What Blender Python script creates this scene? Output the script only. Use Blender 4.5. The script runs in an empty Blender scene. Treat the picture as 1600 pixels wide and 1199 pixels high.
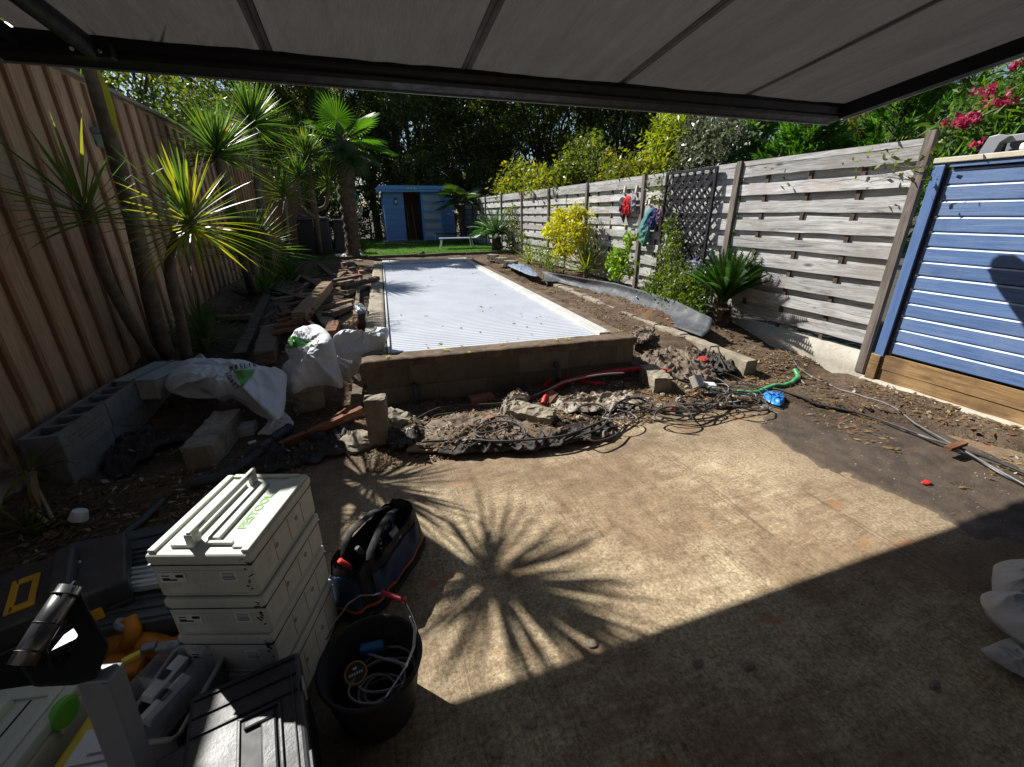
import bpy, math, random
import numpy as np
from mathutils import Vector, Matrix, Euler, noise
from mathutils.bvhtree import BVHTree
SC = bpy.context.scene
COL = SC.collection
R_ = math.radians
# ---------------------------------------------------------------- camera
F_PX = 670.0
PITCH, YAW, ROLL, CAM_H = R_(21.7), R_(18.4), R_(0.5), 1.6
_h = Vector((math.sin(YAW), math.cos(YAW), 0)); _r = Vector((math.cos(YAW), -math.sin(YAW), 0)); _z = Vector((0, 0, 1))
FWD = math.cos(PITCH) * _h - math.sin(PITCH) * _z
UP0 = math.sin(PITCH) * _h + math.cos(PITCH) * _z
RGT = math.cos(ROLL) * _r - math.sin(ROLL) * UP0
UPV = math.sin(ROLL) * _r + math.cos(ROLL) * UP0
CP = Vector((0, 0, CAM_H))
cam = bpy.data.cameras.new('camera'); cam.sensor_width = 36; cam.lens = F_PX / 1600 * 36
cam.clip_start = 0.02; cam.clip_end = 3000
camo = bpy.data.objects.new('camera', cam); COL.objects.link(camo)
camo.matrix_world = Matrix.Translation(CP) @ Matrix((RGT, UPV, -FWD)).transposed().to_4x4()
SC.camera = camo
# ---------------------------------------------------------------- world, sun, exposure
SUNV = Vector((-0.66, 0.90, 1.0)).normalized()
EL = math.asin(SUNV.z); AZ = math.atan2(SUNV.x, SUNV.y)
w = bpy.data.worlds.new('World'); SC.world = w; w.use_nodes = True
nt = w.node_tree; nt.nodes.clear()
sky = nt.nodes.new('ShaderNodeTexSky'); sky.sky_type = 'NISHITA'; sky.sun_disc = False
sky.sun_elevation = EL; sky.sun_rotation = AZ; sky.air_density = 1.0; sky.dust_density = 0.6; sky.ozone_density = 1.2
bg = nt.nodes.new('ShaderNodeBackground'); bg.inputs['Strength'].default_value = 0.055
ow = nt.nodes.new('ShaderNodeOutputWorld')
nt.links.new(sky.outputs[0], bg.inputs[0]); nt.links.new(bg.outputs[0], ow.inputs[0])
sl = bpy.data.lights.new('sun', 'SUN'); sl.energy = 5.0; sl.angle = R_(0.53); sl.color = (1.0, 0.965, 0.90)
so = bpy.data.objects.new('sun', sl); COL.objects.link(so); so.location = (-10, 14, 16)
so.rotation_euler = (-SUNV).to_track_quat('-Z', 'Y').to_euler()
SC.view_settings.view_transform = 'Standard'; SC.view_settings.look = 'None'
SC.view_settings.exposure = 0.75; SC.view_settings.gamma = 1.0
SC.cycles.max_bounces = 6; SC.cycles.diffuse_bounces = 2; SC.cycles.transparent_max_bounces = 8

# ---------------------------------------------------------------- picture measurements -> world points
def ray(x, y): return FWD + RGT * ((x - 800) / F_PX) - UPV * ((y - 599.5) / F_PX)
def G(x, y, z=0.0):
    d = ray(x, y); return CP + d * ((z - CAM_H) / d.z)
def PX(x, y, X):
    d = ray(x, y); return CP + d * (X / d.x)
def PY(x, y, Y):
    d = ray(x, y); return CP + d * (Y / d.y)

# ---------------------------------------------------------------- object bookkeeping
def tag(o, label=None, cat=None, group=None, kind=None):
    if label: o['label'] = label
    if cat: o['category'] = cat
    if group: o['group'] = group
    if kind: o['kind'] = kind
    return o
def empty(name, loc, label, cat, group=None, rz=0):
    o = bpy.data.objects.new(name, None); COL.objects.link(o); o.location = loc; o.rotation_euler = (0, 0, rz)
    o.empty_display_size = 0.1
    return tag(o, label, cat, group)
def copy_tree(o, parent=None):
    c = o.copy(); COL.objects.link(c)
    if parent: c.parent = parent
    for ch in list(o.children):
        copy_tree(ch, c)
    return c
def V3(p): return Vector((p[0], p[1], p[2] if len(p) > 2 else 0))
def rotm(e):
    if e is None: return Matrix.Identity(3)
    if isinstance(e, Matrix): return e.to_3x3()
    if isinstance(e, (int, float)): return Matrix.Rotation(e, 3, 'Z')
    return Euler(e).to_matrix()
def frame_from(x, z):
    """rotation whose columns are x (long axis), y, z"""
    x = Vector(x).normalized(); z = Vector(z); z = (z - x * z.dot(x)).normalized(); y = z.cross(x)
    return Matrix((x, y, z)).transposed()

class MB:
    def __init__(s): s.v = []; s.f = []; s.m = []; s.smooth = []
    def add(s, vs, fs, mi=0, sm=False):
        b = len(s.v); s.v.extend([tuple(q) for q in vs])
        for f in fs: s.f.append(tuple(i + b for i in f)); s.m.append(mi); s.smooth.append(sm)
        return s
    def box(s, c, size, R=None, mi=0, taper=1.0, jit=0):
        R = rotm(R); c = V3(c); hx, hy, hz = size[0] / 2, size[1] / 2, size[2] / 2
        vs = []
        for z in (-1, 1):
            k = taper if z > 0 else 1.0
            for (x, y) in ((-1, -1), (1, -1), (1, 1), (-1, 1)):
                p = Vector((x * hx * k, y * hy * k, z * hz))
                if jit: p += Vector((random.uniform(-jit, jit), random.uniform(-jit, jit), random.uniform(-jit, jit)))
                vs.append(c + R @ p)
        return s.add(vs, [(3, 2, 1, 0), (4, 5, 6, 7), (0, 1, 5, 4), (1, 2, 6, 5), (2, 3, 7, 6), (3, 0, 4, 7)], mi)
    def beam(s, a, b, w, h, up=(0, 0, 1), mi=0, segs=1, wob=0.0):
        a = V3(a); b = V3(b); R = frame_from(b - a, up); L = (b - a).length
        if segs == 1 and not wob: return s.box((a + b) / 2, (L, w, h), R, mi)
        vs = []; fs = []
        for i in range(segs + 1):
            c = a + (b - a) * (i / segs) + R @ Vector((0, random.uniform(-wob, wob), random.uniform(-wob, wob)))
            for (y, z) in ((-1, -1), (1, -1), (1, 1), (-1, 1)):
                vs.append(c + R @ Vector((0, y * w / 2 + random.uniform(-wob, wob) * .5, z * h / 2 + random.uniform(-wob, wob) * .5)))
        for i in range(segs):
            for k in range(4):
                q = i * 4; fs.append((q + k, q + (k + 1) % 4, q + 4 + (k + 1) % 4, q + 4 + k))
        fs.append((3, 2, 1, 0)); q = segs * 4; fs.append((q, q + 1, q + 2, q + 3))
        return s.add(vs, [tuple(reversed(f)) for f in fs], mi)
    def tube(s, pts, r, n=8, mi=0, cap=True, sm=True, closed=False, flat=1.0, up=None):
        pts = [V3(p) for p in pts]; N = len(pts)
        rr = r if isinstance(r, (list, tuple)) else [r] * N
        vs = []; fs = []; nrm = None
        for i, p in enumerate(pts):
            if closed: t = (pts[(i + 1) % N] - pts[i - 1])
            else: t = (pts[min(i + 1, N - 1)] - pts[max(i - 1, 0)])
            if t.length < 1e-9: t = Vector((0, 0, 1))
            t.normalize()
            if nrm is None:
                a = Vector(up) if up else (Vector((0, 0, 1)) if abs(t.z) < .9 else Vector((1, 0, 0)))
                nrm = (a - t * a.dot(t)).normalized()
            else:
                nrm = (nrm - t * nrm.dot(t)); nrm = nrm.normalized() if nrm.length > 1e-6 else t.orthogonal().normalized()
            bn = t.cross(nrm)
            for k in range(n):
                a = 2 * math.pi * k / n
                vs.append(p + nrm * (math.cos(a) * rr[i] * flat) + bn * (math.sin(a) * rr[i]))
        M_ = N if closed else N - 1
        for i in range(M_):
            j = (i + 1) % N
            for k in range(n):
                fs.append((i * n + k, i * n + (k + 1) % n, j * n + (k + 1) % n, j * n + k))
        s.add(vs, fs, mi, sm)
        if cap and not closed:
            b = len(s.v) - N * n
            s.f.append(tuple(b + k for k in reversed(range(n)))); s.m.append(mi); s.smooth.append(False)
            s.f.append(tuple(b + (N - 1) * n + k for k in range(n))); s.m.append(mi); s.smooth.append(False)
        return s
    def grid(s, nu, nv, fn, mi=0, sm=True, closed_u=False):
        vs = [fn(i / nu, j / nv) for j in range(nv + 1) for i in range(nu + (0 if closed_u else 1))]
        W = nu if closed_u else nu + 1; fs = []
        for j in range(nv):
            for i in range(nu):
                i2 = (i + 1) % W if closed_u else i + 1
                fs.append((j * W + i, j * W + i2, (j + 1) * W + i2, (j + 1) * W + i))
        return s.add(vs, fs, mi, sm)
    def poly(s, pts, mi=0): return s.add(pts, [tuple(range(len(pts)))], mi)
    def prism(s, outline, thick, R=None, o=(0, 0, 0), mi=0):
        """outline in local xy, extruded along local z from 0 to thick"""
        R = rotm(R); o = V3(o); n = len(outline)
        vs = [o + R @ Vector((p[0], p[1], 0)) for p in outline] + [o + R @ Vector((p[0], p[1], thick)) for p in outline]
        fs = [tuple(reversed(range(n))), tuple(range(n, 2 * n))] + [(i, (i + 1) % n, n + (i + 1) % n, n + i) for i in range(n)]
        return s.add(vs, fs, mi)
    def build(s, name, mat, parent=None, loc=None, bevel=0, seg=2, sub=0, solid=0):
        me = bpy.data.meshes.new(name); off = Vector((0, 0, 0))
        if loc is not None: off = V3(loc)
        elif parent is not None: off = Vector((0, 0, 0))
        me.from_pydata([tuple(Vector(q) - off) for q in s.v], [], s.f)
        mats = mat if isinstance(mat, (list, tuple)) else [mat]
        for m in mats: me.materials.append(m)
        me.polygons.foreach_set('material_index', s.m); me.polygons.foreach_set('use_smooth', s.smooth); me.update()
        o = bpy.data.objects.new(name, me); COL.objects.link(o)
        if loc is not None: o.location = off
        if parent is not None:
            o.parent = parent
            # geometry was written in world space: cancel the parent's own transform
            o.matrix_parent_inverse = WM(parent).inverted() if not LOCAL[0] else Matrix.Identity(4)
        if solid:
            m = o.modifiers.new('solid', 'SOLIDIFY'); m.thickness = solid; m.offset = 0
        if bevel:
            m = o.modifiers.new('bevel', 'BEVEL'); m.width = bevel; m.segments = seg; m.limit_method = 'ANGLE'; m.angle_limit = R_(40)
        if sub:
            m = o.modifiers.new('sub', 'SUBSURF'); m.levels = sub; m.render_levels = sub
        return o
LOCAL = [False]       # True: the parts being built are in their thing's own coordinates
def WM(o):
    m = Matrix.LocRotScale(o.location, o.rotation_euler, o.scale)
    if o.parent: m = WM(o.parent) @ o.matrix_parent_inverse @ m
    return m
def npmesh(name, vs, k, mats, midx=None, parent=None, smooth=False):
    """vs: (n*k,3) array, consecutive k vertices form one face"""
    vs = np.asarray(vs, dtype=np.float32).reshape(-1, 3); n = len(vs) // k
    me = bpy.data.meshes.new(name)
    me.vertices.add(len(vs)); me.vertices.foreach_set('co', vs.ravel())
    me.loops.add(n * k); me.loops.foreach_set('vertex_index', np.arange(n * k, dtype=np.int32))
    me.polygons.add(n); me.polygons.foreach_set('loop_start', np.arange(0, n * k, k, dtype=np.int32))
    try: me.polygons.foreach_set('loop_total', np.full(n, k, dtype=np.int32))
    except Exception: pass
    for m in (mats if isinstance(mats, (list, tuple)) else [mats]): me.materials.append(m)
    if midx is not None: me.polygons.foreach_set('material_index', np.asarray(midx, dtype=np.int32))
    me.update(calc_edges=True); me.validate()
    o = bpy.data.objects.new(name, me); COL.objects.link(o)
    if parent is not None:
        o.parent = parent; o.matrix_parent_inverse = WM(parent).inverted() if not LOCAL[0] else Matrix.Identity(4)
    return o
def fbm(p, o=3, s=1.0):
    v = 0; a = 1; q = Vector(p) * s
    for i in range(o):
        v += a * noise.noise(q); q = q * 2.03 + Vector((3.1, 7.7, 1.3)); a *= .5
    return v
def ridge(p, s=1.0, o=3):
    v = 0; a = 1; q = Vector(p) * s
    for i in range(o):
        v += a * (1 - abs(noise.noise(q)) * 2.2); q = q * 1.9 + Vector((5.1, 1.7, 9.3)); a *= .5
    return v
def crease(p, s=1.0, o=3):
    q = Vector(p) * s; q = q + noise.noise_vector(q * .5) * .9; v = 0; a = 1
    for i in range(o):
        v += a * (1 - min(1, abs(noise.noise(q)) * 2.6)) ** 2.2; q = q * 1.85 + Vector((5.1, 1.7, 9.3)); a *= .5
    return v
def sstep(a, b, x):
    t = min(1, max(0, (x - a) / (b - a))); return t * t * (3 - 2 * t)
def lerp(a, b, t): return a + (b - a) * t
def text_mesh(s, size, depth=0.0):
    cu = bpy.data.curves.new('lettering', 'FONT'); cu.body = s; cu.size = size; cu.extrude = depth
    cu.align_x = 'CENTER'; cu.align_y = 'CENTER'; cu.offset = size * 0.022
    o = bpy.data.objects.new('lettering', cu)
    me = bpy.data.meshes.new_from_object(o)
    vs = [v.co.copy() for v in me.vertices]; fs = [tuple(p.vertices) for p in me.polygons]
    bpy.data.objects.remove(o); bpy.data.curves.remove(cu); bpy.data.meshes.remove(me)
    return vs, fs
# ---------------------------------------------------------------- materials
def newmat(name):
    m = bpy.data.materials.new(name); m.use_nodes = True; t = m.node_tree
    for n in list(t.nodes):
        if n.type != 'OUTPUT_MATERIAL': t.nodes.remove(n)
    out = [n for n in t.nodes if n.type == 'OUTPUT_MATERIAL'][0]
    b = t.nodes.new('ShaderNodeBsdfPrincipled'); t.links.new(b.outputs[0], out.inputs[0])
    return m, t, b, out
def c4(c): return (c[0], c[1], c[2], 1.0)
def coords(t, scale=(1, 1, 1), rot=(0, 0, 0), kind='Object'):
    tc = t.nodes.new('ShaderNodeTexCoord'); mp = t.nodes.new('ShaderNodeMapping')
    mp.inputs['Scale'].default_value = scale; mp.inputs['Rotation'].default_value = rot
    t.links.new(tc.outputs[kind], mp.inputs[0]); return mp.outputs[0]
def tnoise(t, vec, scale, detail=5, rough=.55, dist=0.0):
    n = t.nodes.new('ShaderNodeTexNoise'); n.inputs['Scale'].default_value = scale; n.inputs['Detail'].default_value = detail
    n.inputs['Roughness'].default_value = rough; n.inputs['Distortion'].default_value = dist
    t.links.new(vec, n.inputs['Vector']); return n.outputs['Fac']
def ramp(t, fac, stops):
    r = t.nodes.new('ShaderNodeValToRGB'); e = r.color_ramp.elements
    while len(e) < len(stops): e.new(0.5)
    for i, (p, c) in enumerate(stops):
        e[i].position = p; e[i].color = c4(c) if not isinstance(c, (int, float)) else (c, c, c, 1)
    t.links.new(fac, r.inputs[0]); return r.outputs['Color']
def mix(t, fac, a, b, mode='MIX'):
    m = t.nodes.new('ShaderNodeMix'); m.data_type = 'RGBA'; m.blend_type = mode
    for i, val in ((0, fac), (6, a), (7, b)):
        sock = m.inputs[i]
        if hasattr(val, 'links'): t.links.new(val, sock)
        elif i == 0: sock.default_value = val
        else: sock.default_value = (val, val, val, 1) if isinstance(val, (int, float)) else c4(val)
    return m.outputs[2]
def bump(t, b, h, strength=.4, dist=.01):
    n = t.nodes.new('ShaderNodeBump'); n.inputs['Strength'].default_value = strength; n.inputs['Distance'].default_value = dist
    t.links.new(h, n.inputs['Height']); t.links.new(n.outputs[0], b.inputs['Normal'])
def island(t):
    return t.nodes.new('ShaderNodeNewGeometry').outputs['Random Per Island']
def M(name, c1, c2=None, rough=.7, scale=6, bumps=.25, bs=None, metal=0, spec=.4, dirt=None, isl=0.0, stretch=(1, 1, 1), dirt_amt=.5, coat=0):
    """mottled surface: two colours mixed by noise, optional dirt speckle, bump, per-piece variation"""
    m, t, b, out = newmat(name); c2 = c2 or tuple(x * .75 for x in c1)
    v = coords(t, stretch)
    col = ramp(t, tnoise(t, v, scale, 6, .6), [(.32, c2), (.68, c1)])
    if dirt:
        col = mix(t, ramp(t, tnoise(t, v, scale * 2.7, 8, .7, .6), [(.5, 0), (.5 + .25, dirt_amt)]), col, dirt)
    if isl:
        col = mix(t, 1.0, col, ramp(t, island(t), [(0, 1 - isl), (1, 1.0)]), 'MULTIPLY')
    t.links.new(col, b.inputs['Base Color'])
    rr = ramp(t, tnoise(t, v, scale * 1.7, 4), [(.3, max(0, rough - .12)), (.7, min(1, rough + .12))]); t.links.new(rr, b.inputs['Roughness'])
    b.inputs['Metallic'].default_value = metal; b.inputs['Specular IOR Level'].default_value = spec
    if coat: b.inputs['Coat Weight'].default_value = coat
    if bumps: bump(t, b, tnoise(t, v, bs or scale * 8, 6, .65), bumps, .006)
    return m
def wood(name, cols, axis=0, grain=1.0, rough=.75, isl=.3, bumps=.5, knots=.6, wear=None, spec=.25):
    """sawn board: stretched grain along axis, knots, per-board variation. cols dark->light"""
    m, t, b, out = newmat(name)
    s = [14 * grain] * 3; s[axis] = 1.0 * grain
    gi = t.nodes.new('ShaderNodeTexCoord'); mp = t.nodes.new('ShaderNodeMapping'); mp.inputs['Scale'].default_value = s
    add = t.nodes.new('ShaderNodeVectorMath'); add.operation = 'ADD'; cb = t.nodes.new('ShaderNodeCombineXYZ')
    mul = t.nodes.new('ShaderNodeMath'); mul.operation = 'MULTIPLY'; mul.inputs[1].default_value = 37.0
    ri = island(t); t.links.new(ri, mul.inputs[0]); t.links.new(mul.outputs[0], cb.inputs[axis]); 
    t.links.new(gi.outputs['Object'], add.inputs[0]); t.links.new(cb.outputs[0], add.inputs[1]); t.links.new(add.outputs[0], mp.inputs[0])
    v = mp.outputs[0]
    g1 = tnoise(t, v, 2.2, 8, .7, 1.2); 
    n = len(cols); col = ramp(t, g1, [(.3 + .4 * i / (n - 1), cols[i]) for i in range(n)])
    if knots:
        s2 = [9.0] * 3; s2[axis] = 3.0
        mp2 = t.nodes.new('ShaderNodeMapping'); mp2.inputs['Scale'].default_value = s2; t.links.new(add.outputs[0], mp2.inputs[0])
        vo = t.nodes.new('ShaderNodeTexVoronoi'); vo.inputs['Scale'].default_value = .55; t.links.new(mp2.outputs[0], vo.inputs['Vector'])
        kf = ramp(t, vo.outputs['Distance'], [(.03, knots), (.13, 0)])
        col = mix(t, kf, col, tuple(x * .35 for x in cols[0]))
    if wear:
        wv = coords(t, (1.3, 1.3, 1.3)); wf = ramp(t, tnoise(t, wv, 1.6, 6, .6), [(.52, 0), (.66, .75)])
        col = mix(t, wf, col, wear)
    if isl: col = mix(t, 1.0, col, ramp(t, ri, [(0, 1 - isl), (1, 1.0)]), 'MULTIPLY')
    t.links.new(col, b.inputs['Base Color']); b.inputs['Roughness'].default_value = rough; b.inputs['Specular IOR Level'].default_value = spec
    bump(t, b, g1, bumps, .004)
    return m
def leafmat(name, cols, trans=.45, rough=.45, spec=.4, tcol=None):
    m, t, b, out = newmat(name); n = len(cols); ri = island(t)
    col = ramp(t, ri, [(i / max(1, n - 1), cols[i]) for i in range(n)])
    nz = tnoise(t, coords(t), 1.4, 3); col = mix(t, 1.0, col, ramp(t, nz, [(.3, .6), (.7, 1.15)]), 'MULTIPLY')
    t.links.new(col, b.inputs['Base Color']); b.inputs['Roughness'].default_value = rough; b.inputs['Specular IOR Level'].default_value = spec
    tr = t.nodes.new('ShaderNodeBsdfTranslucent')
    tc = mix(t, 1.0, col, tcol or (1.9, 2.0, .55), 'MULTIPLY'); t.links.new(tc, tr.inputs[0])
    ms = t.nodes.new('ShaderNodeMixShader'); ms.inputs[0].default_value = trans
    t.links.new(b.outputs[0], ms.inputs[1]); t.links.new(tr.outputs[0], ms.inputs[2]); t.links.new(ms.outputs[0], out.inputs[0])
    return m
def clothmat(name, c, trans=.1, rough=.6, bumps=.3, bs=60, c2=None, scale=3):
    m, t, b, out = newmat(name); v = coords(t)
    col = ramp(t, tnoise(t, v, scale, 5), [(.3, c2 or tuple(x * .8 for x in c)), (.7, c)]); t.links.new(col, b.inputs['Base Color'])
    b.inputs['Roughness'].default_value = rough; b.inputs['Specular IOR Level'].default_value = .3
    bump(t, b, tnoise(t, v, bs, 4), bumps, .003)
    tr = t.nodes.new('ShaderNodeBsdfTranslucent'); t.links.new(col, tr.inputs[0])
    ms = t.nodes.new('ShaderNodeMixShader'); ms.inputs[0].default_value = trans
    t.links.new(b.outputs[0], ms.inputs[1]); t.links.new(tr.outputs[0], ms.inputs[2]); t.links.new(ms.outputs[0], out.inputs[0])
    return m
def clearmat(name, c, alpha=.35, rough=.25):
    m, t, b, out = newmat(name); b.inputs['Base Color'].default_value = c4(c); b.inputs['Roughness'].default_value = rough
    b.inputs['Alpha'].default_value = alpha; b.inputs['Specular IOR Level'].default_value = .6
    return m

K = {}
# slab: screeded concrete with sweeping broom strokes, rust stains, damp/dirty patches
def slab_mat():
    m, t, b, out = newmat('slab_concrete'); v = coords(t)
    # curved sweep marks: coordinates bent by a slow noise, then stretched
    wn = t.nodes.new('ShaderNodeTexNoise'); wn.inputs['Scale'].default_value = .55; wn.inputs['Detail'].default_value = 1.5; t.links.new(v, wn.inputs['Vector'])
    sc = t.nodes.new('ShaderNodeVectorMath'); sc.operation = 'SCALE'; sc.inputs['Scale'].default_value = .45; t.links.new(wn.outputs['Color'], sc.inputs[0])
    ad = t.nodes.new('ShaderNodeVectorMath'); ad.operation = 'ADD'; t.links.new(v, ad.inputs[0]); t.links.new(sc.outputs[0], ad.inputs[1])
    mp = t.nodes.new('ShaderNodeMapping'); mp.inputs['Rotation'].default_value = (0, 0, R_(-30)); mp.inputs['Scale'].default_value = (1.6, 9, 1); t.links.new(ad.outputs[0], mp.inputs[0])
    sweep = tnoise(t, mp.outputs[0], 2.2, 7, .7, .3)
    pits = tnoise(t, v, 62, 5, .85); mid = tnoise(t, v, 9, 7, .75, .2); big = tnoise(t, v, .8, 5, .6, .2)
    cream = ramp(t, mix(t, .30, pits, mid), [(.39, (.19, .137, .086)), (.49, (.41, .32, .20)), (.58, (.65, .545, .38))])
    film = ramp(t, mix(t, .5, mid, pits), [(.38, (.135, .09, .055)), (.60, (.36, .26, .16))])
    mk = mix(t, .68, ramp(t, sweep, [(.38, 0), (.62, 1)]), ramp(t, big, [(.40, 0), (.60, 1)]))
    base = mix(t, ramp(t, mk, [(.2, .95), (.7, .08)]), cream, film)
    # fine straight board/broom lines running away from the house
    ln = tnoise(t, coords(t, (30, 1.9, 1), (0, 0, R_(3))), 1.9, 6, .8, .5)
    # soil trodden onto the border of the slab
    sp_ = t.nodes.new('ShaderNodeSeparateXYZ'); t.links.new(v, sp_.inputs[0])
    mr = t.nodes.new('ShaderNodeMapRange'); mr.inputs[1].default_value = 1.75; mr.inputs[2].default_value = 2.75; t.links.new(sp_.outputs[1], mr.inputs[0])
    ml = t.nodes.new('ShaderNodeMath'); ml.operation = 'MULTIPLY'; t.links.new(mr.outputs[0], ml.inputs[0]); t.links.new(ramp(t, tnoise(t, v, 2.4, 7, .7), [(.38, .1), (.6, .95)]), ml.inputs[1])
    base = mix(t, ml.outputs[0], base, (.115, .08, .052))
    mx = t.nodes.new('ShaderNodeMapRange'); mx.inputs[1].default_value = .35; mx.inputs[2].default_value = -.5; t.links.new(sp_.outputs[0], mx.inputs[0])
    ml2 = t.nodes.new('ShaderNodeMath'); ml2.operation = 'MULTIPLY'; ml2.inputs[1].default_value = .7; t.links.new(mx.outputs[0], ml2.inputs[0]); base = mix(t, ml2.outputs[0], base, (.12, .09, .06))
    sp = tnoise(t, v, 90, 4, .8); base = mix(t, ramp(t, sp, [(.62, 0), (.7, .7)]), base, (.06, .045, .03))
    ru = tnoise(t, coords(t, (1, 2.2, 1)), 2.3, 3, .4, .2); base = mix(t, ramp(t, ru, [(.665, 0), (.71, .6)]), base, (.42, .16, .06))
    rm = t.nodes.new('ShaderNodeMath'); rm.operation = 'MULTIPLY'; rm.inputs[1].default_value = 1.0; t.links.new(ramp(t, tnoise(t, v, 1.3, 4, .65), [(.42, .08), (.62, .85)]), rm.inputs[0])
    base = mix(t, 1.0, base, mix(t, rm.outputs[0], (1, 1, 1), ramp(t, ln, [(.36, .62), (.52, 1.05)])), 'MULTIPLY')
    # a few sharp scratches / casting joints
    jn = tnoise(t, coords(t, (5.2, .05, 1), (0, 0, R_(-9))), 1.0, 0, .5); base = mix(t, ramp(t, jn, [(.494, 0), (.5, .55), (.506, 0)]), base, (.07, .05, .035))
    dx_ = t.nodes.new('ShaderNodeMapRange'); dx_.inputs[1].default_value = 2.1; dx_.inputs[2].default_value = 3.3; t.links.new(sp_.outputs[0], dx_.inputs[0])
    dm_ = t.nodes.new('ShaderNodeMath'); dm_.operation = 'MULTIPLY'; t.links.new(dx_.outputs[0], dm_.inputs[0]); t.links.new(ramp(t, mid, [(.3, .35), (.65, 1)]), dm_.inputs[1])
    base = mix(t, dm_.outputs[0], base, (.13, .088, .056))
    t.links.new(base, b.inputs['Base Color']); b.inputs['Roughness'].default_value = .9; b.inputs['Specular IOR Level'].default_value = .25
    hm = mix(t, .5, mix(t, .12, pits, sweep), ln)
    bump(t, b, hm, .6, .010)
    return m
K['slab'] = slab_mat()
def mud_mat():
    m, t, b, out = newmat('wet_mud'); v = coords(t)
    col = ramp(t, tnoise(t, v, 3, 8, .7), [(.3, (.035, .026, .019)), (.7, (.085, .062, .044))])
    sz_ = t.nodes.new('ShaderNodeSeparateXYZ'); t.links.new(v, sz_.inputs[0]); ez = t.nodes.new('ShaderNodeMapRange'); ez.inputs[1].default_value = .009; ez.inputs[2].default_value = -.001; t.links.new(sz_.outputs[2], ez.inputs[0]); col = mix(t, ez.outputs[0], col, (.12, .085, .055)); t.links.new(col, b.inputs['Base Color'])
    t.links.new(ramp(t, tnoise(t, v, 1.6, 6, .6), [(.35, .38), (.65, .8)]), b.inputs['Roughness'])
    bump(t, b, tnoise(t, v, 22, 8, .75), .8, .012)
    return m
K['mud'] = mud_mat()
def soil_mat():
    m, t, b, out = newmat('garden_soil'); v = coords(t)
    col = ramp(t, tnoise(t, v, 2.1, 8, .7, .5), [(.28, (.035, .024, .016)), (.5, (.10, .068, .045)), (.72, (.2, .145, .10))])
    sp = tnoise(t, v, 60, 6, .8); col = mix(t, ramp(t, sp, [(.52, 0), (.66, .7)]), col, (.27, .2, .14))
    sp2 = tnoise(t, v, 26, 6, .7); col = mix(t, ramp(t, sp2, [(.55, 0), (.65, .7)]), col, (.03, .02, .014))
    ru = tnoise(t, v, .9, 3, .5); col = mix(t, ramp(t, ru, [(.6, 0), (.72, .5)]), col, (.25, .1, .045))
    t.links.new(col, b.inputs['Base Color']); b.inputs['Roughness'].default_value = .95; b.inputs['Specular IOR Level'].default_value = .2
    bump(t, b, mix(t, .5, sp, sp2), 1.0, .02)
    return m
K['soil'] = soil_mat()
K['under'] = M('bare_ground', (.09, .07, .045), (.05, .04, .028), .95, 2)
K['conc'] = M('rough_concrete', (.36, .31, .235), (.22, .19, .14), .92, 5, .9, 45, dirt=(.07, .055, .04), dirt_amt=.75)
K['block'] = M('grey_block', (.25, .245, .235), (.17, .165, .155), .9, 7, .7, 60, dirt=(.1, .09, .075), dirt_amt=.5)
def poolwall_mat():
    m, t, b, out = newmat('stained_block_wall'); v = coords(t)
    br = t.nodes.new('ShaderNodeTexBrick'); br.inputs['Scale'].default_value = 1.0; br.inputs['Brick Width'].default_value = .5
    br.inputs['Row Height'].default_value = .2; br.inputs['Mortar Size'].default_value = .006; br.inputs['Mortar Smooth'].default_value = .4
    br.inputs['Color1'].default_value = c4((.165, .14, .11)); br.inputs['Color2'].default_value = c4((.115, .095, .07)); br.inputs['Mortar'].default_value = c4((.11, .09, .068))
    t.links.new(coords(t, (1, 1, 1), (R_(90), 0, 0)), br.inputs['Vector'])
    st = tnoise(t, coords(t, (3.2, 3.2, 1.5)), 1.6, 7, .7, .6)
    col = mix(t, ramp(t, st, [(.5, 0), (.68, .7)]), br.outputs['Color'], (.05, .036, .024))
    col = mix(t, ramp(t, tnoise(t, v, 4, 7, .7), [(.55, 0), (.75, .35)]), col, (.24, .2, .15))
    t.links.new(col, b.inputs['Base Color']); b.inputs['Roughness'].default_value = .95
    bump(t, b, mix(t, .5, tnoise(t, v, 40, 6, .7), br.outputs['Fac']), .7, .01)
    return m
K['poolwall'] = poolwall_mat()
K['coping'] = M('dirty_coping', (.17, .118, .075), (.06, .04, .026), .95, 5, .9, 50, dirt=(.32, .26, .19), dirt_amt=.55)
K['rail'] = M('white_rail', (.62, .62, .6), (.45, .45, .43), .5, 4, .1, dirt=(.25, .22, .18), dirt_amt=.4)
K['cover'] = M('white_pvc_slats', (.56, .59, .65), (.50, .53, .59), .5, 1.6, .04, 30, dirt=(.5, .5, .5), dirt_amt=.3)
K['dark'] = M('dark_gap', (.03, .03, .035), (.02, .02, .022), .7, 4)
K['fenceL'] = wood('larch_boards', [(.34, .195, .11), (.52, .335, .205), (.64, .44, .285)], 2, 1.0, .75, .28, .3, .7, wear=(.44, .34, .24))
K['battenL'] = wood('larch_battens', [(.22, .105, .055), (.34, .18, .10), (.44, .26, .155)], 2, 1.0, .75, .3, .3, .4)
K['capL'] = wood('grey_cap_rail', [(.2, .17, .14), (.32, .28, .23), (.4, .36, .3)], 1, 1.0, .8, .2, .4, .3)
K['fenceR'] = wood('weathered_slats', [(.15, .15, .155), (.53, .52, .505), (.78, .77, .75)], 1, 1.0, .85, .38, 1.0, .9, wear=(.42, .38, .35))
K['postR'] = wood('grey_brown_posts', [(.09, .075, .065), (.19, .16, .14), (.32, .28, .24)], 2, 1.0, .85, .25, .8, .5)
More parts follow.
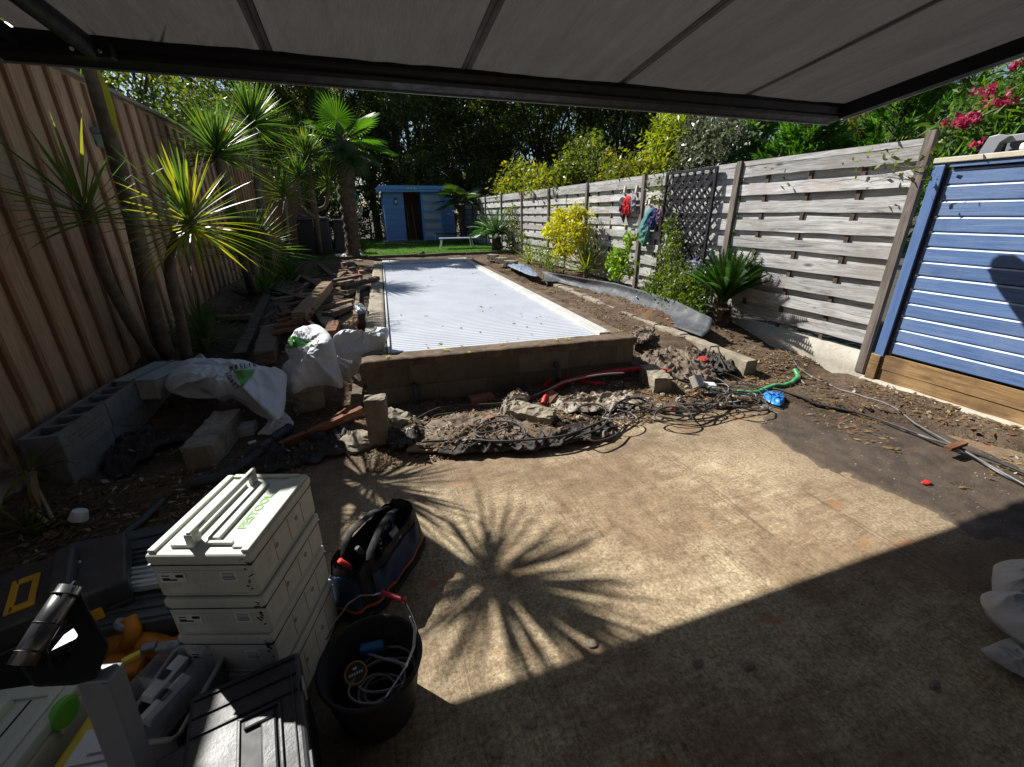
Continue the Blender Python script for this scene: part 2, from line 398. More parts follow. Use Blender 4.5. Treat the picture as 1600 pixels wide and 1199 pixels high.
K['brownslat'] = wood('brown_battens', [(.05, .035, .028), (.10, .07, .055), (.16, .12, .09)], 2, 1.0, .85, .3, .8, .3)  # the battens' own dark brown
K['blue'] = wood('blue_painted_boards', [(.07, .135, .31), (.105, .19, .40), (.145, .24, .46)], 1, .8, .5, .16, .9, .3, wear=(.16, .24, .42), spec=.4)
K['bluev'] = wood('blue_painted_post', [(.07, .14, .33), (.10, .18, .39), (.13, .22, .44)], 2, .6, .5, .1, .5, 0, spec=.45)
K['blueedge'] = M('sunlit_board_edge', (.62, .70, .82), (.35, .45, .68), .6, 8, .3)  # sunlit bevel highlight put into the edge colour, lighter than the board paint
K['tanwood'] = wood('tan_pine_boards', [(.15, .085, .035), (.34, .21, .095), (.47, .32, .16)], 1, 1.0, .75, .2, .5, .8, wear=(.13, .08, .045))
K['cream'] = M('cream_coping', (.62, .57, .46), (.5, .45, .35), .8, 6, .5, 50)
K['plinth'] = M('pale_render', (.52, .49, .42), (.38, .35, .29), .92, 4, .6, 40, dirt=(.14, .12, .09), dirt_amt=.5)
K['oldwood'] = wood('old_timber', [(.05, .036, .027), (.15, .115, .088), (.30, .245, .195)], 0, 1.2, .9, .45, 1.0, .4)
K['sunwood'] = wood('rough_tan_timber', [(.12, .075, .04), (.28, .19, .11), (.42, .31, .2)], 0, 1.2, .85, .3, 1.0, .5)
K['redwood'] = wood('reddish_planks', [(.09, .035, .018), (.2, .085, .045), (.33, .16, .09)], 0, 1.2, .8, .4, .7, .3)
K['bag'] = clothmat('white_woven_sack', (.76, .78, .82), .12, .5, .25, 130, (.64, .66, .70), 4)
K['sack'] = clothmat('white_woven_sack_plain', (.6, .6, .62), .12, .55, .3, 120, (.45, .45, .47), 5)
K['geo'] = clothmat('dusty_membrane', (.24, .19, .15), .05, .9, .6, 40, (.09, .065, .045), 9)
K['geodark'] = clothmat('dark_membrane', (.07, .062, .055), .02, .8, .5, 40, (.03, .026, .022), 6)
K['logogreen'] = M('logo_green', (.08, .36, .045), (.07, .33, .04), .5, 6, 0)
K['ink'] = M('black_ink', (.015, .016, .022), (.012, .012, .016), .5, 6, 0)
K['syst'] = M('ivory_plastic', (.62, .64, .575), (.52, .54, .48), .5, 5, .15, 160, dirt=(.24, .23, .18), dirt_amt=.42)
K['systd'] = M('ivory_plastic_recess', (.54, .56, .50), (.5, .52, .46), .5, 6, .1)
K['green'] = M('bright_green_plastic', (.13, .48, .06), (.11, .42, .05), .4, 6, .05)
K['label'] = M('white_label', (.74, .74, .74), (.68, .68, .68), .5, 20, 0)
K['blk'] = M('black_plastic', (.028, .029, .032), (.02, .021, .023), .38, 8, .25, 120, spec=.55)
K['blkt'] = M('scuffed_black_plastic', (.040, .042, .047), (.024, .026, .03), .45, 5, .2, 70, spec=.6, dirt=(.11, .11, .11), dirt_amt=.5)
K['rub'] = M('black_rubber', (.025, .025, .025), (.016, .016, .016), .7, 9, .3)
K['steel'] = M('bare_steel', (.62, .64, .67), (.5, .52, .55), .28, 7, .05, metal=1)
K['alu'] = M('anodised_aluminium', (.62, .66, .70), (.56, .6, .64), .4, 5, 0, metal=.6)
K['greypanel'] = M('grey_plastic_panel', (.075, .09, .105), (.05, .06, .07), .5, 3, .2, 60, dirt=(.14, .14, .14), dirt_amt=.3)
K['greyframe'] = M('grey_lacquer', (.23, .25, .28), (.2, .22, .25), .4, 5, .05)
K['yel'] = M('tool_yellow', (.75, .38, .02), (.65, .32, .02), .45, 6, .1, dirt=(.2, .12, .03), dirt_amt=.3)
K['org'] = M('tool_orange', (.55, .20, .012), (.42, .15, .012), .45, 6, .15, dirt=(.08, .05, .03), dirt_amt=.5)
K['yellow'] = M('lemon_plastic', (.72, .55, .06), (.62, .46, .05), .5, 6, .05)
K['awn'] = M('anthracite_metal', (.009, .0093, .0105), (.007, .0072, .008), .55, 8, .05, spec=.2)
K['awng'] = M('grey_metal_lip', (.2, .2, .2), (.16, .16, .16), .4, 8, 0, spec=.5)
def canopy_mat():
    m, t, b, out = newmat('awning_fabric'); v = coords(t, (5, .7, 1))
    st = tnoise(t, v, 1.9, 7, .65, .9); fine = tnoise(t, coords(t, (90, 5, 1), (0, 0, R_(9))), 3, 4); bl = tnoise(t, coords(t), 1.3, 3)
    col = ramp(t, mix(t, .3, mix(t, .5, st, fine), bl), [(.3, (.062, .06, .059)), (.7, (.135, .131, .127))]); t.links.new(col, b.inputs['Base Color'])
    b.inputs['Roughness'].default_value = .85; b.inputs['Specular IOR Level'].default_value = .2
    bump(t, b, mix(t, .4, st, fine), 1.0, .02)
    tr = t.nodes.new('ShaderNodeBsdfTranslucent'); tc = mix(t, 1.0, col, (.52, .50, .485), 'MULTIPLY'); t.links.new(tc, tr.inputs[0])
    ms = t.nodes.new('ShaderNodeMixShader'); ms.inputs[0].default_value = .4
    t.links.new(b.outputs[0], ms.inputs[1]); t.links.new(tr.outputs[0], ms.inputs[2]); t.links.new(ms.outputs[0], out.inputs[0])
    return m
K['canopy'] = canopy_mat()
K['seamw'] = M('awning_double_fabric', (.085, .083, .081), (.06, .059, .057), .85, 8, .1)
K['seam'] = M('awning_seam', (.02, .02, .02), (.015, .015, .015), .85, 8, .1)
K['cable'] = M('black_cable', (.035, .034, .034), (.05, .045, .04), .6, 9, .1, dirt=(.16, .13, .1), dirt_amt=.45)
K['cableg'] = M('grey_cable', (.30, .31, .33), (.2, .2, .2), .5, 9, .1, dirt=(.15, .12, .1), dirt_amt=.4)
K['red'] = M('red_conduit', (.58, .03, .025), (.45, .022, .02), .45, 9, .15, dirt=(.2, .1, .07), dirt_amt=.35)
K['redh'] = M('red_grip', (.45, .015, .035), (.38, .012, .03), .35, 9, .05)
K['hose'] = M('green_hose', (.06, .34, .13), (.045, .25, .09), .4, 9, .1, dirt=(.16, .16, .1), dirt_amt=.3)
K['glove'] = M('blue_nitrile', (.03, .26, .72), (.025, .2, .6), .45, 9, .1)
K['band'] = M('grey_rubber_band', (.06, .068, .08), (.035, .04, .048), .62, 4, .5, 30, spec=.3, dirt=(.26, .25, .24), dirt_amt=.4)
K['bark'] = M('palm_bark', (.16, .115, .075), (.06, .042, .028), .95, 12, 1.0, 40)
K['cordbark'] = M('cordyline_bark', (.19, .15, .105), (.085, .062, .042), .95, 14, 1.0, 50)
K['treebark'] = M('tree_bark', (.05, .04, .03), (.025, .02, .015), .95, 7, 1.0, 25)
K['stem'] = M('brown_stem', (.13, .09, .05), (.08, .055, .03), .9, 9, .5)
K['terra'] = M('terracotta', (.34, .16, .09), (.22, .1, .06), .85, 8, .5, dirt=(.2, .16, .12), dirt_amt=.5)
K['stone'] = M('pale_stone', (.42, .38, .31), (.28, .25, .2), .9, 6, .8, 25)
K['white'] = M('white_paint', (.75, .76, .77), (.66, .67, .68), .5, 6, .1)
K['lounger'] = M('pale_grey_sling', (.2, .23, .28), (.16, .19, .24), .6, 9, .1)
K['navyb'] = M('tool_bag_blue', (.03, .06, .13), (.018, .038, .085), .75, 12, .5, 140)
K['bagblk'] = M('tool_bag_black', (.022, .023, .027), (.014, .015, .018), .7, 12, .5, 140)
K['bagorg'] = M('tool_bag_piping', (.62, .13, .02), (.5, .1, .02), .6, 12, .2)
K['clear'] = clearmat('clear_plastic', (.62, .65, .68), .42, .2)
K['clearb'] = clearmat('clear_grey_plastic', (.6, .63, .68), .3, .25)
K['house'] = M('house_render', (.14, .13, .12), (.11, .10, .09), .9, 3, .4)  # wall out of view, colour darkened to cut bounce light under the awning
def lawn_mat():
    m, t, b, out = newmat('lawn_turf'); v = coords(t)
    t.links.new(ramp(t, tnoise(t, v, 3, 8, .7), [(.3, (.03, .085, .008)), (.7, (.075, .17, .015))]), b.inputs['Base Color'])
    b.inputs['Roughness'].default_value = .9; bump(t, b, tnoise(t, v, 120, 4), .9, .03); return m
K['lawn'] = lawn_mat()
# foliage
K['l_dark'] = leafmat('dark_oak_leaves', [(.045, .065, .024), (.08, .11, .036), (.115, .145, .045), (.17, .165, .06)], .52, .38, .5)
K['l_mid'] = leafmat('green_leaves', [(.03, .06, .012), (.05, .095, .018), (.08, .12, .02), (.11, .12, .02)], .42)
K['l_lit'] = leafmat('yellow_green_leaves', [(.08, .12, .015), (.12, .16, .018), (.17, .17, .02), (.06, .10, .015)], .45)
K['l_thuja'] = leafmat('conifer_sprays', [(.045, .13, .02), (.07, .18, .025), (.11, .24, .03)], .4)
K['l_cord'] = leafmat('cordyline_leaves', [(.045, .095, .03), (.07, .14, .035), (.1, .18, .04), (.09, .14, .05)], .42, .42, .4)
K['l_cordy'] = leafmat('yellowed_cordyline_leaves', [(.10, .17, .03), (.17, .2, .03), (.32, .26, .03), (.12, .19, .05)], .5, .35, .5, (1.8, 1.8, .5))
K['l_dry'] = leafmat('dry_leaves', [(.12, .075, .035), (.2, .13, .06), (.28, .19, .09), (.09, .055, .03), (.35, .27, .12)], .2, .8, .2, (1.2, 1, .7))
K['l_yel'] = leafmat('golden_leaves', [(.42, .42, .02), (.55, .5, .02), (.6, .55, .03), (.3, .4, .02)], .45, .45, .4, (1.5, 1.5, .4))
K['l_aut'] = leafmat('autumn_vine_leaves', [(.14, .22, .02), (.2, .27, .02), (.34, .22, .02), (.1, .17, .02), (.32, .38, .04)], .5, .45, .4, (1.7, 1.5, .4))
K['l_cycad'] = leafmat('cycad_leaflets', [(.022, .07, .01), (.035, .10, .012), (.05, .13, .014)], .35, .5, .3)
K['l_fan'] = leafmat('fan_palm_leaves', [(.04, .11, .018), (.065, .15, .022), (.09, .18, .026)], .45, .4, .4, (1.5, 1.7, .4))
K['l_fand'] = leafmat('dark_fan_palm_leaves', [(.03, .07, .02), (.045, .09, .025), (.06, .11, .03)], .35)
K['l_fresh'] = leafmat('fresh_lime_leaves', [(.16, .3, .015), (.22, .36, .02), (.28, .4, .03)], .5, .4, .5, (1.5, 1.6, .4))
K['l_rose'] = leafmat('climber_leaves', [(.05, .10, .02), (.09, .15, .03), (.15, .2, .04), (.04, .08, .02)], .4, .35, .6)
K['l_ole'] = leafmat('oleander_leaves', [(.05, .12, .025), (.09, .18, .03), (.13, .22, .04)], .4, .4, .5)
K['l_var'] = leafmat('pale_speckled_leaves', [(.08, .10, .05), (.16, .18, .11), (.30, .31, .24), (.05, .08, .03)], .3, .35, .6, (1.2, 1.3, .8))
K['l_bam'] = leafmat('yellow_bamboo_leaves', [(.22, .3, .02), (.3, .36, .03), (.36, .4, .05)], .5, .4, .5, (1.5, 1.5, .4))
K['pink'] = leafmat('pink_flowers', [(.55, .04, .12), (.7, .08, .2), (.8, .15, .3)], .35, .5, .3, (1.2, 1, 1))
K['fl_pale'] = leafmat('pale_blue_flowers', [(.4, .42, .6), (.5, .52, .7), (.3, .32, .5)], .35, .5, .3, (1.2, 1.1, 1.2))
# ---------------------------------------------------------------- terrain
random.seed(5)
PU = Vector((.99897, -.0454, 0)); PV = Vector((.0454, .99897, 0)); P0 = Vector((-.11, 3.60, 0))
ZC = .46                                             # top of the pool walls
def PP(u, v, z=0): return P0 + PU * u + PV * v + Vector((0, 0, z))
def pool_uv(x, y):
    d = Vector((x, y, 0)) - P0; return d.dot(PU), d.dot(PV)
POOL_W, POOL_L = 2.56, 8.45
def slab_edge(x):
    """y where the slab ends and the debris begins"""
    pts = [(-9, 2.95), (-.5, 2.95), (.1, 2.80), (.9, 2.74), (1.5, 2.72), (2.2, 2.66), (3.0, 2.50), (3.4, 2.55), (3.9, 1.9), (4.3, 1.2), (9, .2)]
    for (a, ya), (b, yb) in zip(pts, pts[1:]):
        if x <= b: return lerp(ya, yb, (x - a) / (b - a)) + .06 * noise.noise((x * 4, 0, 3))
    return .2
def T(x, y):
    u, v = pool_uv(x, y)
    n = fbm((x, y, 0), 4, 1.6) * .035 + fbm((x, y, 5), 3, 7) * .012
    left = sstep(-.45, -.62, x + .05 * noise.noise((y * 3, 1, 0)))
    k = max(sstep(0, .12, y - slab_edge(x)), left)       # 0 = under the slab
    z = .02
    # right of the pool
    if x > 1.2:
        a = (.19 + .08 * sstep(4.5, 9, y)) * sstep(3.2, 4.1, y) * sstep(2.1, 2.5, x)
        bed = .08 + .24 * sstep(3.6, 4.8, y)
        right = sstep(3.4, 3.75, x)
        z = lerp(max(a, .04), bed, right) if y > 2.9 else lerp(.03, .06, right)
        if y <= 3.3 and y > 2.9: z = lerp(.03, z, sstep(2.9, 3.3, y))
    else:
        z = .02 + .20 * sstep(3.9, 5.2, y) + .16 * sstep(5, 8, y)
        z += .16 * sstep(-1.85, -2.1, x)
    z = lerp(z, .42, sstep(11.6, 12.8, y))
    # little mound at the foot of the pool wall
    if 0 < x < 2.4 and y < 3.7: z += .03 * sstep(2.8, 3.2, y) * (0.6 + noise.noise((x * 2.3, y * 2, 8)))
    z = z + n * (1.15 if 2.6 < y < 4.5 else 1)
    z = lerp(-.04, z, k)
    if .05 < u < POOL_W - .05 and .08 < v < POOL_L: z = -.25
    return z
def terr_mesh(x0, x1, y0, y1, step):
    nx = int((x1 - x0) / step); ny = int((y1 - y0) / step); mb = MB()
    mb.grid(nx, ny, lambda a, b: (lerp(x0, x1, a), lerp(y0, y1, b), T(lerp(x0, x1, a), lerp(y0, y1, b))))
    return mb
tag(terr_mesh(-2.3, 4.75, -1.3, 13.6, .045).build('garden_soil', K['soil']), kind='structure')
g = MB(); g.grid(60, 60, lambda a, b: (-400 + 800 * a, -300 + 900 * b, -.12), sm=False)
tag(g.build('ground', K['under']), kind='structure')
# concrete slab with ragged left and far edges
mb = MB()
def slabp(a, b):
    x = lerp(-.62, 4.75, a); yb = slab_edge(x) + .14; y = lerp(-1.6, yb, b)
    if a == 0: x += .05 * noise.noise((y * 4, 2, 0))
    return (x, y, 0.0 + .0015 * noise.noise((x * 2, y * 2, 0)))
mb.grid(60, 60, slabp); tag(mb.build('concrete_slab', K['slab']), kind='structure')
# lawn terrace at the far end
mb = MB(); mb.grid(70, 50, lambda a, b: (lerp(-2.2, 4.7, a), lerp(13.45, 24, b), .46 + .012 * noise.noise((a * 30, b * 30, 0))))
tag(mb.build('lawn', K['lawn']), kind='structure')
n = 26000; rng = np.random.default_rng(3)
x = rng.uniform(-1.6, 4.6, n); y = 13.5 + 7.5 * rng.random(n) ** 1.4; h = rng.uniform(.02, .05, n); a = rng.uniform(0, 6.28, n)
b0 = np.stack([x - .006 * np.cos(a), y - .006 * np.sin(a), np.full(n, .465)], 1); b1 = np.stack([x + .006 * np.cos(a), y + .006 * np.sin(a), np.full(n, .465)], 1)
tp = np.stack([x + rng.uniform(-.02, .02, n), y + rng.uniform(-.02, .02, n), .465 + h], 1)
K['grass'] = leafmat('grass_blades', [(.05, .13, .01), (.08, .19, .014), (.11, .22, .02)], .4, .5, .3, (1.6, 1.9, .4))
tag(npmesh('grass', np.stack([b0, b1, tp], 1), 3, K['grass']), 'short bright green grass on the raised lawn', 'grass', kind='stuff')
tb = empty('lawn_edging', (1, 13.42, .3), 'dark timber sleepers edging the lawn beyond the pool', 'edging')
random.seed(3)
for i, (xa, xb) in enumerate(((-1.0, .15), (.17, 1.55), (1.57, 3.0), (3.02, 4.45))):
    m = MB(); m.beam((xa, 13.40 - .01 * i, .39), (xb, 13.41 - .01 * i, .40), .10, .20, segs=8, wob=.006); m.build('sleeper', K['oldwood'], tb)

# wet mud smeared on the slab at the right
def ring(outline, n=72):
    P = [V3(p) for p in outline]; L = len(P); out = []
    for i in range(n):
        t = i / n * L; k = int(t); f = t - k
        p0, p1, p2, p3 = P[k - 1], P[k % L], P[(k + 1) % L], P[(k + 2) % L]
        out.append(.5 * ((2 * p1) + (p2 - p0) * f + (2 * p0 - 5 * p1 + 4 * p2 - p3) * f * f + (3 * p1 - 3 * p2 + p3 - p0) * f ** 3))
    return out
def pillow(outline, th, up=(0, 0, 1), n=84, rings=16, crumple=.0, cs=6.0, prof=2.6, bottom=.25, seed=0, base=None, mb=None, mi=0, ripple=0.0):
    """a stuffed / heaped body over a closed outline: th high on the up side, bottom*th on the other"""
    up = V3(up).normalized(); O = ring(outline, n); c = sum(O, Vector()) / n; mb = mb or MB()
    def top(a, b):
        i = int(round(a * n)) % n; s = 1 - b; p = c + (O[i] - c) * s
        hgt = th * max(0, (1 - s ** prof)) ** .55
        q = p + Vector((seed * 3.7, seed, seed * 1.3))
        cr = crumple * (crease(q, cs, 4) - .6) * (.35 + .65 * (1 - s ** 6))
        rp = ripple * math.sin(i / n * 2 * math.pi * 13 + 4 * noise.noise(q * 3)) * s ** 3
        if base: p = p + up * base(p)
        return p + up * (hgt + cr) + (O[i] - c).normalized() * rp * s
    def bot(a, b):
        i = int(round(a * n)) % n; s = b; p = c + (O[i] - c) * s
        if base: p = p + up * base(p)
        q = p + Vector((seed * 3.7, seed, seed * 1.3))
        cr = crumple * (crease(q, cs, 4) - .6) * (.35 + .65 * (1 - s ** 6)) if s > .99 else 0
        rp = ripple * math.sin(i / n * 2 * math.pi * 13 + 4 * noise.noise(q * 3)) * s ** 3
        return p - up * (bottom * th * max(0, (1 - s ** prof)) ** .5 - cr) + (O[i] - c).normalized() * rp * s
    mb.grid(n, rings, top, mi, True, closed_u=True); mb.grid(n, 5, bot, mi, True, closed_u=True)
    return mb
mudpoly = ring([G(*q) for q in [(1185, 662), (1205, 640), (1250, 622), (1330, 632), (1430, 660), (1540, 705), (1640, 760), (1700, 860), (1640, 865), (1530, 838), (1455, 805), (1370, 765), (1290, 735), (1230, 700)]], 90)
def poly_dist(x, y, P):
    d = 9; ins = False; n = len(P)
    for i in range(n):
        a, b_ = P[i - 1], P[i]; ab = (b_.x - a.x, b_.y - a.y); L = ab[0] ** 2 + ab[1] ** 2 + 1e-12; t = max(0, min(1, ((x - a.x) * ab[0] + (y - a.y) * ab[1]) / L)); d = min(d, math.hypot(x - a.x - ab[0] * t, y - a.y - ab[1] * t))
        if (a.y > y) != (b_.y > y) and x < (b_.x - a.x) * (y - a.y) / (b_.y - a.y + 1e-12) + a.x: ins = not ins
    return d if ins else -d
mb = MB()
def mudf(a, b):
    x = lerp(2.1, 4.62, a); y = lerp(.1, 2.85, b); s = poly_dist(x, y, mudpoly) + .08 * fbm((x, y, 7), 5, 5)
    return (x, y, lerp(-.02, .007, sstep(-.08, .09, s)) + .006 * fbm((x, y, 2), 3, 9) * sstep(0, .1, s))
mb.grid(120, 130, mudf); tag(mb.build('mud', K['mud']), kind='structure')

# ---------------------------------------------------------------- pool
pool = empty('swimming_pool', PP(1.28, 4.2, 0), 'raised rectangular pool closed with a white slatted cover', 'swimming pool')
m = MB()
def wallbox(u0, u1, v0, v1, z0, z1):
    c = PP((u0 + u1) / 2, (v0 + v1) / 2, (z0 + z1) / 2); return c, (u1 - u0, v1 - v0, z1 - z0), frame_from(PU, (0, 0, 1))
for q in ((0.01, POOL_W - .01, .01, .20), (.01, .19, .20, POOL_L), (POOL_W - .19, POOL_W - .01, .20, POOL_L), (.19, POOL_W - .19, POOL_L - .2, POOL_L)):
    m.box(*wallbox(*q, -.12, ZC - .045))
m.build('block_wall', K['poolwall'], pool)
# worn mortar coping: grid strip with noisy top
def coping(u0, u1, v0, v1, nu, nv, z1=ZC):
    m = MB()
    def f(a, b):
        u = lerp(u0, u1, a); v = lerp(v0, v1, b); p = PP(u, v, z1)
        e = min(a, 1 - a) * (u1 - u0); e2 = min(b, 1 - b) * (v1 - v0); d = min(e, e2)
        p.z += .006 * fbm(p, 3, 9) - (.012 if d < .005 else 0); p += Vector((.006 * noise.noise(p * 8), .006 * noise.noise(p * 9 + Vector((3, 3, 3))), 0)) if d < .005 else Vector()
        return p
    m.grid(nu, nv, f)
    W = nu + 1; b = 0; edge = [i for i in range(W)] + [W * j + nu for j in range(1, nv + 1)] + [W * nv + i for i in range(nu - 1, -1, -1)] + [W * j for j in range(nv - 1, 0, -1)]
    low = [Vector(m.v[i]) - Vector((0, 0, .055 + .006 * noise.noise(Vector(m.v[i]) * 5))) for i in edge]; o = len(m.v); m.v.extend([tuple(q) for q in low])
    for k in range(len(edge)):
        j = (k + 1) % len(edge); m.f.append((edge[k], o + k, o + j, edge[j])); m.m.append(0); m.smooth.append(False)
    return m
coping(-.012, POOL_W + .012, -.012, .205, 90, 8).build('front_coping', K['coping'], pool)
coping(-.012, .195, .207, POOL_L, 7, 240).build('side_coping', K['conc'], pool)
coping(POOL_W - .16, POOL_W + .012, .207, POOL_L, 6, 240, ZC - .004).build('side_coping', K['coping'], pool)
# slatted cover: rounded slats running across
cu0, cu1, cv0, cv1 = .235, POOL_W - .30, .215, 7.75
ns = 118; m = MB(); prof = [(0, -.016), (.05, -.004), (.25, .003), (.5, .005), (.75, .003), (.95, -.004)]
rows = []
for i in range(ns):
    for (f, dz) in prof: rows.append((lerp(cv0, cv1, (i + f) / ns), dz))
rows.append((cv1, -.01))
def cov(a, b):
    v, dz = rows[int(round(b * (len(rows) - 1)))]; u = lerp(cu0, cu1, a)
    return PP(u, v, ZC - .035 + dz + .002 * noise.noise((u * 1.5, v * 1.3, 0)))
m.grid(14, len(rows) - 1, cov, 0, False); m.build('slat_cover', K['cover'], pool)
m = MB(); m.box(*wallbox(.195, cu0 + .004, .207, cv1 + .1, ZC - .14, ZC - .07)); m.build('water_gap', K['dark'], pool)
m = MB(); m.box(*wallbox(cu0 - .028, cu0 - .006, .208, cv1, ZC - .09, ZC - .005)); m.build('liner_rail', K['rail'], pool, bevel=.004)
m = MB(); m.box(*wallbox(cu1 + .012, POOL_W - .162, .209, POOL_L - .05, ZC - .06, ZC + .012)); m.box(*wallbox(cu1 + .004, cu1 + .014, .21, cv1, ZC - .06, ZC - .01)); m.build('liner_rail', K['rail'], pool, bevel=.006)
m = MB(); m.box(*wallbox(.20, POOL_W - .15, cv1 + .02, POOL_L + .02, ZC - .12, ZC + .015)); m.build('cover_housing', K['rail'], pool, bevel=.012)
m = MB(); m.tube([PP(1.3 + .02 * math.cos(t / 16 * 6.28), cv1 + .019, ZC - .06 + .02 * math.sin(t / 16 * 6.28)) for t in range(16)], .004, 6, closed=True); m.build('housing_screw', K['dark'], pool)
# pipe stubs through the front wall
for u in (.40, 1.72):
    m = MB(); p = PP(u, .0, .26 if u > 1 else .2)
    m.tube([p + Vector((0, .03, 0)), p + Vector((0, -.05, 0)), p + Vector((0, -.07, -.03)), p + Vector((.0, -.075, -.2))], [.026, .026, .024, .02], 12); m.build('pipe_stub', K['band'], pool)

# ---------------------------------------------------------------- awning
AX0, AX1, AY, AZ0, ASL = -1.33, 3.74, 3.00, 2.365, .15
aw = empty('awning', (1.2, -1.0, 2.95), 'dark grey patio awning with wide front bar stretched overhead', 'awning')
def canz(y): return AZ0 + (AY - y) * ASL
YB = -1.15
def canf(x, y, off=0.0):
    b = (AY - .04 - y) / (AY - .04 - YB); d = min(abs(x - xs_) for xs_ in (-.33, .70, 1.73, 2.76))
    wr = .010 * math.exp(-d / .10) * noise.noise((x * 34, y * .9, 2)) + .005 * noise.noise((x * 9, y * .8, 5))
    return (x, y, canz(y) - .016 * math.sin(math.pi * min(1, max(0, b))) - .010 * abs(math.sin(math.pi * (x + .33) / 1.03)) + wr - off)
m = MB(); m.grid(260, 44, lambda a, b: canf(lerp(AX0, AX1, a), lerp(AY - .04, YB, b))); m.build('canopy', K['canopy'], aw)
for xs in (-.33, .70, 1.73, 2.76):
    m = MB(); m.grid(4, 44, lambda a, b: canf(xs + (a - .5) * .05, lerp(AY - .05, YB, b), .004)); so_ = m.build('seam', K['seamw'], aw)
    for e_ in (-.028, .0, .028):
        m = MB(); m.grid(1, 44, lambda a, b: canf(xs + e_ + (a - .5) * .005, lerp(AY - .05, YB, b), .006)); m.build('stitched_edge', K['seam'], so_)
bl, brt = -1.47, 3.80
m = MB(); prf = [(2.90, 2.375), (2.90, 2.35), (2.935, 2.315), (2.935, 2.303), (2.955, 2.288), (3.045, 2.268), (3.065, 2.28), (3.06, 2.365), (3.03, 2.40), (2.95, 2.405)]
n = len(prf); vs = [(bl, p[0], p[1] + (.012 if p[1] < 2.34 else 0)) for p in prf] + [(brt, p[0], p[1] - (.006 if p[1] < 2.34 else 0)) for p in prf]
m.add(vs, [tuple(range(n)), tuple(reversed(range(n, 2 * n)))] + [(i, n + i, n + (i + 1) % n, (i + 1) % n) for i in range(n)])
m.build('front_bar', K['awn'], aw)
m = MB(); m.beam((bl, 3.05, 2.277), (brt, 3.05, 2.259), .012, .010); m.build('drip_lip', K['awng'], aw)
for xs in (bl, brt):
    m = MB(); m.prism([(p[0] * 1.0, p[1]) for p in prf], .02, Matrix(((0, 0, 1), (1, 0, 0), (0, 1, 0))), (xs - (.02 if xs < 0 else 0), 0, 0)); m.build('end_cap', K['awng'], aw)
# side guide rail on the right, folding arms, cassette on the house wall
m = MB(); m.beam((AX1 + .035, 2.93, canz(2.93) - .05), (AX1 + .035, YB, canz(YB) - .05), .07, .10); m.build('side_rail', K['awn'], aw)
m = MB(); m.beam((AX1 + .078, 2.93, canz(2.93) - .095), (AX1 + .078, YB, canz(YB) - .095), .014, .012); m.build('rail_lip', K['awng'], aw)
m = MB(); m.beam((AX0 - .02, 2.93, canz(2.93) - .03), (AX0 - .02, YB, canz(YB) - .03), .03, .05); m.build('side_rail', K['awn'], aw)
e1 = Vector((-1.06, 2.90, 2.315)); e2 = Vector((-1.12, 1.2, 2.50)); e3 = Vector((-.95, YB, 2.75))
arm = MB(); arm.tube([e1, lerp(e1, e2, .5), e2], [.036, .036, .036], 10, flat=1.3); arm.tube([e2, e3], .036, 10, flat=1.3); ao = arm.build('folding_arm', K['awn'], aw)
m = MB(); m.box((-1.06, 2.89, 2.315), (.16, .07, .07)); m.tube([(-1.13, 2.86, 2.33), (-1.05, 2.84, 2.33)], .02, 10); m.build('arm_bracket', K['awn'], ao, bevel=.006)
for k in range(3):
    m = MB(); m.tube([(-1.12 + .05 * k, 2.86, 2.30), (-1.12 + .05 * k, 2.845, 2.30)], .008, 8); m.build('bolt', K['steel'], ao)
# --- the house wall the awning is fixed to
hw = empty('house_wall', (1.2, -1.5, 0), 'unseen dark rendered house wall carrying the awning cassette', 'house wall')
m = MB(); m.box((1.2, -1.62, .42), (9, .3, .9)); m.box((-2.2, -1.62, 2.1), (2.2, .3, 2.5)); m.box((4.6, -1.62, 2.1), (2.2, .3, 2.5)); m.box((1.2, -1.62, 3.4), (9, .3, 1.3)); m.build('wall', K['house'], hw)
m = MB(); m.box((1.2, -1.66, 1.8), (4.6, .02, 2.0)); m.build('window_pane', K['dark'], hw)
m = MB(); m.box((1.2, -1.24, 3.06), (5.2, .2, .2)); m.build('cassette', K['awn'], aw, bevel=.03)
# ---------------------------------------------------------------- left fence: upright boards with battens
random.seed(11)
XL = -2.15
lf = empty('board_fence', (XL, 8, .2), 'tall reddish-brown vertical board fence along the left side', 'fence')
m = MB(); y = .2; bt = MB()
while y < 24:
    w_ = .262; zt = 2.71 + random.uniform(-.012, .012)
    m.box((XL - .012 + random.uniform(-.002, .002), y + w_ / 2, (.2 + zt) / 2), (.02, w_ - .004, zt - .2))
    bt.box((XL + .012, y + w_, (.2 + zt) / 2 - .01), (.026 + random.uniform(-.002, .002), .045 + random.uniform(-.004, .004), zt - .22), R=(random.uniform(-.004, .004), 0, 0))
    y += w_
m.build('vertical_boards', K['fenceL'], lf); bt.build('cover_battens', K['battenL'], lf)
m = MB(); m.box((XL - .005, 12, 2.735), (.11, 24, .035)); m.build('cap_rail', K['capL'], lf, bevel=.004)
m = MB(); m.grid(3, 90, lambda a, b: (XL + lerp(-.02, .17, a), lerp(.2, 24, b), [.245, .235, .205, .0][int(round(a * 3))] + .006 * noise.noise((a * 9, b * 80, 0)))); 
tag(m.build('foundation_kerb', K['conc']), 'rough concrete kerb under the left board fence', 'kerb')
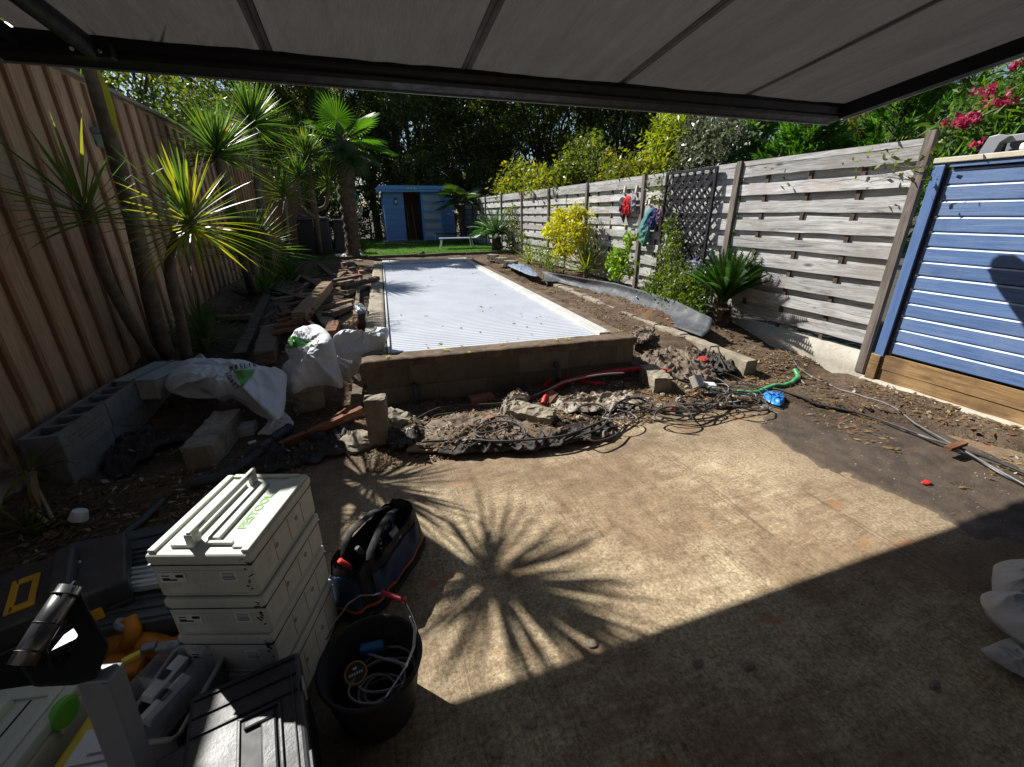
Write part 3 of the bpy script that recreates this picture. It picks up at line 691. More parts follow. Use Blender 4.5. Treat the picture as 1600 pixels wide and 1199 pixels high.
# bulkhead lamp on the fence
lp = empty('wall_lamp', PX(150, 215, XL), 'small grey-green bulkhead lamp on the left board fence', 'wall lamp')
p = PX(152, 212, XL); m = MB(); m.box(p + Vector((.06, 0, .03)), (.12, .2, .05)); m.build('lamp_hood', K['greyframe'], lp, bevel=.012)
m = MB(); m.box(p + Vector((.05, 0, -.05)), (.09, .15, .11), taper=1.15); m.build('lamp_glass', M('frosted_green_glass', (.32, .42, .36), (.25, .33, .3), .3, 9, 0), lp, bevel=.01)

# ---------------------------------------------------------------- right fence: weathered hit-and-miss slats
random.seed(21)
XR = 4.6; posts = [2.71 + 1.99 * i for i in range(10)]
rf = empty('slat_fence', (XR, 11, .3), 'weathered grey slat fence in bays along the right side', 'fence')
for i, yp in enumerate(posts):
    m = MB(); m.box((XR - .045, yp, 1.13 if i else 1.15), (.05, .075, 2.07 if i else 2.1), R=(random.uniform(-.006, .006), random.uniform(-.006, .006), 0))
    if i: m.box((XR - .03, yp + .06, 1.12), (.03, .03, 2.03))
    m.build('post', K['postR'], rf, bevel=.004)
for i in range(len(posts) - 1):
    y0, y1 = posts[i] + .05, posts[i + 1] - .045; nb = 9; z0, z1 = .33, 2.14; pitch = (z1 - z0) / nb
    m = MB()
    for k in range(nb):
        zc = z0 + pitch * (k + .5); bow = random.uniform(-.02, .018)
        def slat(xc, zc, hh, th, bow, wob):
            vs = []; fs = []; N = 14
            for q in range(N + 1):
                t = q / N; yy = lerp(y0, y1, t); bx = bow * math.sin(math.pi * t); top = .009 * noise.noise((yy * 3.3, zc * 7, 1)); bo = .009 * noise.noise((yy * 3.3, zc * 7, 5))
                tw = .006 * noise.noise((yy * .8, zc * 5, 9))
                for (dx, dz) in ((-1, -1), (1, -1), (1, 1), (-1, 1)):
                    vs.append((xc + bx + dx * th / 2 + tw * dz, yy, zc + dz * hh / 2 + (top if dz > 0 else bo) + wob * (t - .5)))
            for q in range(N):
                for j in range(4): fs.append((q * 4 + (j + 1) % 4, q * 4 + j, q * 4 + 4 + j, q * 4 + 4 + (j + 1) % 4))
            fs.append((0, 1, 2, 3)); fs.append((N * 4 + 3, N * 4 + 2, N * 4 + 1, N * 4))
            m.add(vs, fs)
        slat(XR - .028, zc, .122 + random.uniform(-.009, .009), .014, bow, random.uniform(-.008, .008))
        if k < nb - 1: slat(XR + .012, zc + pitch / 2, .125, .014, random.uniform(-.004, .004), random.uniform(-.008, .008))
    m.box((XR - .025, (y0 + y1) / 2, 2.128), (.03, y1 - y0, .052), R=(random.uniform(-.004, .004), 0, 0))
    m.build('slat_panel', K['fenceR'], rf)
    for k in range(3):
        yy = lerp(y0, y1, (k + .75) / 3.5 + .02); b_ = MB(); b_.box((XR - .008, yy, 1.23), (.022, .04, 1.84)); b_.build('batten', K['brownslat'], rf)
# low rendered wall under the fence
pw = MB()
pw.grid(4, 80, lambda a, b: (XR + [-.075, -.06, -.055, .08, .1][int(round(a * 4))] + .008 * noise.noise((a * 3, b * 60, 2)), lerp(2.66, 20, b), [-.1, .12, .30 + .012 * noise.noise((1, b * 50, 0)), .29, -.1][int(round(a * 4))]))
tag(pw.build('plinth_wall', K['plinth']), 'low pale rendered wall under the grey slat fence', 'low wall')

# ---------------------------------------------------------------- blue boarded wall at the right edge
random.seed(8)
XB = 4.56; bw = empty('boarded_wall', (XB, 1.2, 0), 'bright blue horizontal board wall with bare planks at its foot', 'boarded wall')
m = MB(); YE = -1.4; nb = 13; z0, z1 = .345, 1.90; pit = (z1 - z0) / nb
eb = MB()
for k in range(nb):
    zc = z0 + pit * (k + .5); h = pit - .008
    vs = []; x0 = XB; jz = random.uniform(-.0015, .0015)
    prf = [(x0 + .03, -h / 2), (x0 + .008, -h / 2), (x0, -h / 2 + .008), (x0, h / 2 - .011), (x0 + .011, h / 2), (x0 + .03, h / 2)]
    for yy in (YE, 2.53): vs += [(p[0], yy, zc + p[1] + jz) for p in prf]
    n = len(prf)
    m.add(vs, [tuple(reversed(range(n))), tuple(range(n, 2 * n))] + [(i, (i + 1) % n, n + (i + 1) % n, n + i) for i in range(n)])
    eb.box((x0 + .0048, (YE + 2.53) / 2, zc + h / 2 - .0048), (.017, 2.53 - YE, .0022), R=(0, -R_(45), 0))  # thin strip carrying the painted sun line on the upper bevel
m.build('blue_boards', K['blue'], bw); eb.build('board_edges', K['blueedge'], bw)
m = MB(); m.box((XB + .04, .56, 1.1), (.018, 3.9, 1.7)); m.build('backing', K['dark'], bw)
m = MB(); m.box((XB - .012, 2.575, 1.12), (.045, .078, 1.62)); m.build('blue_post', K['bluev'], bw, bevel=.004)
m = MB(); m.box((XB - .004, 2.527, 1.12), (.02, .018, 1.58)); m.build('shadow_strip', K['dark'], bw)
m = MB(); m.box((XB - .005, .56, 1.925), (.04, 3.9, .03)); m.build('top_trim', K['blue'], bw, bevel=.003)
m = MB(); m.box((XB + .06, .6, 1.965), (.2, 4.05, .04), R=(0, 0, 0)); m.build('coping', K['cream'], bw, bevel=.006)
for z_, dx in ((.265, 0), (.125, .006)):
    m = MB(); m.beam((XB - .012 + dx, 2.54, z_), (XB - .012 + dx, YE, z_ - .004), .024, .135, segs=14, wob=.0025); m.build('bare_plank', K['tanwood'], bw)
m = MB(); m.box((XB - .02, 2.59, .17), (.05, .085, .30)); m.build('post_foot', K['tanwood'], bw, bevel=.004)
m = MB(); m.grid(3, 40, lambda a, b: (XB + [-.10, -.085, -.03, .1][int(round(a * 3))] + .012 * noise.noise((a, b * 30, 2)), lerp(2.66, YE, b), [-.05, .05, .085 + .01 * noise.noise((0, b * 25, 1)), .08][int(round(a * 3))]))
m.build('footing', K['plinth'], bw)

# ---------------------------------------------------------------- black lattice trellis standing against the fence
tr = empty('trellis', (XR - .12, 5.3, .5), 'black diagonal lattice trellis leaning on the slat fence', 'trellis')
ty0, ty1, tz0, tz1, tx = 5.02, 6.02, .48, 2.14, XR - .105
for a_, b_ in (((tx, ty0, tz0), (tx, ty0, tz1)), ((tx, ty1, tz0), (tx, ty1, tz1)), ((tx, ty0 + .018, tz1 - .015), (tx, ty1 - .018, tz1 - .015)), ((tx, ty0 + .018, tz0 + .015), (tx, ty1 - .018, tz0 + .015))):
    f = MB(); f.beam(a_, b_, .035, .035, up=(1, 0, 0)); f.build('frame_bar', K['ink'], tr)
lat = MB(); W_, H_ = ty1 - ty0, tz1 - tz0; st = .155
for sgn in (1, -1):
    c = -H_ if sgn > 0 else 0
    while c < W_ + (0 if sgn > 0 else H_):
        # line y = c + sgn*z clipped to the frame
        pts = []
        for z_ in (0, H_):
            yv = c + sgn * z_
            if 0 <= yv <= W_: pts.append((yv, z_))
        for yv in (0, W_):
            z_ = (yv - c) / sgn
            if 0 < z_ < H_: pts.append((yv, z_))
        if len(pts) >= 2:
            (ya, za), (yb, zb) = pts[0], pts[1]
            if abs(ya - yb) > .05: lat.beam((tx + .006 * sgn, ty0 + ya, tz0 + za), (tx + .006 * sgn, ty0 + yb, tz0 + zb), .03, .009, up=(1, 0, 0))
        c += st
lat.build('lattice', K['ink'], tr)

# ---------------------------------------------------------------- hooks and clothes on the fence
random.seed(4)
def hook(y, z, label):
    t = empty('fence_hook', (XR - .06, y, z), label, 'hook')
    m = MB(); m.box((XR - .052, y, z + .06), (.03, .045, .14), R=(0, R_(8), 0)); m.build('hook_plate', K['cream'], t, bevel=.004)
    m = MB(); m.tube([(XR - .07, y, z + .02), (XR - .10, y, z - .01), (XR - .12, y, z + .0), (XR - .125, y, z + .03)], .006, 6); m.build('hook_peg', K['steel'], t)
def hookpos(px, py):
    p = PX(px, py, XR - .05); return p.y, p.z
def garment(outline, c, label, cat, th=.03, name='garment', c2=None, seed=1, cs=9):
    pts = [PX(x, y, XR - .11) for x, y in outline]
    m = pillow(pts, th, up=(-1, 0, 0), n=60, rings=14, crumple=.025, cs=cs, bottom=.3, seed=seed)
    tag(m.build(name, clothmat(name + '_cloth', c, .15, .8, .3, 60, c2)), label, cat)
for q, lb in (((976, 303), 'white peg hook above the red swim shirt, left one'), ((994, 303), 'white peg hook beside the red swim shirt, right one'), ((1015, 321), 'white peg hook above the teal towel')):
    y, z = hookpos(*q); hook(y, z, lb)
garment([(968, 312), (975, 309), (978, 325), (976, 345), (973, 347), (968, 330)], (.07, .035, .05), 'dark maroon garment hanging left of the red shirt', 'garment', seed=2)
garment([(978, 308), (986, 308), (987, 322), (984, 336), (973, 334), (974, 324)], (.62, .02, .02), 'bright red swim shirt hanging from the fence hooks', 'swim shirt', .05, 'swim_shirt', seed=3)
garment([(987, 309), (993, 307), (994, 325), (990, 334), (986, 330)], (.22, .23, .27), 'grey garment hanging right of the red shirt', 'garment', seed=4)
garment([(1012, 327), (1019, 327), (1015, 345), (1016, 358), (1011, 380), (1005, 386), (1000, 378), (997, 364), (1004, 345)], (.10, .26, .26), 'long pale teal towel hanging on the slat fence', 'towel', .05, 'towel', seed=5)
garment([(1020, 326), (1027, 327), (1026, 345), (1020, 360), (1011, 352), (1016, 338)], (.03, .04, .16), 'navy blue swimwear hanging right of the teal towel', 'swimwear', .05, 'swimwear', seed=6)
garment([(1028, 327), (1033, 329), (1032, 348), (1026, 350)], (.22, .14, .22), 'mauve cloth hanging beside the black trellis', 'cloth', .03, 'cloth', seed=7)

# ---------------------------------------------------------------- blue garden shed
sx0, sx1, sy, sz = PY(603, 350, 20).x, 4.05, 20.0, .47
sh = empty('garden_shed', ((sx0 + sx1) / 2, 21, sz), 'small blue garden shed with sliding glazed door half open', 'shed')
K['blueshed'] = wood('blue_shed_boards', [(.17, .32, .62), (.2, .37, .70), (.23, .41, .74)], 0, .6, .6, .1, .4, 0)
dx0, dx1 = PY(633, 340, 20).x, PY(659, 340, 20).x; dr1 = PY(692, 340, 20).x; zt = sz + 2.02
m = MB(); nb = 15
for k in range(nb):
    z_ = sz + .05 + (zt - sz - .05) * (k + .5) / nb; hh = (zt - sz - .05) / nb - .008
    for (a, b) in ((sx0, dx0), (dr1, sx1)): m.box(((a + b) / 2, sy, z_), (b - a, .03, hh), R=(R_(3), 0, 0))
    m.box((sx0 + .015, sy + 1.0, z_), (.03, 1.96, hh)); m.box((sx1 - .015, sy + 1.0, z_), (.03, 1.96, hh))
m.box(((sx0 + sx1) / 2, sy + 2, (sz + zt) / 2), (sx1 - sx0, .03, zt - sz))
m.build('wall', K['blueshed'], sh)
m = MB(); m.box(((sx0 + sx1) / 2, sy + .95, sz + .01), (sx1 - sx0 + .3, 2.3, .05)); m.build('floor', K['conc'], sh)
m = MB(); m.box(((sx0 + sx1) / 2, sy + .9, zt + .12), (sx1 - sx0 + .34, 2.5, .05), R=(R_(2), 0, 0)); m.box(((sx0 + sx1) / 2, sy - .3, zt + .07), (sx1 - sx0 + .36, .03, .24), R=(0, 0, 0)); m.box((sx0 - .16, sy + .9, zt + .07), (.03, 2.42, .2)); m.build('roof', K['blueshed'], sh)
dm = MB(); dy = sy - .06; ww = dr1 - dx1
for xx in (dx1 + .05, dr1 - .05): dm.box((xx, dy, (sz + zt) / 2), (.1, .04, zt - sz - .06))
for k in range(6): dm.box(((dx1 + dr1) / 2, dy, sz + .12 + k * .36), (ww - .2, .038, .13))
dobj = dm.build('sliding_door', K['blueshed'], sh)
for k in range(5):
    pm = MB(); pm.box(((dx1 + dr1) / 2, dy, sz + .30 + k * .36), (ww - .2, .01, .225)); pm.build('door_pane', M('dull_pane', (.46, .5, .54), (.4, .44, .48), .12, 9, 0), dobj)
    pm = MB(); pm.box(((dx1 + dr1) / 2 + random.uniform(-.15, .15), dy + .12, sz + .29 + k * .36), (.22, .02, .18), jit=.01); pm.build('label_sheet', K['label'], dobj)
m = MB(); m.box((lerp(sx0, dx0, .6), sy - .045, sz + 1.62), (.14, .06, .26), taper=.8); ln = m.build('lantern', K['blk'], sh, bevel=.01)
m = MB(); m.box((lerp(sx0, dx0, .6), sy - .08, sz + 1.60), (.07, .03, .12)); m.build('lantern_glass', K['white'], ln)
K['teal'] = M('teal_sign', (.04, .38, .33), (.03, .32, .28), .5, 9, 0)
m = MB(); m.box((lerp(dx0, dx1, .5) - .02, sy - .335, zt + .09), (.5, .025, .12)); sg = m.build('sign_board', K['teal'], sh, bevel=.004)
m = MB()
for k in range(7): m.box((lerp(dx0, dx1, .5) - .2 + k * .06, sy - .352, zt + .09), (.028, .004, .05 + .02 * (k % 2)))
m.build('sign_lettering', K['white'], sg)
# things leaning inside the opening
m = MB(); m.box(((dx0 + dx1) / 2, sy + 1.2, sz + 1.0), (dx1 - dx0, .05, 2.0)); m.build('back_partition', K['redwood'], sh)
for i, (fx, lb) in enumerate(((.25, 'long broom handle leaning inside the shed doorway'), (.62, 'second pole further right inside the shed doorway'))):
    t = empty('broom', (lerp(dx0, dx1, fx), sy + .25, sz + .04), lb, 'broom')
    m = MB(); m.tube([(lerp(dx0, dx1, fx), sy + .2, sz + .12), (lerp(dx0, dx1, fx) - .06, sy + .5, sz + 1.5)], .016, 8); m.build('handle', K['tanwood'], t)
    m = MB(); m.box((lerp(dx0, dx1, fx), sy + .2, sz + .08), (.22, .06, .09), taper=.8); m.build('brush_head', K['stem'], t)
def lounger(px, py, rz, label, back=50):
    p = G(px, py, .47); t = empty('sun_lounger', p, label, 'sun lounger', 'sun loungers on the lawn', rz)
    LOCAL[0] = True
    m = MB(); m.box((0, 0, .33), (1.25, .6, .035)); m.build('seat', K['lounger'], t, bevel=.008)
    b = MB(); R = Euler((0, -R_(back), 0)).to_matrix(); b.box(Vector((.62, 0, .34)) + R @ Vector((.33, 0, 0)), (.68, .6, .035), R); b.build('backrest', K['lounger'], t, bevel=.008)
    for (x, y_) in ((-.55, -.26), (-.55, .26), (.45, -.26), (.45, .26)):
        l = MB(); l.beam((x, y_, .32), (x + (.06 if x > 0 else -.06), y_, 0), .035, .035, up=(0, 1, 0)); l.build('leg', K['white'], t)
    LOCAL[0] = False
lounger(716, 388, R_(-6), 'nearer pale grey sun lounger on the lawn, white legs', 30)
lounger(700, 376, R_(-2), 'farther grey sun lounger with steeply raised back, by the shed', 50)
# ---------------------------------------------------------------- foliage generators
def strap_leaves(name, centre, n, L, W, mat, parent, seed, axis=(0, 0, 1), spread=(0.05, 1.75), droop=.55, lv=.25, mats=None, segs=7, kink=.0):
    """rosette of sword leaves; polar angle from the axis between spread[0] and spread[1]"""
    rng = random.Random(seed); ax = V3(axis).normalized(); c = V3(centre); m = MB()
    ex = ax.orthogonal().normalized(); ey = ax.cross(ex)
    for i in range(n):
        t = (i + rng.random()) / n; th = lerp(spread[0], spread[1], t ** .8); ph = i * 2.39996 + rng.uniform(-.25, .25)
        d = (ax * math.cos(th) + (ex * math.cos(ph) + ey * math.sin(ph)) * math.sin(th)).normalized()
        l = L * rng.uniform(1 - lv, 1 + lv * .5) * (0.75 + .25 * math.sin(min(th, 1.5))); w = W * rng.uniform(.8, 1.15)
        side = d.cross(Vector((0, 0, 1))); side = side.normalized() if side.length > .05 else ex.copy()
        roll = rng.uniform(-.5, .5); p = c + d * .02 - ax * .10 * t; dr = droop * rng.uniform(.4, 1.4) * (0.25 + .75 * t)
        k_at = rng.uniform(.4, .8) if rng.random() < kink else 2
        vs = []; dd = d.copy()
        for k in range(segs + 1):
            s = k / segs; ww = w * (.55 + .9 * s if s < .35 else .865 * (1 - ((s - .35) / .65) ** 1.7) + .01)
            up = side.cross(dd).normalized(); sv = (side * math.cos(roll) + up * math.sin(roll))
            vs += [p - sv * ww / 2, p - up * ww * .16, p + sv * ww / 2]
            p = p + dd * (l / segs); dd = (dd + Vector((0, 0, -1)) * dr * (.35 if s < .3 else .55) / segs * 2.2).normalized()
            if s > k_at: dd = (dd + Vector((0, 0, -1.2))).normalized(); k_at = 3
        fs = []
        for k in range(segs):
            b = k * 3; fs += [(b, b + 1, b + 4, b + 3), (b + 1, b + 2, b + 5, b + 4)]
        mi = 0
        if mats: mi = rng.choices(range(len(mats)), weights=[q[1] for q in mats])[0]
        m.add(vs, fs, mi, True)
    return m.build(name, [q[0] for q in mats] if mats else mat, parent)
def trunk(name, pts, radii, parent, mat=None, n=10, rough=.12, seg=14):
    P = [V3(p) for p in pts]; out = []; rr = []
    for i in range(seg + 1):
        t = i / seg * (len(P) - 1); k = min(int(t), len(P) - 2); f = t - k
        p0, p1, p2, p3 = P[max(k - 1, 0)], P[k], P[k + 1], P[min(k + 2, len(P) - 1)]
        out.append(.5 * ((2 * p1) + (p2 - p0) * f + (2 * p0 - 5 * p1 + 4 * p2 - p3) * f * f + (3 * p1 - 3 * p2 + p3 - p0) * f ** 3))
        r = lerp(radii[min(k, len(radii) - 1)], radii[min(k + 1, len(radii) - 1)], f); rr.append(r * (1 + rough * noise.noise(out[-1] * 14)))
    m = MB(); m.tube(out, rr, n); return m.build(name, mat or K['cordbark'], parent)
def leaf_cloud(name, blobs, size, mat, parent, seed, per_clump=26, clump_r=.16, asp=.5, fold=.25, mats=None, up=.2):
    """blobs: (centre, (rx,ry,rz), n leaves). Leaves gather in clumps spread through each blob's volume"""
    rng = np.random.default_rng(seed); V = []; 
    for (c, r, n) in blobs:
        nc = max(3, n // per_clump); r = np.array(r if isinstance(r, (tuple, list)) else (r, r, r))
        d = rng.normal(size=(nc, 3)); d /= np.linalg.norm(d, axis=1)[:, None]; rad = rng.random(nc) ** .42
        cc = np.array(tuple(c)) + d * rad[:, None] * r
        k = rng.integers(0, nc, n); cr = clump_r * rng.uniform(.5, 1.4, nc)
        V.append(cc[k] + rng.normal(size=(n, 3)) * cr[k][:, None] * .62)
    P = np.concatenate(V); N = len(P)
    a = rng.normal(size=(N, 3)); a[:, 2] -= up; a /= np.linalg.norm(a, axis=1)[:, None]
    b = rng.normal(size=(N, 3)); b -= a * (a * b).sum(1)[:, None]; b /= np.linalg.norm(b, axis=1)[:, None]
    nn = np.cross(a, b); s = size * rng.uniform(.6, 1.35, N)[:, None]; w_ = s * asp * .5
    q0 = P - a * s * .5; q1 = P + b * w_ - a * s * .05 + nn * s * fold * .3; q2 = P + a * s * .5; q3 = P - b * w_ - a * s * .05 + nn * s * fold * .3
    mi = None
    if mats: mi = rng.choice(len(mats), N, p=[q[1] for q in mats])
    return npmesh(name, np.stack([q0, q1, q2, q3], 1), 4, [q[0] for q in mats] if mats else mat, mi, parent)
def limbs(base, blobs, parent, mat, r0, seed, name='trunk', per=1):
    """trunk with a limb running into every blob"""
    rng = random.Random(seed); m = MB(); base = V3(base)
    cen = sum((V3(b[0]) for b in blobs), Vector()) / len(blobs); fork = base.lerp(cen, .45)
    def tb(a, b, ra, rb, s=8):
        pts = [a.lerp(b, t / s) + Vector((rng.uniform(-1, 1), rng.uniform(-1, 1), rng.uniform(-.4, .4))) * (b - a).length * .025 * (0 if t in (0, s) else 1) for t in range(s + 1)]
        m.tube(pts, [lerp(ra, rb, t / s) for t in range(s + 1)], 8)
    tb(base, fork, r0, r0 * .7)
    for b in blobs[:14]:
        e = V3(b[0]); tb(fork + Vector((0, 0, rng.uniform(-.2, .1) * (fork - base).length)), e, r0 * .42, r0 * .1)
        for k in range(per):
            e2 = e + Vector((rng.uniform(-1, 1) * b[1][0], rng.uniform(-1, 1) * b[1][1], rng.uniform(-.3, 1) * b[1][2])) * .8
            tb(e.lerp(fork, .3), e2, r0 * .14, r0 * .03, 5)
    return m.build(name, mat, parent)
def shrub(kind, base, blobs, size, mat, label, cat='shrub', seed=1, r0=.02, mats=None, group=None, asp=.5, stem=None, **kw):
    t = empty(kind, base, label, cat, group)
    limbs(base, blobs, t, stem or K['stem'], r0, seed, 'stem'); leaf_cloud('foliage', blobs, size, mat, t, seed, mats=mats, asp=asp, **kw); return t

# ---------------------------------------------------------------- trees behind the garden
def big_tree(seed, H, R, leafs, mat, label, loc, size=.17, low=.22, group='dark trees behind the garden', asp=.5, mats=None):
    rng = random.Random(seed); t = empty('broadleaf_tree', loc, label, 'tree', group); LOCAL[0] = True
    blobs = []; nb = 15
    for i in range(nb):
        z = lerp(low, .93, i / (nb - 1)) * H; rr = R * (1 - .35 * abs(z / H - .5) * 1.6) * rng.uniform(.35, .8); a = i * 2.4 + rng.uniform(-.4, .4)
        if i == nb - 1: rr *= .3
        blobs.append(((rr * math.cos(a), rr * math.sin(a), z), (R * rng.uniform(.34, .5), R * rng.uniform(.34, .5), H * rng.uniform(.075, .12)), leafs // nb))
    limbs((0, 0, -.3), blobs, t, K['treebark'], .24, seed, 'trunk'); leaf_cloud('crown', blobs, size, mat, t, seed, 40, .30, asp, mats=mats)
    LOCAL[0] = False; return t
dm = [(K['l_dark'], .7), (K['l_mid'], .3)]
pa = big_tree(1, 10.5, 3.1, 27000, K['l_dark'], 'dark evergreen tree right behind the left end of the garden', (-4.6, 26, .3), mats=dm)
pb = big_tree(2, 11.5, 3.3, 27000, K['l_dark'], 'tall dark evergreen tree behind the fan palm', (-.8, 27, .3), mats=dm)
pc = big_tree(3, 10.5, 2.9, 27000, K['l_dark'], 'dark evergreen tree directly behind the blue shed', (3.0, 25.5, .3), mats=dm)
for (src, x, y, rz, s, lb) in ((pa, 6.6, 26, 1.9, 1.05, 'dark evergreen tree just right of the blue shed'), (pb, 10.2, 25, 4.0, .98, 'dark evergreen tree behind the round green creeper on the slat fence'),
        (pc, 14, 23, 2.6, 1.1, 'dark evergreen tree behind the yellow bamboo, far right of the back row'), (pa, 17.5, 19.5, .8, 1.1, 'dark evergreen tree behind the conifer beyond the slat fence'),
        (pb, 1.2, 31, 2.2, 1.1, 'dark evergreen tree in the second row behind the shed roof'), (pc, 5, 31.5, 5.1, 1.12, 'dark evergreen tree in the second row right of the shed roof'), (pa, 9.2, 31, 3.4, 1.15, 'dark evergreen tree in the second row beyond the fence corner'),
        (pb, -3.4, 32, .7, 1.05, 'dark evergreen tree in the second row left of the fan palm'), (pc, 19.5, 13.5, 1.2, 1.0, 'dark evergreen tree behind the oleander at the far right'), (pb, 16.0, 10.5, 2.0, .82, 'dark evergreen tree above the blue board wall'),
        (pa, 20, 7.5, 2.9, .95, 'dark evergreen tree at the right edge behind the pink oleander'), (pc, 13.8, 28.5, .3, 1.2, 'dark evergreen tree in the second row behind the bamboo'), (pa, 18.5, 26, 5.3, 1.2, 'dark evergreen tree in the second row behind the conifer')):
    c = copy_tree(src); c.location = (x, y, .3); c.rotation_euler = (0, 0, rz); c.scale = (s, s, s); c['label'] = lb
# lighter, thinner trees beyond the left fence
lm = [(K['l_mid'], .5), (K['l_lit'], .3), (K['l_dark'], .2)]
qa = big_tree(5, 5.6, 1.7, 5200, K['l_mid'], 'thin yellow-green tree beyond the left fence, sky showing through', (-4.3, 10.5, .1), .12, .4, 'light trees beyond the left fence', mats=lm)
qb = big_tree(6, 7.0, 2.2, 9000, K['l_mid'], 'bushy yellow-green tree beyond the left fence, behind the twin cordyline heads', (-5.4, 16.5, .1), .14, .3, 'light trees beyond the left fence', mats=lm)
for (src, x, y, rz, s, lb) in ((qb, -3.2, 22, 2.2, .82, 'yellow-green tree at the far end of the left fence'), (qa, -3.6, 14.2, 2.9, .8, 'low yellow-green tree just over the left fence top'), (qa, -6.6, 13, 1.2, 1.15, 'taller thin tree far beyond the left fence'),
        (qa, -3.6, 8.2, .4, .74, 'leafy branch tree over the fence top right of the tall cordyline trunk'), (qb, -2.6, 26, 1.0, .8, 'yellow-green tree far behind the black bins')):
    c = copy_tree(src); c.location = (x, y, .1); c.rotation_euler = (0, 0, rz); c.scale = (s, s, s); c['label'] = lb
# dim hedge behind shed and bins
hd = empty('hedge', (-1, 22.5, .4), 'dark clipped hedge closing the garden left of the shed', 'hedge')
leaf_cloud('foliage', [((x_, 22.6, 1.6), (1.1, .6, 1.4), 4200) for x_ in (-4.6, -3.2, -1.8, -.5, .8)] + [((x_, 23.4, 1.5), (1.1, .6, 1.2), 3000) for x_ in (2.2, 3.6, 5.0, 6.4, 7.8)], .11, K['l_dark'], hd, 9, 60, .2, mats=dm)
for x_ in (-2.2, -.9, .5, 1.6, 4.6, 5.8):
    m = MB(); m.tube([(x_, 22.7, .3), (x_ + .05, 22.7, 1.0), (x_, 22.7, 1.7)], [.05, .04, .02], 8); m.build('stem', K['treebark'], hd)

# ---------------------------------------------------------------- cordylines along the left fence
cm = [(K['l_cord'], .8), (K['l_cordy'], .2)]
def cordyline(label, path, radii, crown, n, L, W, seed, axis=(0, 0, 1), mats=cm, spread=(.05, 1.9), droop=.5, more=(), kink=.1):
    t = empty('cordyline', path[0], label, 'cordyline', 'cordylines along the left fence')
    trunk('trunk', path, radii, t); strap_leaves('leaf_head', crown, n, L, W, None, t, seed, axis, spread, droop, mats=mats, kink=kink)
    for (pth, rd, cr, n2, L2, s2) in more:
        trunk('branch', pth, rd, t); strap_leaves('leaf_head', cr, n2, L2, W, None, t, s2, (0, 0, 1), spread, droop, mats=mats, kink=kink)
    return t
def W_(px, py, Y): return PY(px, py, Y)
c = W_(130, 322, 3.8)
cordyline('thin cordyline with loose drooping head nearest the board fence, at the left edge', [W_(240, 560, 4.75), W_(205, 505, 4.5), W_(165, 430, 4.2), W_(143, 360, 3.95), c], [.05, .045, .04, .036, .032], c, 48, .62, .026, 4, (-.15, 0, 1), [(K['l_cord'], .75), (K['l_cordy'], .25)], (.05, 1.75), .55, kink=.15)
c = Vector((-1.5, 4.02, 2.8))
cordyline('tall thick cordyline trunk rising behind the awning bar', [W_(262, 560, 5.0), W_(243, 500, 4.9), W_(225, 420, 4.7), W_(205, 330, 4.5), W_(185, 258, 4.3), W_(158, 160, 4.12), W_(140, 100, 4.05), c], [.075, .068, .062, .058, .054, .05, .048, .045], c + Vector((.05, -.02, .04)), 150, .66, .028, 5, mats=[(K['l_cord'], .85), (K['l_cordy'], .15)], droop=.3, spread=(.05, 1.85))
c = Vector((-1.15, 3.88, 1.60))
cordyline('cordyline with bright yellow-green head and yellowing lower leaves, in front of the tall trunk', [W_(292, 560, 4.75), W_(283, 505, 4.6), W_(266, 430, 4.3), W_(272, 385, 4.1), c], [.05, .045, .042, .038, .036], c, 120, .58, .023, 6, (.02, -.05, 1), [(K['l_cord'], .4), (K['l_cordy'], .6)], (.04, 2.2), .45, kink=.05)
c = W_(338, 232, 7.0); c2 = W_(392, 190, 10.3)
cordyline('large dense dark green cordyline head against the board fence top', [G(400, 470, .25), W_(385, 420, 7.4), W_(362, 330, 7.2), c], [.08, .075, .07, .06], c, 260, .64, .028, 7, mats=[(K['l_cord'], .96), (K['l_cordy'], .04)], droop=.28, kink=0)
cordyline('second dense cordyline head right behind the first one', [G(425, 430, .3), W_(415, 380, 10.4), W_(402, 280, 10.3), c2], [.09, .08, .07, .06], c2, 260, .86, .034, 8, mats=[(K['l_cord'], .96), (K['l_cordy'], .04)], droop=.25, kink=0)
c = W_(478, 240, 13.0)
cordyline('round cordyline head beside the fan palm', [G(500, 400, .42), W_(492, 330, 13.1), c], [.09, .08, .07], c, 220, .78, .034, 9, mats=[(K['l_cord'], .9), (K['l_cordy'], .1)], droop=.3, kink=0,
    more=[([W_(492, 330, 13.1), W_(510, 320, 13.0), W_(512, 285, 13.0)], [.06, .05, .045], W_(512, 283, 13.0), 90, .7, 19), ([W_(492, 340, 13.1), W_(470, 320, 12.6), W_(465, 270, 12.5)], [.06, .05, .045], W_(466, 272, 12.5), 90, .7, 29)])
c = W_(443, 300, 9.2)
cordyline('small cordyline head low against the far end of the board fence', [G(452, 420, .35), W_(448, 360, 9.3), c], [.05, .045, .04], c, 80, .62, .035, 10, droop=.5)
def rosette(kind, label, base, n, L, W, seed, mats, spread=(.05, 1.5), droop=.5, group=None, cat='yucca', h=.12):
    t = empty(kind, base, label, cat, group); b = V3(base)
    trunk('stem', [b - Vector((0, 0, .08)), b + Vector((0, 0, h))], [.05, .05], t, seg=3); strap_leaves('leaves', b + Vector((0, 0, h)), n, L, W, None, t, seed, (0, 0, 1), spread, droop, mats=mats); return t
rosette('yucca', 'big dark yucca with some sunlit leaves behind the timber pile', W_(398, 420, 6.9), 120, .82, .035, 31, [(K['l_cord'], .95), (K['l_cordy'], .05)], (.05, 1.7), .35, h=.3)
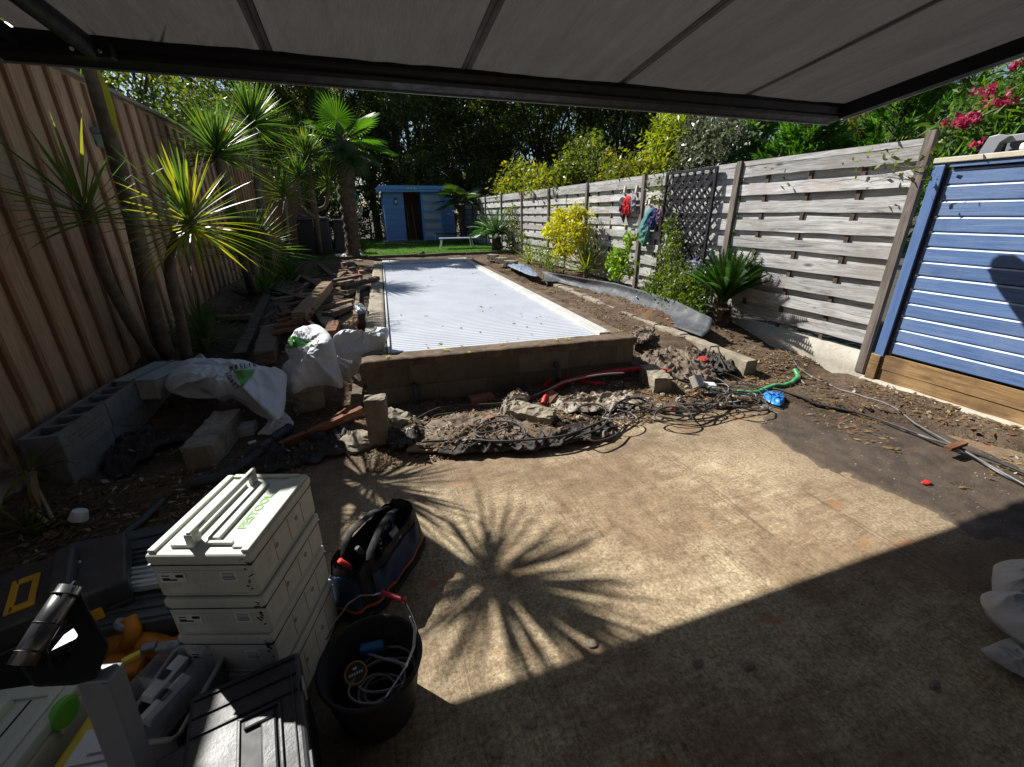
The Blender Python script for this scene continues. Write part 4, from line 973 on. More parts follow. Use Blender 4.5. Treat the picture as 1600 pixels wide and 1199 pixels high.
rosette('yucca', 'fine-leaved dark yucca tuft beside the white sacks', G(322, 545, .25), 150, .62, .016, 32, [(K['l_cord'], 1)], (.05, 1.45), .6)
rosette('yucca', 'shaded yucca low behind the big dark one', G(455, 440, .3), 90, .8, .04, 33, [(K['l_cord'], 1)], (.05, 1.5), .5)
rosette('yucca', 'dark yucca tuft at the foot of the far cordylines', G(415, 470, .28), 100, .7, .035, 34, [(K['l_cord'], .95), (K['l_cordy'], .05)], (.05, 1.6), .45)

# yellow leaf hanging from the tall cordyline
yl = MB(); a0 = W_(152, 108, 3.95); pts = [a0, W_(163, 135, 3.95), W_(172, 165, 3.93), W_(178, 190, 3.9), W_(186, 218, 3.88)]; ws = [.007, .014, .017, .014, .003]
vs = []
for p, w2 in zip(pts, ws): vs += [p + Vector((-w2, 0, 0)), p + Vector((0, -.01, 0)), p + Vector((w2, .01, 0))]
yl.add(vs, [f for k in range(4) for f in ((k * 3, k * 3 + 1, k * 3 + 4, k * 3 + 3), (k * 3 + 1, k * 3 + 2, k * 3 + 5, k * 3 + 4))], 0, True)
yo = yl.build('hanging_leaf', K['l_yel']); tl = [o for o in SC.objects if o.get('label', '').startswith('tall thick')][0]; yo.parent = tl; yo.matrix_parent_inverse = WM(tl).inverted()

# ---------------------------------------------------------------- fan palms
def fan_leaf(m, root, d, stalk, R, seed, droop=.25, ang=2.5, mi=0):
    rng = random.Random(seed); d = V3(d).normalized(); side = d.cross(Vector((0, 0, 1))).normalized(); up = side.cross(d).normalized()
    hub = V3(root) + d * stalk - Vector((0, 0, .08 * stalk)); n = 34
    dn = (d - Vector((0, 0, droop))).normalized(); up = side.cross(dn).normalized()
    for i in range(n):
        a = lerp(-ang, ang, i / (n - 1)); l = R * (1 - .22 * (abs(a) / ang) ** 2) * rng.uniform(.94, 1.04); da = ang / (n - 1) * 1.0
        def P(aa, r, z): return hub + (dn * math.cos(aa) + side * math.sin(aa)) * r + up * z
        fold = .022; dr = -droop * .35 * l
        vs = [hub, P(a - da, l * .62, -.01), P(a, l * .6, fold), P(a + da, l * .62, -.01), P(a, l, dr * rng.uniform(.4, 1.8))]
        m.add(vs, [(0, 1, 2), (0, 2, 3), (1, 4, 2), (2, 4, 3)], mi, False)
    return hub
def fan_palm(label, base, top, r, fronds, R, mats, seed, kind='fan_palm'):
    t = empty(kind, base, label, 'palm'); rng = random.Random(seed)
    b, tp = V3(base), V3(top); n = 40; pts = [b.lerp(tp, i / n) + Vector((.03 * math.sin(i * .2), 0, 0)) for i in range(n + 1)]
    m = MB(); m.tube(pts, [r * (1 + .18 * math.sin(i * 1.9) + .15 * rng.random()) * (1 + .35 * (i / n)) for i in range(n + 1)], 14)
    for i in range(1500):   # shaggy fibre and old leaf bases
        s = rng.random(); p = b.lerp(tp, s); a = rng.random() * 6.28; rr = r * (1.02 + .35 * s); o = Vector((math.cos(a), math.sin(a), 0))
        q = p + o * rr * .9; e = q + o * rng.uniform(.02, .06) + Vector((0, 0, rng.uniform(-.10, .04))); sd = o.cross(Vector((0, 0, 1))) * rng.uniform(.008, .02)
        m.add([q - sd, q + sd, e], [(0, 1, 2)])
    m.build('trunk', K['bark'], t)
    st = MB(); lf_ = MB()
    for k, (d, stk, sc, mi) in enumerate(fronds):
        hub = fan_leaf(lf_, tp, d, stk, R * sc, seed + k, rng.uniform(.15, .4), mi=mi); st.tube([tp, tp.lerp(hub, .5) + Vector((0, 0, .03)), hub], [.02, .014, .01], 6, mi=0)
    st.build('leaf_stalks', K['stem'], t); lf_.build('fan_leaves', mats, t); return t
pbx = G(552, 402, .45); ptx = PY(536, 222, pbx.y)
fr = [((.55, -.2, .5), .55, 1.0, 0), ((-.15, -.3, .95), .55, .9, 0), ((1, -.1, -.05), .75, 1.0, 0), ((-.9, -.2, .7), .5, .85, 0), ((.2, .5, .7), .5, .9, 0), ((-.6, .4, .3), .5, .9, 1), ((.75, -.5, -.45), .55, .9, 1), ((-.7, -.5, -.2), .5, .9, 1),
      ((.3, -.6, -.6), .5, .8, 1), ((.1, .8, -.1), .6, .9, 1), ((-1, .1, -.45), .5, .8, 1), ((.9, .5, .3), .6, 1, 0), ((-.2, -.8, -.3), .45, .75, 1), ((.5, .3, -.7), .5, .8, 1)]
fan_palm('fan palm with shaggy brown trunk and bright green fans beyond the pool', pbx, ptx, .17, fr, .72, [K['l_fan'], K['l_fand']], 50)
b2 = G(712, 378, .47); b2 = Vector((4.0, 18.3, .45)); 
fr2 = [((math.cos(a), math.sin(a), z_), .55, 1, 1) for a, z_ in ((0, .1), (.7, .5), (1.5, .2), (2.2, .6), (3.0, .1), (3.6, .5), (4.3, .0), (5.0, .4), (5.6, -.1), (2.7, -.2), (.3, .8), (4.0, .9))]
fan_palm('low dark fan palm in shade in front of the shed corner', b2, b2 + Vector((0, 0, 1.6)), .09, fr2, .62, [K['l_fan'], K['l_fand']], 70)

# ---------------------------------------------------------------- cycads
def cycad(label, base, h, r, n, L, seed, lean=(.04, 1.25), mats=None):
    t = empty('cycad', base, label, 'cycad'); rng = random.Random(seed); b = V3(base); m = MB()
    m.tube([b + Vector((0, 0, h * i / 10 - .05)) for i in range(12)], [r * (1 + .12 * rng.random()) * (1 - .2 * abs(i - 4) / 6) for i in range(12)], 14)
    for i in range(420):
        s = rng.random(); a = i * 2.4; o = Vector((math.cos(a), math.sin(a), 0)); q = b + Vector((0, 0, s * h)) + o * r * .9; sd = o.cross(Vector((0, 0, 1))) * .014
        e = q + o * .045 + Vector((0, 0, .03)); m.add([q - sd, q + sd, e], [(0, 1, 2)])
    m.build('trunk', K['bark'], t)
    lf_ = MB(); rb = MB(); c = b + Vector((0, 0, h + .04))
    for i in range(n):
        th = lerp(lean[0], lean[1], ((i + .5) / n) ** .8); ph = i * 2.4 + rng.uniform(-.2, .2); d = Vector((math.sin(th) * math.cos(ph), math.sin(th) * math.sin(ph), math.cos(th)))
        l = L * rng.uniform(.85, 1.1); p = c.copy(); dd = d.copy(); pts = [p.copy()]; N = 16
        for k in range(N):
            p = p + dd * l / N; dd = (dd + Vector((0, 0, -1)) * .035 * (.4 + th)).normalized(); pts.append(p.copy())
        rb.tube(pts, [.006] * N + [.002], 5)
        for k in range(2, 2 * N):
            s = k / (2 * N); q = pts[int(s * N)].lerp(pts[min(N, int(s * N) + 1)], s * N - int(s * N)); tg = (pts[min(N, int(s * N) + 1)] - pts[int(s * N)]).normalized()
            sd = tg.cross(Vector((0, 0, 1))); sd = sd.normalized() if sd.length > .1 else Vector((math.cos(ph + 1.57), math.sin(ph + 1.57), 0)); upn = sd.cross(tg).normalized()
            ll = L * .2 * (math.sin(math.pi * min(1, s * .8 + .15)) ** .7) * rng.uniform(.85, 1.1)
            for sg in (-1, 1):
                ld = (sd * sg * .72 + tg * .6 + upn * .32).normalized(); wv = tg.cross(ld).cross(ld).normalized() * .0075
                lf_.add([q - wv, q + wv, q + ld * ll * .6 + wv * .8, q + ld * ll + Vector((0, 0, -.015))], [(0, 1, 2, 3)])
    rb.build('leaf_ribs', K['l_cycad'], t); lf_.build('fronds', K['l_cycad'], t); return t
cb = PY(1128, 492, 4.35); cb.z = T(cb.x, cb.y)
cycad('large cycad with upright dark green fronds in front of the slat fence', cb, .22, .10, 84, .66, 3, (.03, .78))
c2b = PX(776, 392, 4.15); c2b.z = .42
cycad('smaller cycad at the far end of the planting bed, by the lawn', c2b, .45, .16, 44, .95, 4, (.1, 1.25))

# ---------------------------------------------------------------- planting bed on the right
def bedp(px, py, X=4.2): p = PX(px, py, X); p.z = T(p.x, p.y) if p.y < 13 else .42; return p
def BL(px, py, X, r, n): p = PX(px, py, X); return (p, r if isinstance(r, tuple) else (r, r, r), n)
shrub('golden_shrub', bedp(880, 425), [BL(885, 340, 4.15, (.3, .4, .2), 700), BL(870, 362, 4.1, (.3, .42, .22), 800), BL(897, 365, 4.1, (.3, .4, .25), 800), BL(880, 388, 4.1, (.25, .35, .2), 600), BL(905, 335, 4.2, (.2, .25, .18), 350)], .085, K['l_yel'], 'bright golden-yellow shrub in the bed by the slat fence', seed=61, per_clump=14, clump_r=.1, asp=.42)
rosette('yucca', 'spiky green-yellow yucca right of the golden shrub', bedp(915, 432), 90, .75, .028, 62, [(K['l_cord'], .5), (K['l_cordy'], .5)], (.05, 1.5), .35, h=.25)
rosette('yucca', 'loose pale yucca near the far end of the bed', bedp(826, 402, 4.2), 60, .7, .03, 63, [(K['l_cord'], .4), (K['l_cordy'], .6)], (.05, 1.5), .5)
shrub('lime_shrub', bedp(968, 440), [BL(962, 420, 4.15, (.12, .14, .12), 120), BL(970, 400, 4.15, (.13, .14, .12), 120), BL(975, 420, 4.15, (.12, .14, .12), 120), BL(982, 378, 4.2, (.07, .08, .14), 70), BL(958, 400, 4.15, (.07, .08, .1), 60)], .10, K['l_fresh'], 'small lime-green shrub with large upright leaves', seed=64, per_clump=8, clump_r=.09, asp=.45, up=-.5)
shrub('grey_green_shrub', bedp(845, 415), [BL(845, 398, 4.15, (.35, .5, .2), 500), BL(858, 402, 4.1, (.3, .4, .15), 300)], .05, None, 'low grey-green bush between the far plants of the bed', seed=65, mats=[(K['l_rose'], .6), (K['l_lit'], .4)], per_clump=14)
shrub('bushy_plant', bedp(865, 420), [BL(862, 412, 4.0, (.25, .35, .15), 350)], .05, None, 'short leafy plant at the foot of the golden shrub', seed=66, mats=[(K['l_rose'], .7), (K['l_lit'], .3)])
shrub('climbing_plant', bedp(800, 396, 4.4), [BL(800, 380, 4.45, (.12, .4, .25), 220), BL(803, 350, 4.5, (.1, .4, .3), 260), BL(800, 325, 4.5, (.1, .3, .25), 200), BL(812, 368, 4.45, (.1, .4, .2), 160)], .07, None, 'thin climber scrambling up the far slat fence', seed=67, mats=[(K['l_lit'], .6), (K['l_rose'], .4)], group=None)
rb_ = [BL(1048, 350, 4.4, (.07, .16, .14), 150), BL(1052, 375, 4.38, (.09, .2, .16), 240), BL(1048, 400, 4.34, (.12, .26, .16), 330), BL(1062, 420, 4.28, (.16, .28, .16), 420), BL(1035, 437, 4.2, (.2, .3, .17), 520), BL(1060, 445, 4.15, (.22, .3, .16), 520), BL(1020, 455, 4.12, (.2, .26, .13), 420), BL(1050, 465, 4.05, (.22, .26, .13), 420), BL(1075, 440, 4.2, (.18, .22, .18), 360)]
shrub('climbing_rose', bedp(1045, 480, 4.2), rb_, .052, None, 'leafy climbing bush growing up the black trellis', seed=68, mats=[(K['l_rose'], .72), (K['l_lit'], .28)], per_clump=9, clump_r=.07, r0=.03)
rb2 = [BL(1085, 470, 4.15, (.2, .2, .14), 360), BL(1095, 445, 4.25, (.18, .2, .2), 340), BL(1080, 485, 4.05, (.18, .2, .1), 240)]
t = shrub('flowering_shrub', bedp(1088, 492, 4.15), rb2, .05, None, 'dark low shrub with tiny pale flowers beside the cycad', seed=69, mats=[(K['l_rose'], .9), (K['l_lit'], .1)], per_clump=9, clump_r=.07)
leaf_cloud('blossoms', [BL(1082, 408, 4.3, (.1, .18, .08), 60), BL(1075, 425, 4.2, (.1, .2, .1), 40)], .03, K['fl_pale'], t, 5, 6, .05, .9)
shrub('vine', bedp(1030, 470, 4.45), [BL(1033, 285, 4.5, (.05, .08, .12), 70), BL(1036, 300, 4.5, (.04, .07, .12), 50), BL(1030, 312, 4.5, (.05, .06, .08), 40)], .07, K['l_lit'], 'thin vine hanging over the fence above the teal towel', 'vine', 70)

# creepers on top of / behind the right fence
def fence_top(px, py, X, r, n): return BL(px, py, X, r, n)
bb = PX(820, 330, 5.2); bb.z = .3
shrub('autumn_vine', (5.2, bb.y, .2), [BL(x_, y_, 5.0, (.4, .9, .35), 520) for x_, y_ in ((795, 290), (812, 280), (830, 285), (848, 284), (803, 275))] + [BL(x_, y_, 4.75, (.2, .5, .2), 220) for x_, y_ in ((790, 302), (845, 292), (862, 288), (875, 282))], .13, None, 'orange and yellow vine spilling over the far slat fence', 'vine', 71, mats=[(K['l_aut'], .45), (K['l_lit'], .55)], per_clump=16, clump_r=.22)
shrub('round_creeper', (5.4, 9.4, .2), [BL(915, 245, 5.3, (.45, .6, .45), 1100), BL(935, 250, 5.2, (.4, .5, .4), 900), BL(900, 262, 5.1, (.4, .6, .3), 800), BL(945, 262, 5.1, (.35, .5, .3), 600), BL(885, 275, 4.9, (.3, .5, .2), 400), BL(918, 228, 5.3, (.3, .4, .3), 400)], .085, None, 'round fresh-green creeper mound above the middle of the slat fence', 'creeper', 72, mats=[(K['l_lit'], .6), (K['l_aut'], .08), (K['l_mid'], .32)], per_clump=16, clump_r=.14)
shrub('autumn_vine', (5.2, 7.6, .2), [BL(x_, y_, 4.85, (.25, .35, .16), 240) for x_, y_ in ((960, 268), (975, 265), (990, 262), (1003, 258), (1018, 262))], .08, None, 'yellow-orange vine strip along the fence top left of the bamboo', 'vine', 73, mats=[(K['l_aut'], .5), (K['l_lit'], .5)], per_clump=12)
shrub('bamboo', (5.5, 6.9, .2), [BL(1030, 245, 5.4, (.3, .35, .3), 500), BL(1048, 225, 5.5, (.3, .35, .35), 600), BL(1055, 200, 5.6, (.3, .35, .35), 500), BL(1042, 195, 5.5, (.2, .25, .25), 200), BL(1022, 215, 5.4, (.2, .2, .2), 120), BL(1065, 215, 5.5, (.3, .3, .4), 500)], .14, K['l_bam'], 'bright yellow-green bamboo leaning over the slat fence', 'bamboo', 74, asp=.2, per_clump=9, clump_r=.13, up=.1)
shrub('speckled_bush', (5.8, 6.4, .2), [BL(1095, 215, 5.6, (.4, .4, .35), 1500), BL(1125, 210, 5.6, (.4, .4, .4), 1500), BL(1085, 240, 5.4, (.35, .35, .25), 1000), BL(1120, 240, 5.4, (.35, .35, .25), 1000), BL(1150, 225, 5.6, (.35, .35, .3), 900)], .07, K['l_var'], 'dense bush with pale silvery leaves behind the fence, right of the bamboo', 'bush', 75, per_clump=12, clump_r=.1)
def thuja(label, base, H, R, n, seed, mat, tilt=(0, 0)):
    t = empty('conifer', base, label, 'conifer', 'conifers behind the slat fence'); rng = np.random.default_rng(seed); b = V3(base)
    m = MB(); m.tube([b, b + Vector((tilt[0] * .5, tilt[1] * .5, H * .5)), b + Vector((tilt[0], tilt[1], H * .95))], [.09, .05, .015], 8)
    V = []; nb = 120
    for i in range(nb):
        s = rng.uniform(.08, .97); rr = R * (1 - s ** 1.6) + .12; a = rng.uniform(0, 6.28); o = np.array((math.cos(a), math.sin(a), 0))
        p0 = np.array(b) + np.array((tilt[0] * s, tilt[1] * s, H * s)); d = o * .8 + np.array((0, 0, rng.uniform(.25, .8))); d /= np.linalg.norm(d); L = rr * rng.uniform(.8, 1.25)
        m.tube([tuple(p0), tuple(p0 + d * L * .6)], [.01, .004], 4)
        k = n // nb; tt = rng.random(k) ** .7; base_ = p0 + d[None, :] * (L * tt)[:, None] + rng.normal(size=(k, 3)) * .05 * (1.2 - tt[:, None])
        a_ = d[None, :] + rng.normal(size=(k, 3)) * .38; a_ /= np.linalg.norm(a_, axis=1)[:, None]; sz = rng.uniform(.06, .15, k)[:, None]
        b_ = np.cross(a_, rng.normal(size=(k, 3))); b_ /= np.linalg.norm(b_, axis=1)[:, None]
        V.append(np.stack([base_, base_ + a_ * sz * .5 + b_ * sz * .09, base_ + a_ * sz, base_ + a_ * sz * .5 - b_ * sz * .09], 1))
    m.build('trunk', K['treebark'], t); npmesh('crown', np.concatenate(V), 4, mat, parent=t); return t
thuja('bright green conifer right behind the slat fence, under the awning corner', PX(1225, 330, 5.6) * Vector((1, 1, 0)) if 0 else (5.7, 4.9, .2), 2.75, .75, 15000, 81, K['l_thuja'], (0, -.1))
thuja('feathery conifer beyond the awning corner, leaning right', (6.6, 4.6, .2), 3.5, .95, 16000, 82, K['l_thuja'], (.1, -.3))
thuja('low conifer tips showing left of the awning corner', (5.9, 5.8, .2), 2.75, .7, 9000, 83, K['l_thuja'])
# oleander with pink flowers
ob = (5.9, 2.6, .2); rng_ = random.Random(7); ol = empty('oleander', ob, 'oleander shrub with pink flower clusters above the blue board wall', 'oleander')
ob_ = [BL(x_, y_, X_, (.35, .35, .3), 420) for x_, y_, X_ in ((1500, 225, 5.6), (1530, 210, 5.8), (1560, 190, 6.0), (1590, 170, 6.1), (1575, 215, 5.9), (1540, 235, 5.6), (1490, 245, 5.4), (1610, 200, 6.0), (1590, 140, 6.3), (1620, 130, 6.3), (1640, 180, 6.2), (1520, 250, 5.5))]
limbs(ob, ob_, ol, K['stem'], .04, 5, 'stem'); leaf_cloud('foliage', ob_, .13, K['l_ole'], ol, 77, 14, .15, .2, up=-.6)
leaf_cloud('blossoms', [BL(x_, y_, X_, (.035, .035, .025), n_ // 3) for x_, y_, X_, n_ in ((1592, 101, 6.0, 60), (1525, 145, 5.6, 40), (1548, 140, 5.6, 70), (1573, 152, 5.7, 60), (1562, 162, 5.6, 60), (1495, 188, 5.2, 70), (1510, 190, 5.2, 60), (1520, 180, 5.3, 60), (1507, 198, 5.2, 50), (1527, 187, 5.3, 50), (1480, 190, 5.3, 40), (1525, 223, 5.2, 40), (1545, 160, 5.5, 30), (1585, 155, 5.7, 40))], .045, K['pink'], ol, 78, 8, .03, .9)
# ivy sprig over the nearest slat panel
shrub('ivy_sprig', PX(1440, 262, 4.5), [BL(x_, y_, 4.52, (.015, .06, .03), 9) for x_, y_ in ((1355, 250), (1372, 246), (1390, 247), (1402, 262), (1415, 268), (1440, 255), (1350, 262))] + [BL(1454, 259, 4.47, (.02, .04, .04), 12), BL(1212, 272, 4.5, (.02, .05, .02), 9)], .05, K['l_lit'], 'trailing ivy sprigs over the nearest slat panel and post', 'ivy', 90, r0=.004)
# ---------------------------------------------------------------- masonry, kerbs and edging
random.seed(31)
def rough_block(label, c, size, rz=0, mat=None, jit=.006, name='concrete_block', cat='concrete block', tilt=(0, 0), group=None, chip=.006, up=None):
    R = Euler((tilt[0], tilt[1], rz)).to_matrix(); m = MB(); c = V3(c)
    n = [max(2, int(s / .03)) for s in size]; faces = []
    sx, sy, sz = [s / 2 for s in size]
    def fn(ax, sg):
        o = [(1, 2), (2, 0), (0, 1)][ax]; h = (sx, sy, sz)
        def f(a, b):
            q = [0, 0, 0]; q[ax] = sg * h[ax]; q[o[0]] = (2 * a - 1) * h[o[0]] * sg; q[o[1]] = (2 * b - 1) * h[o[1]]
            p = Vector(q); e = sum(1 for k in range(3) if abs(abs(p[k]) - h[k]) < 1e-6)
            k = c + p * 3
            d = Vector((noise.noise(k * 9), noise.noise(k * 9 + Vector((9, 0, 0))), noise.noise(k * 9 + Vector((0, 9, 0))))) * chip
            if e >= 2: p *= (1 - .02 - .05 * max(0, noise.noise(k * 4)))
            return c + R @ (p + d)
        m.grid(n[o[0]], n[o[1]], f, 0, False)
    for ax in range(3):
        for sg in (1, -1): fn(ax, sg)
    o = m.build(name, mat or K['conc']); return tag(o, label, cat, group)
# long kerb of blocks right of the pool
kb = MB(); 
for i in range(10):
    ya = 3.10 + i * .505; yb = ya + .50; zt = .205 + .0105 * i
    def f(s):
        return lambda a, b: None
    x0, x1 = 3.50 - .002 * i, 3.64 - .002 * i
    N = 12
    prof = [(x0, -.05), (x0 - .004, zt * .5), (x0 + .003, zt - .01), (x0 + .012, zt), (x1 - .012, zt), (x1, zt - .01), (x1, -.05)]
    kb.grid(6, N, lambda a, b: (prof[int(round(a * 6))][0] + .008 * noise.noise((a * 7, lerp(ya, yb, b) * 6, 3)), lerp(ya, yb - .004, b), prof[int(round(a * 6))][1] + .007 * noise.noise((a * 9, lerp(ya, yb, b) * 9, 1))), 0, False)
    if i == 0: kb.add([(x0, ya, -.05), (x0, ya, zt - .01), (x0 + .05, ya + .0, zt), (x0 + .06, ya + .05, zt - .0), (x0 + .09, ya + .05, zt), (x0 + .10, ya, zt), (x1, ya, zt - .01), (x1, ya, -.05)], [(7, 6, 5, 2, 1, 0)])
tag(kb.build('block_kerb', K['conc']), 'long row of concrete kerb blocks right of the pool, running to the lawn', 'kerb')
# flexible grey edging band
eb_top = [(845, 423, .44), (870, 428, .47), (905, 434, .49), (960, 442, .50), (1010, 456, .50), (1060, 472, .48), (1112, 497, .40)]
eb_bot = [(846, 440, .34), (872, 441, .33), (905, 450, .31), (955, 466, .29), (1000, 484, .27), (1045, 508, .24), (1098, 527, .22)]
tp = [G(*q) for q in eb_top]; bt_ = [G(*q) for q in eb_bot]
tb_ = empty('edging_band', bt_[3], 'grey flexible rubber edging band curling along the planting bed', 'edging band')
def bandf(a, b):
    t = a * (len(tp) - 1); k = min(int(t), len(tp) - 2); f = t - k; p = bt_[k].lerp(bt_[k + 1], f); q = tp[k].lerp(tp[k + 1], f)
    r = p.lerp(q, b); r += Vector((.05 * math.sin(math.pi * b), 0, -.01 * math.sin(math.pi * b))) + Vector((1, 0, 0)) * .014 * fbm((a * 9, b * 2, 3), 2, 1); return r
m = MB(); m.grid(70, 10, bandf); m.build('band', K['band'], tb_, solid=.007)
m = MB(); m.tube([bandf(.0, b / 6) for b in range(7)], .012, 8); m.build('rolled_end', K['rub'], tb_)
m = MB(); m.tube([bandf(.62, .5) + Vector((-.02, 0, .02)), bandf(.63, .5) + Vector((-.035, 0, .02))], .01, 6); m.build('fixing_stud', K['steel'], tb_)
# blue tarp strip
o_ = [G(790, 411, .42), G(812, 413, .42), G(830, 420, .42), G(842, 430, .42), G(832, 431, .42), G(812, 424, .42), G(795, 416, .42)]
pt = pillow(o_, .05, crumple=.03, cs=5, seed=4); tag(pt.build('tarp', clothmat('blue_grey_tarp', (.10, .15, .24), .05, .6, .4, 20, (.2, .24, .3), 5)), 'crumpled blue-grey tarp strip lying between pool and far bed', 'tarp')
# hollow blocks along the left fence
def hollow_block(loc, rz, label, marks=False, L=.498):
    t = empty('hollow_block', loc, label, 'concrete block', 'hollow blocks by the left fence', rz); LOCAL[0] = True
    m = MB(); W_2, H = .20, .19
    m.box((0, -W_2 / 2 + .014, H / 2), (L, .028, H)); m.box((0, W_2 / 2 - .014, H / 2), (L, .028, H))
    for i in range(4): m.box((-L / 2 + .014 + i * (L - .028) / 3, 0, H / 2 - .001), (.028, W_2 - .056, H - .002))
    m.box((0, 0, .012), (L - .058, W_2 - .057, .02)); m.box((0, 0, H * .45), (L - .06, .02, H * .7))
    m.build('block_shell', K['block'], t, bevel=.004)
    if marks:
        k = MB(); rr = random.Random(3)
        for row in range(3):
            x = -.17
            while x < .17:
                w_ = rr.uniform(.008, .02); k.box((x, -W_2 / 2 - .001, .135 - row * .03), (w_, .002, rr.uniform(.006, .016)), jit=.001); x += w_ + rr.uniform(.004, .012)
        k.build('stamped_marks', M('faded_stamp', (.12, .115, .11), (.22, .21, .2), .9, 30, 0), t)
    LOCAL[0] = False
    return t
bx, by = -1.97, 3.27
for i in range(3):
    hollow_block((bx + .02 * i, by + .5 * i, .0), R_(88), ['bottom hollow grey block of the stack nearest the camera, by the board fence', 'bottom hollow grey block in the middle of the row by the board fence', 'bottom hollow grey block at the far end of the row by the board fence'][i])
for i in range(2):
    hollow_block((bx + .01 + .02 * i, by + .01 + .505 * i, .192), R_(88), ['upper hollow grey block with faded stamped marks, nearest the camera', 'upper hollow grey block farther along, plain sides, open cells'][i], i == 0)
p = Vector((-1.78, 4.18, .27)); tcv = empty('drain_box', p, 'pale grey-green plastic drain box between the hollow blocks and the cordyline', 'drain box')
m = MB(); m.box(p + Vector((0, 0, .03)), (.30, .46, .16), R=R_(-14)); m.build('box_body', K['plinth'], tcv, bevel=.01)
m = MB(); m.box(p + Vector((0, 0, .118)), (.32, .48, .016), R=R_(-14)); m.build('lid', M('grey_green_lid', (.42, .47, .45), (.3, .34, .33), .5, 5, .1), tcv, bevel=.005)
m = MB(); m.box(p + Vector((0, 0, .130)), (.03, .48, .012), R=R_(-14)); m.build('lid_strip', K['greyframe'], tcv)
rough_block('grey concrete post lying under the front of the first white sack', (-1.165, 3.27, .10), (.60, .19, .20), R_(86), K['conc'], chip=.008)
rough_block('squat concrete block under the middle white sack', G(480, 628, .1) + Vector((0, .1, .02)), (.25, .22, .22), R_(5), K['conc'], chip=.01)
rough_block('concrete stub standing on end at the left corner of the pool', (-.045, 3.00, .18), (.15, .12, .40), R_(-8), K['conc'], chip=.008)
rough_block('fallen grey concrete block with broken end right of the pool corner', (2.52, 3.22, .09), (.17, .40, .19), R_(-14), K['conc'], chip=.012)
rough_block('small dusty concrete lump in the middle of the rubble strip', G(832, 650, .06), (.34, .17, .13), R_(-38), K['conc'], chip=.02, tilt=(.1, .1))
def rock(label, c, r, seed, mat=None, name='stone', cat='stone', group=None, flat=.7):
    m = MB(); c = V3(c)
    def f(a, b):
        th = math.pi * b; ph = 2 * math.pi * a; d = Vector((math.sin(th) * math.cos(ph), math.sin(th) * math.sin(ph), math.cos(th)))
        k = 1 + .35 * fbm(d + Vector((seed * 3, 0, 0)), 3, 1.7); return c + Vector((d.x * r, d.y * r, d.z * r * flat)) * k
    m.grid(20, 12, f, 0, False, closed_u=True); return tag(m.build(name, mat or K['stone']), label, cat, group)
rock('pale lump of old mortar behind the standing concrete stub', G(612, 672, .06) + Vector((.02, .05, .02)), .15, 3, K['conc'], 'mortar_lump', 'mortar lump')
rock('pale crumbled mortar left of the standing concrete stub', G(560, 690, .03), .13, 8, K['conc'], 'mortar_lump', 'mortar lump', flat=.5)
# scattered stones: white ones at the palm, rubble along the slab edge
rr = random.Random(2)
for i in range(26):
    p = G(rr.uniform(524, 566), rr.uniform(390, 403), .45); rock('white stones heaped at the foot of the fan palm', p, rr.uniform(.05, .11), i, K['white'], 'white_stone', 'stone', 'white stones at the fan palm')
for i in range(70):
    px = rr.uniform(560, 1240); x = G(px, 660, 0).x; y = slab_edge(x) + abs(rr.gauss(0, .16)) + .02; rock('small stones strewn in the rubble before the pool', (x, y, T(x, y) + .01), rr.uniform(.012, .035), 40 + i, rr.choice([K['stone'], K['conc'], K['block'], K['terra']]), 'stone', 'stone', 'stones in the rubble strip')
def flat_tile(label, px, py, size, rz, z=.04, mat=None, tilt=(0, 0), name='terracotta_tile', cat='tile'):
    p = G(px, py, z); m = MB(); m.box(p, size, R=Euler((tilt[0], tilt[1], rz)).to_matrix(), jit=.004); return tag(m.build(name, mat or K['terra'], bevel=.003), label, cat)
flat_tile('dusty tan tile lying on the slab edge below the concrete stub', 660, 698, (.20, .14, .022), R_(-20), .03, M('tan_tile', (.32, .22, .13), (.22, .15, .09), .85, 9, .3))
flat_tile('red-brown tile leaning by the red conduit', 858, 620, (.16, .10, .022), R_(35), .08, tilt=(.3, -.3))
flat_tile('whole clay brick lying at the foot of the pool wall', 752, 623, (.21, .105, .06), R_(4), .06, tilt=(.05, 0), name='brick', cat='brick')
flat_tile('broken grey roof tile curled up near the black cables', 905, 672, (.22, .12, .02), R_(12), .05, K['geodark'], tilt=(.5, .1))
m = MB(); p = G(766, 658, .06); m.tube([p, p + Vector((0, 0, .025))], .055, 18); m.tube([p + Vector((0, 0, .025)), p + Vector((0, 0, .04))], .035, 14); tag(m.build('clay_disc', K['terra'], bevel=.004), 'round brown pipe cap lying in the rubble', 'pipe cap')

